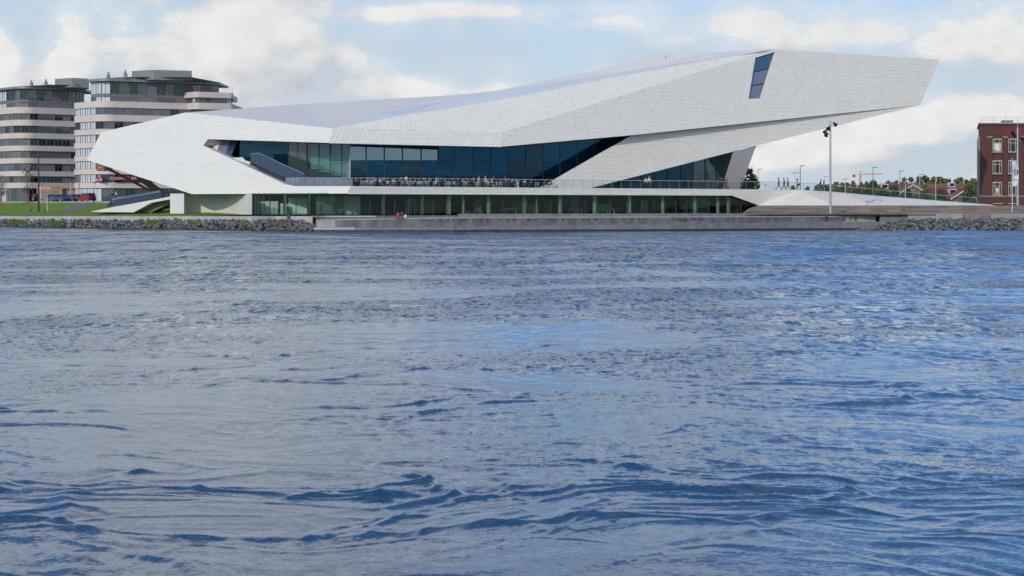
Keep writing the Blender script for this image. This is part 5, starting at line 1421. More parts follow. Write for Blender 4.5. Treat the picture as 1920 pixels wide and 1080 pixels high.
# --- terraced houses far behind
mat('roof_tile', (.17, .062, .042), .8, var=.22, scale=.8)
mat('roof_tile_pale', (.23, .10, .07), .8, var=.22, scale=.8)
mat('house_brick', (.20, .115, .08), .85, var=.15, scale=1.0)
mat('white_trim', (.52, .50, .48), .6)
def house(px, z, wid, eave, ridge, gable_front, label, roofm, dormer=False):
    x = lx(px, z); b0 = 3.6
    h = empty('terraced_house', (x, z, b0), label, 'house', 'red-roofed houses behind the ramp')
    d = 9.0; w2 = wid / 2
    mb = MB(); mb.box(x - w2, z, b0, x + w2, z + d, eave)
    if gable_front: mb.add([(x - w2, z, eave), (x + w2, z, eave), (x, z, ridge)], [[0, 1, 2]])
    else: mb.add([(x - w2, z, eave), (x - w2, z + d, eave), (x - w2, z + d / 2, ridge), (x + w2, z, eave), (x + w2, z + d, eave), (x + w2, z + d / 2, ridge)], [[0, 1, 2], [3, 4, 5]])
    obj('wall', mb, 'house_brick', h); rf = MB(); o_ = .45
    if gable_front:
        dz = (ridge - eave) / w2 * o_
        for s in (-1, 1): rf.prism([(x + s * (w2 + o_), z - .5, eave - dz), (x + s * (w2 + o_), z + d, eave - dz), (x, z + d, ridge), (x, z - .5, ridge)], (0, 0, .2))
    else:
        dz = (ridge - eave) / (d / 2) * o_
        for y0, ym in ((z - o_, z + d / 2), (z + d + o_, z + d / 2)): rf.prism([(x - w2 - .2, y0, eave - dz), (x + w2 + .2, y0, eave - dz), (x + w2 + .2, ym, ridge), (x - w2 - .2, ym, ridge)], (0, 0, .2))
        n_ = int((ridge - eave) / .35)
        for i in range(1, n_): t = i / n_; rf.bar((x - w2, z - o_ + (d / 2 + o_) * t - .05, eave - dz + (ridge - eave + dz) * t + .22), (x + w2, z - o_ + (d / 2 + o_) * t - .05, eave - dz + (ridge - eave + dz) * t + .22), .12, .06)
    r_ = obj('roof', rf, roofm, h)
    mb = MB(); mb.box(x + w2 * .45, z + d * .45, ridge - .8, x + w2 * .45 + .8, z + d * .45 + .8, ridge + 1.0); obj('chimney', mb, 'house_brick', r_)
    tb = MB()
    if gable_front:
        for s in (-1, 1): tb.bar((x + s * (w2 + o_), z - .56, eave - .35), (x, z - .56, ridge + .1), .14, .42)
    else: tb.box(x - w2 - .2, z - o_ - .12, eave - .5, x + w2 + .2, z - o_, eave - .28)
    obj('bargeboard', tb, 'white_trim', h)
    for (dx, zz) in ((-.25, eave - 1.9), (.25, eave - 1.9)) if not gable_front else ((0, eave + .3), (-.3, eave - 2.2), (.3, eave - 2.2)):
        f = MB(); f.box(x + dx * wid - .6, z - .08, zz, x + dx * wid + .6, z - .004, zz + 1.3); wf = obj('window', f, 'white_trim', h)
        for s in (-1, 1): g_ = MB(); g_.box(x + dx * wid + s * .28 - .2, z - .10, zz + .14, x + dx * wid + s * .28 + .2, z - .083, zz + 1.16); obj('pane', g_, 'glass_far', wf)
    if dormer:
        m = MB(); zz = eave + .5; m.box(x - 1.1, z + .6, zz, x + 1.1, z + 3.4, zz + 1.6); do = obj('dormer', m, 'white_trim', h)
        m = MB(); m.box(x - .8, z + .55, zz + .35, x + .8, z + .597, zz + 1.3); obj('pane', m, 'glass_far', do)
    return h
HZ_ = 560.0
hh = lambda y, z: hz(y, z)
HOUSES = [(1562, 610, 9, 352, 346, 0, 'small pale red roof just right of the tall floodlight mast', 'roof_tile_pale', 0), (1590, 600, 10, 352, 344, 1, 'gabled house second right of the floodlight mast, among round trees', 'roof_tile_pale', 0),
          (1660, 560, 13, 357, 346.5, 0, 'long red tiled roof left of the white-edged gable', 'roof_tile', 1), (1686, 575, 10, 356, 345, 0, 'red tiled house whose ridge meets the white-edged gable from behind', 'roof_tile', 0),
          (1712, 540, 7.5, 360, 347, 1, 'house with a white-edged gable behind the middle of the ramp railing', 'roof_tile', 0), (1748, 550, 10, 364, 352.5, 0, 'low red roof between two lamp posts right of the middle gable', 'roof_tile', 0),
          (1786, 590, 15, 354, 345.5, 0, 'long ridge of red tiles highest on the right, under the treetops', 'roof_tile_pale', 1), (1788, 500, 12, 368, 354, 0, 'nearest red roof with a white dormer left of the brick building', 'roof_tile', 1),
          (1806, 490, 6.5, 371.5, 359, 1, 'nearest gable with thick white bargeboards, left of the brick building', 'roof_tile', 0), (1627, 600, 11, 353, 347.5, 0, 'red roof behind the hedge below the crane', 'roof_tile_pale', 0)]
for px, z, wid, ye, yr, gf, lb, rm, dm in HOUSES: house(px, z, wid, hz(ye, z), hz(yr, z), gf, lb, rm, dm)

# --- trees
for nm, c, c2 in (('leaf_mid', (.070, .105, .030), (.12, .15, .045)), ('leaf_olive', (.11, .12, .035), (.16, .155, .055)), ('leaf_dark', (.045, .070, .022), (.08, .11, .035)), ('leaf_young', (.07, .08, .03), (.12, .11, .05))):
    mat(nm, c, .85, var=.1, col2=c2, scale=.9)
mat('bark', (.10, .08, .06), .9, var=.3, scale=3)
def crown_mesh(seed, rx, rz_, n, leaf, shape, matn, clumps=22):
    rnd = random.Random(seed); mb = MB(); cl = []
    for i in range(clumps):
        t = rnd.random(); a_ = rnd.uniform(0, 6.28); r = rnd.uniform(.15, .75)
        prof = {'round': math.sin(math.pi * min(.95, .15 + .8 * t)), 'cone': (1 - t) ** .7 * .95 + .1, 'open': .35 + .65 * math.sin(math.pi * t)}[shape]
        cl.append((Vector((math.cos(a_) * r * rx * prof, math.sin(a_) * r * rx * prof, t * rz_)), rnd.uniform(.32, .55) * rx * (.5 + .6 * prof)))
    for i in range(n):
        c, r = rnd.choice(cl); d = Vector((rnd.gauss(0, 1), rnd.gauss(0, 1), rnd.gauss(0, .8))).normalized() * r * rnd.uniform(.55, 1.05)
        p = c + d; nrm = (d.normalized() + Vector((rnd.gauss(0, .5), rnd.gauss(0, .5), rnd.gauss(.3, .5)))).normalized(); u = nrm.orthogonal().normalized(); v = nrm.cross(u); s = leaf * rnd.uniform(.6, 1.3)
        a_ = rnd.uniform(0, 6.28); u, v = u * math.cos(a_) + v * math.sin(a_), v * math.cos(a_) - u * math.sin(a_)
        mb.poly([p - u * s * .5, p - v * s * .35, p + u * s * .6, p + v * s * .35])
    return mb.mesh('crown', matn), cl
def trunk_mesh(h, r, cl, limbs=6):
    mb = MB(); mb.tube((0, 0, -.3), (0, 0, h), r, r * .7, 8); mb.tube((0, 0, h), (0, 0, h + 1.2), r * .7, r * .3, 8)
    for c, rr in cl[:limbs]: mb.tube((0, 0, h * .8), (c.x * .8, c.y * .8, h + c.z * .8), r * .45, r * .12, 6)
    return mb.mesh('trunk', 'bark')
TREES = {}
def tree(kind, px, ybase, ytop, z, label, group, seed=0):
    """kind -> (mesh pair built once at unit size 6 m), scaled per tree."""
    key = (kind, seed % 3)
    if key not in TREES:
        rx, rz_, n, leaf, shape, mt, th = {'round': (2.1, 5.0, 1300, .46, 'round', 'leaf_mid', .5), 'pointed': (2.0, 5.2, 1200, .46, 'cone', 'leaf_olive', .5), 'dark': (2.6, 4.8, 1300, .48, 'round', 'leaf_dark', .4), 'young': (1.5, 4.2, 380, .24, 'open', 'leaf_young', 1.6)}[kind]
        cm, cl = crown_mesh(hash(kind) % 97 * 0 + {'round': 10, 'pointed': 30, 'dark': 50, 'young': 70}[kind] + seed % 3, rx, rz_, n, leaf, shape, mt); TREES[key] = (cm, trunk_mesh(th, .14 if kind != 'young' else .07, cl, 9 if kind == 'young' else 6), th, th + rz_ + rx * .25)
    cm, tm, th, H = TREES[key]
    zb = hz(ybase, z); s = (hz(ytop, z) - zb) / H * 1.12
    t = empty('tree', (lx(px, z), z, zb), label, 'tree', group, rz=(px * 1.7) % 6.28); t.scale = (s, s, s)
    link_mesh('trunk', tm, t); link_mesh('crown', cm, t, (0, 0, th)); return t
TR = [('round', 1404, 382, 321, 330, 'leafy green tree beside the museum\'s slanted end wall'),
      ('dark', 1486, 372, 350, 420, 'low dark green bush-like tree behind the walkers on the ramp'),
      ('dark', 1514, 374, 352, 430, 'low dark green tree right of the woman with the bag'),
      ('pointed', 1530, 378, 351, 520, 'pale olive tree left of the tall floodlight mast'),
      ('pointed', 1566, 380, 345, 540, 'pointed olive tree just right of the tall floodlight mast'),
      ('pointed', 1579, 380, 344.5, 535, 'pointed olive tree, second right of the floodlight mast'),
      ('pointed', 1588, 380, 345.5, 530, 'pointed olive tree touching the lamp post right of the mast'),
      ('pointed', 1600, 382, 344, 520, 'plump yellow-green tree left of the orange crane'),
      ('pointed', 1615, 382, 344, 520, 'plump yellow-green tree right below the orange crane'),
      ('pointed', 1626, 382, 344.5, 525, 'narrow yellow-green tree right of the crane mast'),
      ('dark', 1639, 384, 342.5, 510, 'dark broad tree behind the tall lamp post right of the crane'),
      ('dark', 1655, 386, 355, 480, 'dark clipped tree in front of the long red roof'),
      ('pointed', 1665, 384, 343, 640, 'small olive treetop above the long red roof'),
      ('dark', 1674, 388, 352, 480, 'dark round tree below the long red roof, left of the second tall lamp'),
      ('pointed', 1681, 386, 341.5, 650, 'olive treetop above the ridge, left of the second tall lamp'),
      ('round', 1697, 386, 338, 640, 'tall green tree behind the ridge right of the second tall lamp'),
      ('dark', 1700, 390, 357, 470, 'dark tree in front of the white-edged gable'),
      ('round', 1709, 386, 336.5, 630, 'tall green tree directly behind the white-edged gable'),
      ('round', 1721, 386, 336, 620, 'tall green tree behind the lamp post right of the gable'),
      ('round', 1735, 388, 335, 600, 'tallest rounded green tree in the row behind the railing'),
      ('dark', 1731, 392, 360, 470, 'dark low tree behind the railing right of the gable'),
      ('round', 1750, 388, 337, 600, 'broad green tree left of the last lamp post'),
      ('round', 1764, 388, 337, 605, 'broad green tree right of the last lamp post'),
      ('dark', 1764, 392, 358, 470, 'dark round tree below the last lamp post'),
      ('round', 1777, 388, 339.5, 610, 'green tree left of the highest red ridge'),
      ('round', 1799, 388, 338, 640, 'green tree above the highest red ridge'),
      ('round', 1812, 388, 341, 630, 'green tree third from the brick building'),
      ('pointed', 1820, 390, 344, 500, 'broad olive tree second from the brick building'),
      ('round', 1826, 392, 340, 520, 'tall green tree touching the brick building\'s left edge'),
      ('dark', 1815, 393, 352, 440, 'dark tree low against the brick building\'s left edge'),
      ('dark', 1550, 382, 352, 500, 'dark low tree behind the tall floodlight mast')]
for i, (k, px, yb, yt, z, lb) in enumerate(TR): tree(k, px, yb, yt, z, lb, 'trees behind the ramp', i)
tree('young', 51, 379, 319, 336, 'slender young tree with sparse leaves in front of the farther tower', 'young street trees on the left', 0)
tree('young', 3, 380, 330, 330, 'young sparse tree cut by the left edge of the photo', 'young street trees on the left', 1)

# --- lamps: slim posts behind the ramp
def lamp(px, ytop, ybase, z, label, two=False, r=.075):
    zb, zt = hz(ybase, z), hz(ytop, z); L = empty('street_lamp', (lx(px, z), z, zb), label, 'street lamp', 'slim lamp posts behind the ramp')
    mb = MB(); mb.tube((0, 0, 0), (0, 0, zt - zb), r * 1.25, r * .8, 8); obj('post', mb, 'pale_metal', L, local=True)
    h = MB(); hh_ = zt - zb
    h.prism([(-.12, -.12, hh_), (.85, -.10, hh_ + .08), (.85, .10, hh_ + .08), (-.12, .12, hh_)], (0, 0, .12))
    if two: h.prism([(-.85, -.10, hh_ - .02), (.0, -.12, hh_ - .1), (.0, .12, hh_ - .1), (-.85, .10, hh_ - .02)], (0, 0, .12))
    obj('lamp_head', h, 'mid_metal', L, local=True); return L
LAMPS = [(1421.5, 318.5, 372, 345, 'slim lamp post beside the leafy tree at the museum end'), (1491, 324.5, 372, 400, 'shorter lamp post behind the walker with the bag'), (1500.5, 312, 362, 330, 'tall round-headed lamp post right of the walker with the bag'),
         (1545.5, 332, 376, 450, 'short lamp post left of the floodlight mast'), (1585, 336, 378, 440, 'short lamp post in the trees left of the crane'), (1637, 315, 374, 335, 'tall lamp post just right of the orange crane'),
         (1687, 321.5, 376, 345, 'tall lamp post left of the white-edged gable'), (1698, 336.5, 378, 450, 'thin short lamp post between two tall ones'), (1724.5, 328, 380, 360, 'tall lamp post right of the white-edged gable'), (1754.5, 333, 382, 370, 'last lamp post before the brick building')]
for i, (px, yt, yb, z, lb) in enumerate(LAMPS): lamp(px, yt, yb, z, lb, two=(i % 3 == 1))

# --- floodlight masts
def floodmast(px, z, ybase, ytop, yneedle, heads, label, r=.17):
    zb = hz(ybase, z); H = hz(ytop, z) - zb; m = empty('floodlight_mast', (lx(px, z), z, zb), label, 'floodlight mast', 'tall floodlight masts')
    mb = MB(); mb.tube((0, 0, 0), (0, 0, 1.8), r * 1.3, r * 1.2, 12); mb.tube((0, 0, 1.8), (0, 0, H), r * 1.1, r * .75, 12); mb.lathe((0, 0, 0), [(r * 2, 0), (r * 2, .08)], 12); obj('pole', mb, 'steel', m, local=True)
    mb = MB(); mb.tube((0, 0, H), (0, 0, hz(yneedle, z) - zb), .045, .02, 6); obj('needle', mb, 'steel', m, local=True)
    for dx, yy in heads:
        hzz = hz(yy, z) - zb; s = 1 if dx > 0 else -1; mb = MB(); mb.bar((0, 0, hzz), (dx * .6, -.1, hzz), .07, .07); b_ = obj('bracket', mb, 'steel', m, local=True)
        mb = MB(); c = Vector((dx, -.15, hzz)); d = Vector((s * .35, -.5, -.4)).normalized(); mb.tube(c - d * .3, c + d * .1, .17, .2, 12); mb.tube(c + d * .1, c + d * .34, .2, .34, 12); h_ = obj('lamp_head', mb, 'dark_metal', m, local=True)
        mb = MB(); mb.tube(c + d * .342, c + d * .35, .30, .30, 12); obj('lens', mb, 'glass_clear', h_, local=True)
    return m
floodmast(1557, 272, 400.5, 226, 207, ((.62, 232.5), (-.25, 239.5), (-.78, 246), (-.58, 252)), 'tall steel floodlight mast with four lamps in front of the white ramp')
floodmast(1908, 292, 385, 240, 222, ((-.8, 247), (-.5, 252.5), (.5, 258.5), (.9, 264)), 'second floodlight mast, in front of the brick building')
# --- flag
fp = empty('flagpole', (lx(1898, 276), 276, 2.5), 'white flagpole with a tall white banner in front of the brick building', 'flagpole')
mb = MB(); zb = hz(400.5, 276); zt = hz(298.5, 276); x = lx(1898, 276); mb.tube((x, 276, zb), (x, 276, zt), .075, .055, 10); mb.lathe((x, 276, zt), [(.02, 0), (.08, .05), (.02, .14)], 8); obj('pole', mb, 'pale_metal', fp)
mat('banner_cloth', (.66, .64, .68), .8, var=.04); mat('ink', (.035, .035, .05), .7); mat('ink_grey', (.16, .16, .2), .7)
bn = MB(); nx_, nz_ = 8, 22; z1_, z0_ = hz(303, 276), hz(349, 276); bwd = lx(1909.5, 276) - lx(1899, 276)
def bpt(u, v):
    # a cloth hanging from the pole, bellying out a little in the wind
    wv = bwd * (.80 + .22 * math.sin(v * 3.0 + .2)); return Vector((x + .08 + u * wv, 276 - .12 * math.sin(u * 4 + v * 5) - .1 * u, z1_ + (z0_ - z1_) * v - .18 * u * math.sin(v * 4)))
for i in range(nx_):
    for j in range(nz_): bn.poly([bpt(i / nx_, j / nz_), bpt((i + 1) / nx_, j / nz_), bpt((i + 1) / nx_, (j + 1) / nz_), bpt(i / nx_, (j + 1) / nz_)])
bo = obj('banner', bn, 'banner_cloth', fp, smooth=True)
ik = MB(); off_ = Vector((0, -.05, 0))
def ring_arc(cu, cv, ru, rv, t0, t1, w_, n=22):
    for i in range(n):
        a0_, a1_ = t0 + (t1 - t0) * i / n, t0 + (t1 - t0) * (i + 1) / n
        ik.poly([bpt(cu + math.cos(a) * ru * s, cv + math.sin(a) * rv * s) + off_ for a, s in ((a0_, 1), (a1_, 1), (a1_, 1 - w_), (a0_, 1 - w_))])
ring_arc(.50, .40, .36, .082, 0, 6.283, .32)
for (u0, v0, u1, v1) in ((.78, .31, .93, .50),): ik.poly([bpt(u0, v0) + off_, bpt(u1, v0) + off_, bpt(u1, v1) + off_, bpt(u0, v1) + off_])
obj('emblem', ik, 'ink', bo)
ik = MB()
for v0, us in ((.52, (.22, .34, .46, .58, .70)),):
    for u0 in us: ik.poly([bpt(u0, v0) + off_, bpt(u0 + .08, v0) + off_, bpt(u0 + .08, v0 + .028) + off_, bpt(u0, v0 + .028) + off_])
for v0 in (.70, .735, .77):
    for k in range(7): u0 = .10 + k * .115; ik.poly([bpt(u0, v0) + off_, bpt(u0 + .085, v0) + off_, bpt(u0 + .085, v0 + .013) + off_, bpt(u0, v0 + .013) + off_])
obj('print', ik, 'ink_grey', bo)
# --- tower crane far behind
mat('crane_orange', (.62, .25, .10), .6)
cz = 1500.0; cr = empty('tower_crane', (lx(1613, cz), cz, 4), 'distant orange tower crane with a long jib above the tree line', 'crane')
mb = MB(); x = lx(1613, cz); top = hz(327.5, cz); base = 4.0
for sx in (-.6, .6):
    for sy in (-.6, .6): mb.bar((x + sx, cz + sy, base), (x + sx, cz + sy, top), .28, .28)
n_ = 16
for i in range(n_):
    z0, z1 = base + (top - base) * i / n_, base + (top - base) * (i + 1) / n_; s = 1 if i % 2 else -1
    mb.bar((x - s * .6, cz - .6, z0), (x + s * .6, cz - .6, z1), .16, .16); mb.bar((x - .6, cz - .6, z1), (x + .6, cz - .6, z1), .16, .16)
obj('mast', mb, 'crane_orange', cr)
mb = MB(); x1 = lx(1655, cz); xl = lx(1597, cz)
for dz, dy in ((0, -.5), (0, .5), (1.0, 0)): mb.bar((xl if dz == 0 else x, cz + dy, top + dz), (x1, cz + dy, top + dz), .24, .24)
for i in range(20): t = i / 20; a_ = x + (x1 - x) * t; mb.bar((a_, cz - .5, top), (a_ + (x1 - x) / 40, cz, top + 1.0), .12, .12); mb.bar((a_ + (x1 - x) / 40, cz, top + 1.0), (a_ + (x1 - x) / 20, cz - .5, top), .12, .12)
obj('jib', mb, 'crane_orange', cr)
mb = MB(); pk = hz(320.5, cz)
for s in (-.6, .6): mb.bar((x + s, cz, top), (x, cz, pk), .25, .25)
mb.bar((x, cz, pk), (x + (x1 - x) * .6, cz, top + 1.0), .07, .07); mb.bar((x, cz, pk), (xl + 1, cz, top), .07, .07); obj('apex', mb, 'crane_orange', cr)
mb = MB(); mb.box(xl + .6, cz - .6, top - 2.2, xl + 3.0, cz + .6, top - .1); obj('counterweight', mb, 'concrete_dark', cr)
mb = MB(); mb.box(x + .7, cz - .9, top - 2.0, x + 2.0, cz + .3, top - .2); obj('cab', mb, 'pale_metal', cr)
# handrail with its own posts across the ramp end, and low hedge mass far behind
mb = MB(); mb.bar(P(1432, 345, 296), P(1456, 355, 296), .06, .06); mb.bar(P(1432, 345, 296), P(1420, 345, 296), .06, .06); obj('stair_rail', mb, 'mid_metal', mus)
sp = []
hd = MB(); rnd = random.Random(4)
for i in range(5200):
    px = rnd.uniform(1560, 1835); z = rnd.uniform(420, 450); yy = rnd.uniform(0, 1); h = hz(372 + 6 * math.sin(px * .05) + (px - 1560) * .012, z) - 3.6
    p = Vector((lx(px, z), z, 3.6 + h * yy)); s = rnd.uniform(.3, .6); n = Vector((rnd.gauss(0, 1), rnd.gauss(-.6, 1), rnd.gauss(.4, 1))).normalized(); u = n.orthogonal().normalized() * s; v = n.cross(u)
    hd.poly([p - u, p - v * .6, p + u, p + v * .6])
obj('hedge', hd, 'leaf_dark', kind='stuff', label='dark hedge mass behind the ramp')

# ================================================================== people
import bmesh
for nm, c in (('skin', (.42, .24, .17)), ('skin_tan', (.30, .16, .105)), ('hair_dark', (.025, .018, .014)), ('hair_brown', (.085, .045, .025)), ('hair_blond', (.42, .30, .15)), ('hair_grey', (.38, .37, .36)), ('hair_red', (.20, .07, .03)),
              ('cloth_white', (.72, .71, .70)), ('cloth_cream', (.60, .53, .42)), ('cloth_black', (.018, .018, .02)), ('cloth_navy', (.025, .035, .075)), ('cloth_red', (.38, .025, .03)), ('cloth_darkred', (.17, .02, .03)), ('cloth_orange', (.55, .14, .05)),
              ('cloth_yellow', (.55, .42, .16)), ('cloth_khaki', (.26, .24, .14)), ('cloth_olive', (.12, .13, .06)), ('cloth_blue', (.10, .22, .42)), ('cloth_sky', (.30, .45, .62)), ('cloth_jeans', (.07, .12, .22)), ('cloth_grey', (.24, .24, .25)), ('cloth_darkgrey', (.07, .07, .075)),
              ('cloth_brown', (.16, .085, .045)), ('cloth_tan', (.38, .26, .15)), ('cloth_green', (.05, .22, .09)), ('cloth_teal', (.04, .20, .22)), ('cloth_pink', (.58, .28, .30)), ('cloth_lilac', (.40, .36, .52)), ('cloth_crimson', (.42, .03, .09)), ('shoe_dark', (.02, .018, .016)), ('shoe_white', (.70, .70, .70))):
    mat(nm, c, .85 if 'cloth' in nm or 'hair' in nm else .6)
def body_mesh(name, J):
    """J: joint name -> position; one skinned surface with tapered limbs, five-fingered hands and feet; faces sorted into shirt, trousers, skin, shoes."""
    V = []; E = []; RAD = []; zone = []
    idx = {}
    def v(nm, p, r, z=None):
        idx[nm] = len(V); V.append(Vector(p)); RAD.append(r); zone.append(z); return idx[nm]
    def e(a, b): E.append((idx[a], idx[b]))
    v('pelvis', J['pelvis'], .125); v('waist', J['pelvis'].lerp(J['chest'], .5), .125); v('chest', J['chest'], .15); v('neck', J['neck'], .055); v('jaw', J['neck'].lerp(J['head'], .55), .075)
    v('head', J['head'], .098); v('crown', J['head'] + (J['head'] - J['neck']).normalized() * .085, .07)
    e('pelvis', 'waist'); e('waist', 'chest'); e('chest', 'neck'); e('neck', 'jaw'); e('jaw', 'head'); e('head', 'crown')
    f = J['face']; v('nose', J['head'] + f * .112 - Vector((0, 0, .03)), .016); e('head', 'nose')
    side = f.cross(Vector((0, 0, 1))).normalized()
    for s, nm in ((1, 'r'), (-1, 'l')):
        v('ear' + nm, J['head'] + side * s * .098 - Vector((0, 0, .015)), .018); e('head', 'ear' + nm)
        v('sh' + nm, J['sh' + nm], .07); v('el' + nm, J['el' + nm], .046); v('wr' + nm, J['wr' + nm], .031); e('chest', 'sh' + nm); e('sh' + nm, 'el' + nm); e('el' + nm, 'wr' + nm)
        d = (J['wr' + nm] - J['el' + nm]).normalized(); pal = J['wr' + nm] + d * .075; v('pa' + nm, pal, .036); e('wr' + nm, 'pa' + nm)
        w_ = d.orthogonal().normalized(); w2_ = d.cross(w_)
        for k, (off_, ln) in enumerate(((-.03, .068), (-.01, .08), (.011, .075), (.031, .058))):
            b_ = pal + w_ * off_ + d * .02; v('f%d%s' % (k, nm), b_ + d * ln * .55 + w2_ * .008, .0105); v('g%d%s' % (k, nm), b_ + d * ln + w2_ * .022, .009); e('pa' + nm, 'f%d%s' % (k, nm)); e('f%d%s' % (k, nm), 'g%d%s' % (k, nm))
        v('th' + nm, pal - w_ * .05 + w2_ * .01, .012); v('tt' + nm, pal - w_ * .07 + d * .035 + w2_ * .02, .010); e('pa' + nm, 'th' + nm); e('th' + nm, 'tt' + nm)
        v('hi' + nm, J['hi' + nm], .10); v('kn' + nm, J['kn' + nm], .066); v('ca' + nm, J['kn' + nm].lerp(J['an' + nm], .35), .062); v('an' + nm, J['an' + nm], .042); v('he' + nm, J['an' + nm] + Vector((0, 0, -.05)), .045)
        v('to' + nm, J['an' + nm] + J['foot' + nm] * .17 + Vector((0, 0, -.055)), .038)
        for a_, b_ in (('pelvis', 'hi'), ('hi', 'kn'), ('kn', 'ca'), ('ca', 'an'), ('an', 'he'), ('he', 'to')): e(a_ if a_ == 'pelvis' else a_ + nm, b_ + nm)
    me = bpy.data.meshes.new(name + '_skeleton'); me.from_pydata([tuple(p) for p in V], E, [])
    o = bpy.data.objects.new(name + '_tmp', me); COL.objects.link(o)
    md = o.modifiers.new('skin', 'SKIN'); md.use_smooth_shade = True
    me.skin_vertices[0].data
    for i, sv in enumerate(me.skin_vertices[0].data): sv.radius = (RAD[i], RAD[i]); sv.use_root = (i == 0)
    sub = o.modifiers.new('sub', 'SUBSURF'); sub.levels = 1; sub.render_levels = 1
    dg = bpy.context.evaluated_depsgraph_get(); dg.update(); out = bpy.data.meshes.new_from_object(o.evaluated_get(dg)); bpy.data.objects.remove(o); bpy.data.meshes.remove(me)
    out.name = name; out.materials.clear()
    for mt in ('cloth_grey', 'cloth_jeans', 'skin', 'shoe_dark'): out.materials.append(M[mt])
    zseg = []
    g_ = lambda n_: V[idx[n_]]
    for nm in ('r', 'l'):
        zseg += [(g_('sh' + nm), g_('el' + nm), 0), (g_('el' + nm), g_('el' + nm).lerp(g_('wr' + nm), .85), 0), (g_('wr' + nm), g_('pa' + nm) + (g_('pa' + nm) - g_('wr' + nm)), 2),
                 (g_('hi' + nm), g_('kn' + nm), 1), (g_('kn' + nm), g_('an' + nm), 1), (g_('he' + nm), g_('to' + nm), 3)]
    zseg += [(g_('waist'), g_('chest'), 0), (g_('pelvis'), g_('pelvis') + Vector((0, 0, .02)), 1), (g_('neck'), g_('crown'), 2), (g_('chest'), g_('chest').lerp(g_('neck'), .55), 0)]
    for pl_ in out.polygons:
        c = pl_.center; best = (9, 0)
        for a_, b_, z in zseg:
            ab = b_ - a_; t = max(0, min(1, (c - a_).dot(ab) / max(ab.dot(ab), 1e-9))); d = (c - a_ - ab * t).length
            if d < best[0]: best = (d, z)
        pl_.material_index = best[1]; pl_.use_smooth = True
    return out
def Vv(*a): return Vector(a)
def pose(kind):
    f = Vv(0, -1, 0)
    J = dict(pelvis=Vv(0, 0, .95), chest=Vv(0, 0, 1.30), neck=Vv(0, -.01, 1.48), head=Vv(0, -.02, 1.63), face=f)
    for s, nm in ((1, 'r'), (-1, 'l')):
        J['sh' + nm] = Vv(s * .19, 0, 1.41); J['el' + nm] = Vv(s * .25, .02, 1.13); J['wr' + nm] = Vv(s * .26, -.06, .90)
        J['hi' + nm] = Vv(s * .10, 0, .88); J['kn' + nm] = Vv(s * .11, -.01, .49); J['an' + nm] = Vv(s * .11, .02, .09); J['foot' + nm] = f
    if kind in ('walk', 'walkb'):
        k = 1 if kind == 'walk' else -1
        for s, nm in ((1, 'r'), (-1, 'l')):
            q_ = s * k
            J['kn' + nm] = Vv(s * .10, -.20 if q_ > 0 else .02, .51); J['an' + nm] = Vv(s * .10, -.36 if q_ > 0 else .38, .10 if q_ > 0 else .16)
            J['el' + nm] = Vv(s * .25, .13 if q_ > 0 else -.06, 1.14); J['wr' + nm] = Vv(s * .24, .08 if q_ > 0 else -.25, .94)
        J['chest'] = Vv(0, -.03, 1.30); J['neck'] = Vv(0, -.06, 1.48); J['head'] = Vv(0, -.08, 1.63)
    if kind in ('sit', 'sit_talk', 'dangle', 'lean'):
        J.update(pelvis=Vv(0, 0, .52), chest=Vv(0, .05, .88), neck=Vv(0, .04, 1.06), head=Vv(0, .02, 1.21))
        for s, nm in ((1, 'r'), (-1, 'l')):
            J['sh' + nm] = Vv(s * .19, .05, .99); J['el' + nm] = Vv(s * .26, -.08, .73); J['wr' + nm] = Vv(s * .16, -.33, .74)
            J['hi' + nm] = Vv(s * .10, -.03, .50); J['kn' + nm] = Vv(s * .12, -.45, .50); J['an' + nm] = Vv(s * .12, -.42, .10)
            if kind == 'sit_talk':
                J['chest'] = Vv(0, -.03, .88); J['neck'] = Vv(0, -.09, 1.05); J['head'] = Vv(.01, -.13, 1.19); J['sh' + nm] = Vv(s * .19, -.03, .98); J['el' + nm] = Vv(s * .28, -.24, .76)
                J['wr' + nm] = Vv(s * .12, -.42, .82) if s > 0 else Vv(s * .10, -.30, 1.0)
            if kind == 'dangle': J['an' + nm] = Vv(s * .13, -.50 - .05 * s, .08); J['el' + nm] = Vv(s * .26, -.05, .74); J['wr' + nm] = Vv(s * .12, -.28, .62)
            if kind == 'lean': J['chest'] = Vv(0, -.15, .86); J['neck'] = Vv(0, -.24, 1.01); J['head'] = Vv(0, -.33, 1.11); J['sh' + nm] = Vv(s * .19, -.16, .96); J['el' + nm] = Vv(s * .25, -.36, .76); J['wr' + nm] = Vv(s * .12, -.52, .66)
    if kind == 'carry':
        J['elr'] = Vv(.26, -.06, 1.14); J['wrr'] = Vv(.16, -.28, 1.12); J['ell'] = Vv(-.26, .04, 1.13); J['wrl'] = Vv(-.24, -.10, .92)
        J['knr'] = Vv(.10, -.12, .50); J['anr'] = Vv(.10, -.16, .09); J['knl'] = Vv(-.10, .05, .50); J['anl'] = Vv(-.10, .20, .12)
    return J
BODY = {}; HEAD = {}
for k in ('stand', 'walk', 'walkb', 'sit', 'sit_talk', 'dangle', 'lean', 'carry'):
    J = pose(k); BODY[k] = body_mesh('body', J); HEAD[k] = (J['head'].copy(), (J['head'] - J['neck']).normalized())
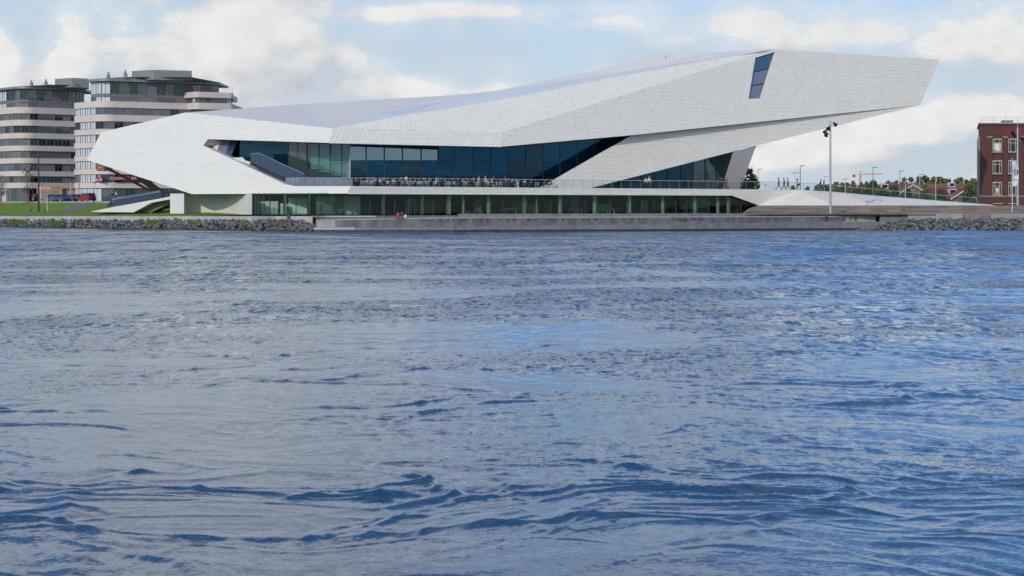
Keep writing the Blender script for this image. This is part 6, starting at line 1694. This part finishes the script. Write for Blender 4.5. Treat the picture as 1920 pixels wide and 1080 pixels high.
def hair_mesh(long):
    mb = MB(); n = 12; rows = 6; vs_ = []
    for j in range(rows + 1):
        ph = math.pi * .58 * j / rows
        for i in range(n):
            t = 2 * math.pi * i / n; r = math.sin(ph) * .122; z = math.cos(ph) * .128 + .035; y = math.sin(t) * r * 1.08 + .018
            if y < -.03 and j > 3: z = max(z, .055)
            if long and y > .0 and j == rows: z -= .16; y += .01
            vs_.append((math.cos(t) * r, y, z))
    fs = [[j * n + i, j * n + (i + 1) % n, (j + 1) * n + (i + 1) % n, (j + 1) * n + i] for j in range(rows) for i in range(n)]
    mb.add(vs_, fs); return mb.mesh('hair', 'hair_dark', smooth=True)
HAIR = (hair_mesh(False), hair_mesh(True))
def person(loc, rz, kind, shirt, trousers, hair, label, group=None, long=False, shoe='shoe_dark', sc_=1.0, skin='skin'):
    p = empty('person', loc, label, 'person', group, rz=rz); p.scale = (sc_,) * 3
    link_mesh('body', BODY[kind], p, mats=[shirt, trousers, skin, shoe])
    h, up = HEAD[kind]; o = link_mesh('hair', HAIR[1 if long else 0], p, h, 0, [hair]); o.rotation_euler = (math.atan2(-up.y, up.z), 0, 0); return p
HN = {'hair_dark': 'dark hair', 'hair_brown': 'brown hair', 'hair_blond': 'blond hair', 'hair_grey': 'grey hair', 'hair_red': 'reddish hair'}
CN = {'cloth_white': 'white', 'cloth_cream': 'cream', 'cloth_black': 'black', 'cloth_navy': 'navy', 'cloth_red': 'red', 'cloth_darkred': 'dark red', 'cloth_orange': 'orange', 'cloth_yellow': 'yellow', 'cloth_khaki': 'khaki', 'cloth_olive': 'olive', 'cloth_blue': 'blue', 'cloth_sky': 'pale blue',
      'cloth_grey': 'grey', 'cloth_darkgrey': 'charcoal', 'cloth_brown': 'brown', 'cloth_tan': 'tan', 'cloth_green': 'green', 'cloth_teal': 'teal', 'cloth_pink': 'pink', 'cloth_lilac': 'lilac', 'cloth_crimson': 'crimson', 'cloth_jeans': 'denim'}
# terrace furniture
mat('chair_white', (.74, .75, .73), .45); mat('table_dark', (.05, .045, .042), .5); mat('seat_dark', (.03, .03, .032), .6)
def chair_meshes():
    s = MB(); s.box(-.23, -.22, .43, .23, .22, .47, bev=.012); f = MB()
    pts = [Vector((.27 * math.cos(t), .06 + .26 * math.sin(t), .74 + .03 * math.sin(t))) for t in [(-.45 + i * (math.pi + .9) / 10) for i in range(11)]]
    for a_, b_ in zip(pts, pts[1:]): f.bar(a_, b_, .06, .10)
    legs = []
    for sx in (-.2, .2):
        for sy in (-.2, .2): l_ = MB(); l_.tube((sx, sy, .43), (sx * 1.15, sy * 1.15, 0), .018, .014, 6); legs.append(l_.mesh('leg', 'chair_white'))
    for sx in (-1, 1): f.bar((sx * .22, -.02, .46), (sx * .27, .0, .72), .03, .05)
    f.bar((0, .22, .46), (0, .32, .74), .12, .03)
    return s.mesh('seat', 'chair_white'), f.mesh('backrest', 'chair_white'), legs
SEAT, BACKR, LEGS = chair_meshes()
def chair(loc, rz, label, group, mt='chair_white'):
    c = empty('chair', loc, label, 'chair', group, rz=rz)
    link_mesh('seat', SEAT, c, mats=[mt]); link_mesh('backrest', BACKR, c, mats=[mt])
    for l_ in LEGS: link_mesh('leg', l_, c, mats=[mt])
    return c
def table_meshes():
    t = MB(); t.lathe((0, 0, .72), [(.38, 0), (.40, .01), (.40, .03), (.38, .035)], 16); l_ = MB(); l_.tube((0, 0, .03), (0, 0, .72), .035, n=8); l_.lathe((0, 0, 0), [(.24, 0), (.24, .02), (.05, .04)], 12)
    return t.mesh('table_top', 'table_dark'), l_.mesh('pedestal', 'table_dark')
TT, TL = table_meshes()
rnd = random.Random(21)
def terr(px, d): z = rail_z(px) + d; return Vector((lx(px, z), z, FL(px)))
seats = [(591, 'cloth_cream', 'hair_red'), (597, 'cloth_sky', 'hair_red'), (607, 'cloth_white', 'hair_red'), (616, 'cloth_grey', 'hair_brown'), (626, 'cloth_black', 'hair_red'), (637, 'cloth_sky', 'hair_brown'), (658, 'cloth_black', 'hair_brown'), (668, 'cloth_grey', 'hair_brown'),
         (676, 'cloth_darkred', 'hair_brown'), (694, 'cloth_yellow', 'hair_red'), (701, 'cloth_khaki', 'hair_blond'), (705, 'cloth_cream', 'hair_brown'), (713, 'cloth_white', 'hair_brown'), (721, 'cloth_darkgrey', 'hair_brown'), (728, 'cloth_red', 'hair_brown'), (736, 'cloth_white', 'hair_dark'),
         (741, 'cloth_pink', 'hair_red'), (748, 'cloth_khaki', 'hair_dark'), (754, 'cloth_olive', 'hair_blond'), (771, 'cloth_orange', 'hair_brown'), (778, 'cloth_lilac', 'hair_dark'), (784, 'cloth_navy', 'hair_red'), (795, 'cloth_black', 'hair_grey'), (806, 'cloth_khaki', 'hair_brown'),
         (819, 'cloth_cream', 'hair_grey'), (828, 'cloth_olive', 'hair_red'), (834, 'cloth_blue', 'hair_brown'), (847, 'cloth_black', 'hair_red'), (859, 'cloth_darkred', 'hair_red'), (868, 'cloth_lilac', 'hair_brown'), (875, 'cloth_navy', 'hair_brown'), (883, 'cloth_darkgrey', 'hair_red'),
         (888, 'cloth_tan', 'hair_blond'), (902, 'cloth_olive', 'hair_brown'), (913, 'cloth_sky', 'hair_brown'), (923, 'cloth_white', 'hair_red'), (946, 'cloth_brown', 'hair_brown'), (954, 'cloth_darkred', 'hair_grey'), (961, 'cloth_darkgrey', 'hair_blond'), (985, 'cloth_white', 'hair_grey'),
         (996, 'cloth_green', 'hair_dark'), (1024, 'cloth_navy', 'hair_dark'), (1033, 'cloth_brown', 'hair_dark')]
more = random.Random(77)
for k_ in range(30): seats.append((more.uniform(660, 968) if k_ < 26 else more.uniform(580, 650), more.choice(('cloth_black', 'cloth_navy', 'cloth_darkgrey', 'cloth_brown', 'cloth_darkred', 'cloth_olive', 'cloth_teal', 'cloth_grey', 'cloth_red', 'cloth_white')), 'hair_brown'))
N_FRONT = len(seats) - 30
seen = set()
alt = ['hair_brown', 'hair_dark', 'hair_grey', 'hair_blond', 'hair_red']
sit_n = 0
for i, (px, sh, ha) in enumerate(seats):
    j = 0
    while (sh, ha) in seen:
        if j < 5: ha = alt[j]; j += 1
        else: sh = more.choice(sorted(CN)); j = 0
    seen.add((sh, ha))
    d = rnd.uniform(1.0, 2.4) if i % 3 else rnd.uniform(2.4, 4.2)
    if i >= N_FRONT: d = more.uniform(3.6, 6.6)
    c = terr(px, d); rz = rnd.choice((R(90), R(-90), R(75), R(-75), R(120), R(-120), R(20), R(165)))
    lab = 'seated terrace guest in a %s top with %s' % (CN[sh], HN[ha])
    person(c, rz, rnd.choice(('sit', 'sit_talk')), sh, rnd.choice(('cloth_jeans', 'cloth_black', 'cloth_darkgrey', 'cloth_navy', 'cloth_khaki')), ha, lab, 'guests seated on the terrace', long=i % 2 == 0, sc_=rnd.uniform(.98, 1.06), skin='skin_tan' if i % 6 == 0 else 'skin')
    back = Vector((math.sin(rz), -math.cos(rz), 0)) * -.05
    chair(c + back, rz, 'dark terrace chair under the guest in the %s top with %s' % (CN[sh], HN[ha]), 'dark occupied terrace chairs', 'seat_dark')
# guests standing on the terrace
for px, d, kind, sh, tr_, ha, lb, rz in ((761.5, 3.2, 'stand', 'cloth_white', 'cloth_jeans', 'hair_dark', 'man in a white shirt standing tall among the seated guests', R(200)), (898, 2.6, 'stand', 'cloth_white', 'cloth_khaki', 'hair_red', 'person in a white top with reddish hair standing on the terrace', R(60)),
                                         (910, 2.8, 'stand', 'cloth_cream', 'cloth_tan', 'hair_blond', 'person in a cream coat standing on the terrace', R(-60)), (926, 5.0, 'stand', 'cloth_black', 'cloth_black', 'hair_brown', 'waiter in black standing by the terrace glass', R(40)), (947.5, 5.2, 'stand', 'cloth_darkgrey', 'cloth_black', 'hair_red', 'person in charcoal standing by the dark terrace door', R(-30))):
    person(terr(px, d), rz, kind, sh, tr_, ha, lb, 'people standing on the terrace')
WCH = [580, 588, 594, 613, 621, 641, 646, 679, 686, 692, 698, 727, 738, 757, 765, 772, 784, 791, 800, 815, 838, 843, 852, 872, 893, 897, 916, 933, 938, 1007]
for i, px in enumerate(WCH):
    c = terr(px + rnd.uniform(-.5, .5), rnd.uniform(.45, .95))
    chair(c, rnd.choice((R(0), R(180), R(30), R(-30), R(150), R(210))), 'white terrace chair, the %s from the left along the glass railing' % ORD[i], 'white chairs along the terrace railing')
TBL = [600, 620, 634, 664, 688, 708, 732, 750, 774, 802, 824, 840, 864, 880, 908, 930, 950, 990, 1028]
for i, px in enumerate(TBL):
    c = terr(px, rnd.uniform(1.4, 2.6)); t = empty('table', c, 'round dark terrace table, the %s from the left' % ORD[i], 'table', 'round tables on the terrace'); link_mesh('table_top', TT, t); link_mesh('pedestal', TL, t)
c = terr(971, 1.2); t = empty('service_table', c, 'white high service table standing alone at the right end of the guests', 'table'); ORG[t.name] = c
mb = MB(); mb.box(-.35, -.3, 1.0, .35, .3, 1.06, bev=.01); obj('table_top', mb, 'chair_white', t, local=True)
for sx in (-.18, .02):
    mb = MB(); mb.box(sx, -.1, 0, sx + .12, .1, 1.0); obj('leg', mb, 'chair_white', t, local=True)
mb = MB(); c = terr(657, 1.0); mb.lathe(c, [(.30, 0), (.38, .35), (.36, .75), (.22, 1.0), (.05, 1.08)], 12); obj('folded_cover', mb, 'cloth_orange', None, label='bright orange-red cloth cover standing at the corner of the terrace railing', cat='cover')
c = terr(925, .9); mb = MB(); mb.lathe(c + Vector((0, 0, .02)), [(.16, 0), (.2, .15), (.17, .42), (.06, .5)], 10); obj('bag', mb, 'cloth_tan', None, label='tan bag on the terrace floor beside the guest in white', cat='bag')
# walkers on the ramp and terrace
def walker(px, d, rz, kind, sh, tr_, ha, lb, long=False, sc_=1.03):
    z = rail_z(px) + d; yb = RB_Y(px); return person(Vector((lx(px, z), z, hz(yb, rail_z(px)) - (0.0 if px < 1500 else .0))), rz, kind, sh, tr_, ha, lb, 'people walking along the terrace and ramp', long, sc_=sc_)
L_, R_ = R(-90), R(90)
walker(1211, 1.6, R(-20), 'stand', 'cloth_cream', 'cloth_black', 'hair_brown', 'woman in a cream top standing before the small dark glazing', True); walker(1217.5, 1.6, R(20), 'stand', 'cloth_white', 'cloth_black', 'hair_grey', 'man in a white shirt standing before the small dark glazing', sc_=1.12)
walker(1352, 2.0, R_, 'walk', 'cloth_black', 'cloth_black', 'hair_dark', 'person all in black striding under the sloping post', sc_=1.1); walker(1362.5, 2.2, R_, 'walkb', 'cloth_black', 'cloth_darkgrey', 'hair_brown', 'person in black walking behind the striding one by the end wall')
walker(1390.5, 1.4, R_, 'walk', 'cloth_blue', 'cloth_navy', 'hair_dark', 'person in a blue hooded jacket walking past the leafy tree', sc_=1.05)
walker(1460.5, 1.2, L_, 'walkb', 'cloth_brown', 'cloth_darkgrey', 'hair_brown', 'person in a brown coat leading the walkers on the ramp', sc_=1.14); walker(1470.5, 1.4, L_, 'walk', 'cloth_red', 'cloth_black', 'hair_dark', 'walker in a bright red jacket behind the brown coat', sc_=1.1); walker(1477.5, 1.4, L_, 'walkb', 'cloth_darkred', 'cloth_darkgrey', 'hair_dark', 'walker in a dark red jacket, third of the trio on the ramp', sc_=1.1)
walker(1495, 1.2, R_, 'carry', 'cloth_pink', 'cloth_navy', 'hair_dark', 'woman in a pinkish top carrying a dark bag on the ramp', True, 1.08)
walker(1538.5, 1.0, R_, 'walk', 'cloth_black', 'cloth_navy', 'hair_brown', 'man in black striding down the ramp beside the floodlight mast', sc_=1.12); walker(1544.5, 1.3, R_, 'walkb', 'cloth_darkgrey', 'cloth_navy', 'hair_dark', 'woman in charcoal walking next to the man in black on the ramp', True, 1.06)
mb = MB(); z = rail_z(1498) + 1.1; c = Vector((lx(1498.5, z), z, hz(RB_Y(1498), rail_z(1498)) + .78)); mb.box(c.x - .2, c.y - .08, c.z, c.x + .2, c.y + .08, c.z + .3, bev=.03)
for s in (-.12, .12): mb.bar((c.x + s, c.y, c.z + .3), (c.x + s * .4, c.y, c.z + .52), .03, .03)
obj('handbag', mb, 'cloth_black', None, label='dark handbag held by the woman in the pinkish top', cat='bag')
# people sitting by the water
def sitter(px, yseat, z, rz, kind, sh, tr_, ha, lb, long=False, shoe='shoe_dark'):
    h = hz(yseat, z); return person(Vector((lx(px, z), z, h - .42)), rz, kind, sh, tr_, ha, lb, 'people sitting on the quay edge', long, shoe, sc_=1.05)
zq = qz(750) + 2.95
sitter(746.5, wall_y(746), zq + .12, R(-8), 'dangle', 'cloth_crimson', 'cloth_jeans', 'hair_dark', 'man in a crimson jacket with white sleeves sitting on the quay wall', shoe='shoe_white')
sitter(753.5, wall_y(753), zq + .12, R(6), 'dangle', 'cloth_navy', 'cloth_crimson', 'hair_dark', 'woman in navy with red trousers sitting on the quay wall beside the crimson jacket', True, shoe='shoe_white')
zb_ = lerp_pts(BANK, 546) + 4.0
sitter(543.5, 411.5, zb_ + .1, R(-60), 'lean', 'cloth_jeans', 'cloth_navy', 'hair_brown', 'person in dark denim leaning forward, seated on the bank wall above the stones')
mb = MB(); c = Vector((lx(759, zq + .3), zq + .3, hz(wall_y(759), zq) + .0)); mb.prism([c + Vector((-.22, 0, .02)), c + Vector((.25, 0, .10)), c + Vector((.28, 0, .42)), c + Vector((-.12, 0, .52))], (0, .14, 0)); obj('carrier_bag', mb, 'cloth_white', None, label='white carrier bag next to the woman with red trousers on the quay wall', cat='bag')
mb = MB(); c = Vector((lx(552, zb_ + .2), zb_ + .2, hz(410.6, zb_))); mb.lathe(c, [(.22, 0), (.27, .18), (.2, .36), (.08, .42)], 10); obj('backpack', mb, 'cloth_brown', None, label='brown bag on the bank wall beside the seated person in denim', cat='bag')

# ================================================================== left: cars, lawn furniture, lift, people by the entrance
for nm, c in (('paint_red', (.33, .02, .025)), ('paint_blue', (.06, .11, .22)), ('paint_steel', (.13, .16, .22)), ('paint_dark', (.02, .024, .03)), ('tyre', (.015, .015, .016)), ('rim', (.4, .4, .42)), ('lamp_red', (.4, .01, .01)), ('paint_signal', (.45, .03, .03)), ('pink_red', (.62, .13, .13)), ('lift_orange', (.46, .12, .05))):
    mat(nm, c, .35 if 'paint' in nm else .6)
def car_shapes(kind):
    L = 4.1 if kind == 'hatch' else 4.2; hw = .86
    if kind == 'hatch': prof = [(-L / 2, .35), (-L / 2 + .05, .75), (-L / 2 + .9, .92), (-L / 2 + 1.0, .94), (L / 2 - .1, .95), (L / 2, .7), (L / 2 - .02, .35)]; cab = [(-1.15, .94), (-.45, 1.44), (1.05, 1.46), (1.85, .95)]
    else: prof = [(-L / 2, .38), (-L / 2 + .03, .85), (-L / 2 + .8, 1.02), (L / 2 - .05, 1.05), (L / 2, .75), (L / 2, .38)]; cab = [(-1.3, 1.02), (-.6, 1.78), (1.85, 1.82), (2.05, 1.05)]
    b = MB(); b.prism([(x, -hw, z) for x, z in prof], (0, 2 * hw, 0)); n = len(cab); inn_ = .14
    va = [(x, -hw + .02, z) if z < 1.1 else (x, -hw + inn_, z) for x, z in cab]; vb = [(x, -y, z) for x, y, z in va]
    b.add(va + vb, [list(range(n)), list(range(2 * n - 1, n - 1, -1))] + [[i, (i + 1) % n, (i + 1) % n + n, i + n] for i in range(n)])
    gl_ = MB()
    for s in (-1, 1):
        q_ = [Vector((cab[0][0] + .25, s * (hw + .0), cab[0][1] + .06)), Vector((cab[3][0] - .25, s * (hw + .0), cab[0][1] + .06)), Vector((cab[2][0] - .08, s * (hw - inn_ + .03), cab[2][1] - .10)), Vector((cab[1][0] + .12, s * (hw - inn_ + .03), cab[1][1] - .10))]
        gl_.prism(q_, (0, s * .012, 0))
    for (a_, b_, dx) in ((cab[0], cab[1], -.02), (cab[3], cab[2], .02)):
        q_ = [Vector((a_[0] * .85 + b_[0] * .15 + dx, -hw + .12, a_[1] * .85 + b_[1] * .15)), Vector((a_[0] * .85 + b_[0] * .15 + dx, hw - .12, a_[1] * .85 + b_[1] * .15)), Vector((a_[0] * .12 + b_[0] * .88 + dx, hw - .24, a_[1] * .12 + b_[1] * .88)), Vector((a_[0] * .12 + b_[0] * .88 + dx, -hw + .24, a_[1] * .12 + b_[1] * .88))]
        gl_.prism(q_, (dx * .6, 0, .006))
    return b, gl_, L, hw
def car(kind, px, z, ybase, rz, paint, label, spare=False):
    c = empty('parked_car', (lx(px, z), z, hz(ybase, z)), label, 'car', 'cars parked in front of the towers', rz=rz)
    b, gl_, L, hw = car_shapes(kind); obj('body', b, paint, c, local=True); obj('window', gl_, 'glass_far', c, local=True)
    for sx in (-L * .31, L * .31):
        for s in (-1, 1):
            t = MB(); t.lathe((sx, s * (hw - .1), .32), [(.2, -.11), (.32, -.10), (.33, 0), (.32, .10), (.2, .11)], 16, axis='y'); w_ = obj('wheel', t, 'tyre', c, local=True)
            r_ = MB(); r_.lathe((sx, s * (hw - .1) + s * .112, .32), [(.19, -.01), (.19, .01), (.06, .02)], 12, axis='y'); obj('rim', r_, 'rim', w_, local=True)
    for s in (-1, 1):
        h_ = MB(); h_.box(-L / 2 - .015, s * .62 - .14, .62, -L / 2 + .1, s * .62 + .14, .78); obj('headlight', h_, 'glass_clear', c, local=True)
        h_ = MB(); h_.box(L / 2 - .1, s * .74 - .07, .72, L / 2 + .015, s * .74 + .07, 1.0); obj('tail_light', h_, 'lamp_red', c, local=True)
    m_ = MB(); m_.box(-L / 2 - .06, -hw + .05, .36, -L / 2 + .1, hw - .05, .56, bev=.03); m_.box(L / 2 - .1, -hw + .05, .36, L / 2 + .06, hw - .05, .56, bev=.03); obj('bumper', m_, 'paint_dark', c, local=True)
    if spare: s_ = MB(); s_.lathe((L / 2 + .1, .1, .85), [(.12, -.09), (.33, -.08), (.34, 0), (.33, .08), (.12, .09)], 16, axis='x'); obj('spare_wheel', s_, 'tyre', c, local=True)
    return c
car('van', 163, 340, 379.6, R(-48), 'paint_red', 'red estate van with a black spare wheel parked at the top of the side path', True)
car('hatch', 110, 344, 378.5, R(-30), 'paint_blue', 'blue hatchback parked under the ochre billboard, left of the other blue cars')
car('hatch', 129, 346, 378.5, R(-35), 'paint_steel', 'grey-blue hatchback parked between the blue hatchback and the red van')
car('hatch', 142, 352, 378, R(-35), 'paint_dark', 'dark hatchback half hidden just left of the red van')
# dark mast on the lawn, pale pole, branching lamp
def pole(name, px, z, ybase, ytop, r, mt, label, cat):
    zb = hz(ybase, z); e_ = empty(name, (lx(px, z), z, zb), label, cat); mb = MB(); mb.tube((0, 0, 0), (0, 0, hz(ytop, z) - zb), r, r * .6, 10); mb.lathe((0, 0, 0), [(r * 1.9, 0), (r * 1.9, .06)], 10); obj('pole', mb, mt, e_, local=True); return e_
e_ = pole('lamp_mast', 72.5, 305, 397, 294, .16, 'dark_metal', 'tall dark lamp mast standing on the lawn left of the museum', 'lamp mast')
mb = MB(); H = hz(315, 305) - hz(397, 305); mb.box(-.25, -.25, H, .25, .2, H + .5, bev=.06); obj('lamp_head', mb, 'dark_metal', e_, local=True)
pole('marker_pole', 88.5, 305, 396, 370, .09, 'pale_metal', 'short pale pole on the lawn right of the dark mast', 'pole')
e_ = pole('street_light', 177.5, 342, 378, 344, .10, 'pale_metal', 'pale street light with a flat head in front of the nearer tower', 'street lamp')
mb = MB(); H = hz(344, 342) - hz(378, 342); mb.add([(-.42, -.2, H + .25), (.42, -.2, H + .25), (.42, .2, H + .25), (-.42, .2, H + .25), (0, -.08, H - .05), (0, .08, H - .05)], [[0, 1, 2, 3], [0, 4, 1], [3, 2, 5], [0, 3, 5, 4], [1, 4, 5, 2]]); obj('lamp_head', mb, 'dark_metal', e_, local=True)
e_ = pole('street_light', 76.5, 350, 378, 346.5, .09, 'pale_metal', 'thin pale street light beside the ochre billboard', 'street lamp')
mb = MB(); H = hz(346, 350) - hz(378, 350); mb.box(-.35, -.12, H, .35, .12, H + .12); obj('lamp_head', mb, 'dark_metal', e_, local=True)
for i, (px, y) in enumerate(((58.5, 396.5), (85.5, 396.3))):
    mb = MB(); z = 304; b_ = hz(y, z); mb.lathe((lx(px, z), z, b_), [(.13, 0), (.13, .38), (.10, .42), (0.02, .43)], 10); obj('bollard', mb, 'dark_metal', None, label=('short black bollard on the path left of the dark mast', 'short black bollard on the path right of the dark mast')[i], cat='bollard', group='bollards along the lawn path')
mb = MB(); z = 311; mb.box(lx(-3, z), z, hz(404, z), lx(2, z), z + .5, hz(400, z), bev=.04); obj('bench_block', mb, 'dark_metal', None, label='dark block seat cut by the left edge of the photo', cat='seat')
def goal(px0, px1, z, yb, yt, label):
    b_ = hz(yb, z); t_ = hz(yt, z); e_ = empty('climbing_frame', (lx(px0, z), z, b_), label, 'play frame', 'red tubular frames on the lawn'); ORG[e_.name] = Vector(e_.location)
    n = 3 if px1 - px0 > 10 else 2
    for i in range(n): x = lx(px0 + (px1 - px0) * i / (n - 1), z); mb = MB(); mb.tube((x, z + .3 * (i % 2), b_), (x, z + .3 * (i % 2), t_), .05, n=8); obj('post', mb, 'paint_signal', e_)
    mb = MB(); mb.tube((lx(px0, z), z, t_), (lx(px1, z), z, t_), .05, n=8); obj('crossbar', mb, 'paint_signal', e_)
goal(-4, 6.5, 322, 391, 381, 'red tubular frame at the left edge of the lawn'); goal(46, 61, 337, 380, 367.5, 'red tubular frame below the young tree')
mb = MB(); z = 340
for pts in ([(59, 374.5), (64, 374.5), (65.5, 363.5), (62, 364.5)], [(68, 373), (71, 374), (72, 364), (69.5, 362.5)], [(75, 375.5), (78.5, 375.5), (78, 372.5), (75.5, 372.8)]): mb.prism([P(x, y, z) for x, y in pts], (0, .8, 0))
obj('sculpture', mb, 'pink_red', None, label='salmon-red slab sculpture behind the dark mast', cat='sculpture')
mb = MB(); z = 339.5; mb.lathe(P(66.7, 374, z), [(.25, 0), (.5, .5), (.45, .95), (.2, 1.2)], 10); obj('planter', mb, 'dark_metal', None, label='dark rounded object between the salmon-red slabs', cat='planter')
bf = []
for i, px in enumerate((131, 146)):
    z = 366; e_ = empty('beach_flag', P(px, 371 if i == 0 else 372, z), ('slim red banner flag by the farther tower entrance', 'slim red banner flag at the corner of the nearer tower')[i], 'banner flag', 'slim red banner flags'); ORG[e_.name] = Vector(e_.location)
    mb = MB(); mb.tube((0, 0, 0), (.15, 0, 3.4), .04, n=6); obj('pole', mb, 'pale_metal', e_, local=True)
    mb = MB(); mb.prism([(.06, 0, .8), (.30, 0, .9), (.42, 0, 3.0), (.14, 0, 3.4)], (0, .03, 0)); obj('cloth', mb, 'pink_red', e_, local=True)
# cherry picker basket under the museum's left wing
li = empty('boom_lift', P(190, 352, 308), 'orange boom lift basket under the tip of the museum\'s left wing', 'lift')
mb = MB(); z = 308; x0, x1, b_, t_ = lx(181, z), lx(195, z), hz(320.5, z), hz(309, z)
mb.box(x0, z, b_, x1, z + 1.2, b_ + .18)
for zz in (.55, 1.0): mb.bar((x0, z, b_ + zz), (x1, z, b_ + zz), .07, .07); mb.bar((x0, z + 1.2, b_ + zz), (x1, z + 1.2, b_ + zz), .07, .07)
for i in range(5): x = x0 + (x1 - x0) * i / 4; mb.bar((x, z, b_), (x, z, b_ + 1.03), .07, .07); mb.bar((x, z + 1.2, b_), (x, z + 1.2, b_ + 1.03), .06, .06)
mb.box(x0, z - .02, b_ + .15, x0 + .9, z, b_ + .55); obj('basket', mb, 'lift_orange', li)
mb = MB(); mb.prism([(x0 + .2, z + .4, b_ + .2), (x1 - .3, z + .4, b_ + .2), (x1 - .4, z + .4, b_ + .7), (x0 + .3, z + .4, b_ + .75)], (0, .3, 0)); obj('cargo', mb, 'cloth_white', li)
mb = MB(); mb.bar((x1, z + .6, b_ + .4), (x1 + 1.2, z + .6, b_ + .1), .35, .5); obj('head', mb, 'dark_metal', li)
mb = MB(); mb.bar((x1 + 1.0, z + .6, b_ + .2), (x1 + 9, z + 6, 5.2), .4, .4); obj('boom', mb, 'lift_orange', li)
mb = MB(); mb.box(x1 + 7, z + 4.6, 3.7, x1 + 10.5, z + 7, 5.0, bev=.1); obj('chassis', mb, 'lift_orange', li)
for s in (4.7, 6.9):
    for dx in (7.6, 9.8): mb = MB(); mb.lathe((x1 + dx, z + s, 3.6), [(.25, -.15), (.42, -.13), (.42, .13), (.25, .15)], 14, axis='y'); obj('wheel', mb, 'tyre', li)
# people near the tower entrance, seats on the museum side
person(P(211, 375.8, 336), R(180), 'stand', 'cloth_black', 'cloth_jeans', 'hair_dark', 'person in black standing behind the left ramp by the tower entrance', 'people by the tower entrance')
person(P(217.5, 375.8, 337), R(150), 'stand', 'cloth_cream', 'cloth_darkgrey', 'hair_blond', 'person in a cream top standing behind the left ramp by the tower entrance', 'people by the tower entrance', True)
mb = MB(); z = 306; mb.box(lx(292, z) - .15, z, hz(397, z), lx(292, z) + .15, z + .3, hz(390, z)); obj('bollard', mb, 'dark_metal', None, label='dark post seen under the left ramp bridge', cat='post')
# bicycles behind the ground floor glass
def bike(px, label):
    z = gfz(px) + 1.2; e_ = empty('bicycle', (lx(px, z), z, 2.43), label, 'bicycle', 'bicycles behind the ground floor glass'); ORG[e_.name] = Vector(e_.location)
    for sx in (-.52, .52):
        w_ = MB(); n = 18
        for i in range(n):
            a_, b_ = 2 * math.pi * i / n, 2 * math.pi * (i + 1) / n; w_.bar((sx + .33 * math.cos(a_), 0, .34 + .33 * math.sin(a_)), (sx + .33 * math.cos(b_), 0, .34 + .33 * math.sin(b_)), .035, .035, up=(0, 1, 0))
        for i in range(6): a_ = math.pi * i / 6; w_.bar((sx - .32 * math.cos(a_), 0, .34 - .32 * math.sin(a_)), (sx + .32 * math.cos(a_), 0, .34 + .32 * math.sin(a_)), .008, .008)
        obj('wheel', w_, 'tyre', e_, local=True)
    f = MB()
    for a_, b_ in (((-.52, .34), (-.12, .34)), ((-.12, .34), (-.26, .86)), ((-.52, .34), (-.22, .76)), ((-.12, .34), (.38, .80)), ((-.24, .78), (.36, .88)), ((.36, .95), (.52, .34))): f.tube((a_[0], 0, a_[1]), (b_[0], 0, b_[1]), .022, n=6)
    obj('frame', f, 'cloth_white', e_, local=True)
    s_ = MB(); s_.box(-.40, -.07, .86, -.14, .07, .92, bev=.02); obj('saddle', s_, 'dark_metal', e_, local=True)
    h_ = MB(); h_.tube((.36, -.28, 1.0), (.36, .28, 1.0), .018, n=6); h_.tube((.36, 0, .93), (.36, 0, 1.0), .02, n=6); obj('handlebar', h_, 'steel', e_, local=True)
bike(607, 'white-framed bicycle behind the left ground floor glass'); bike(641, 'white-framed bicycle behind glass, farther right near the dark doors')
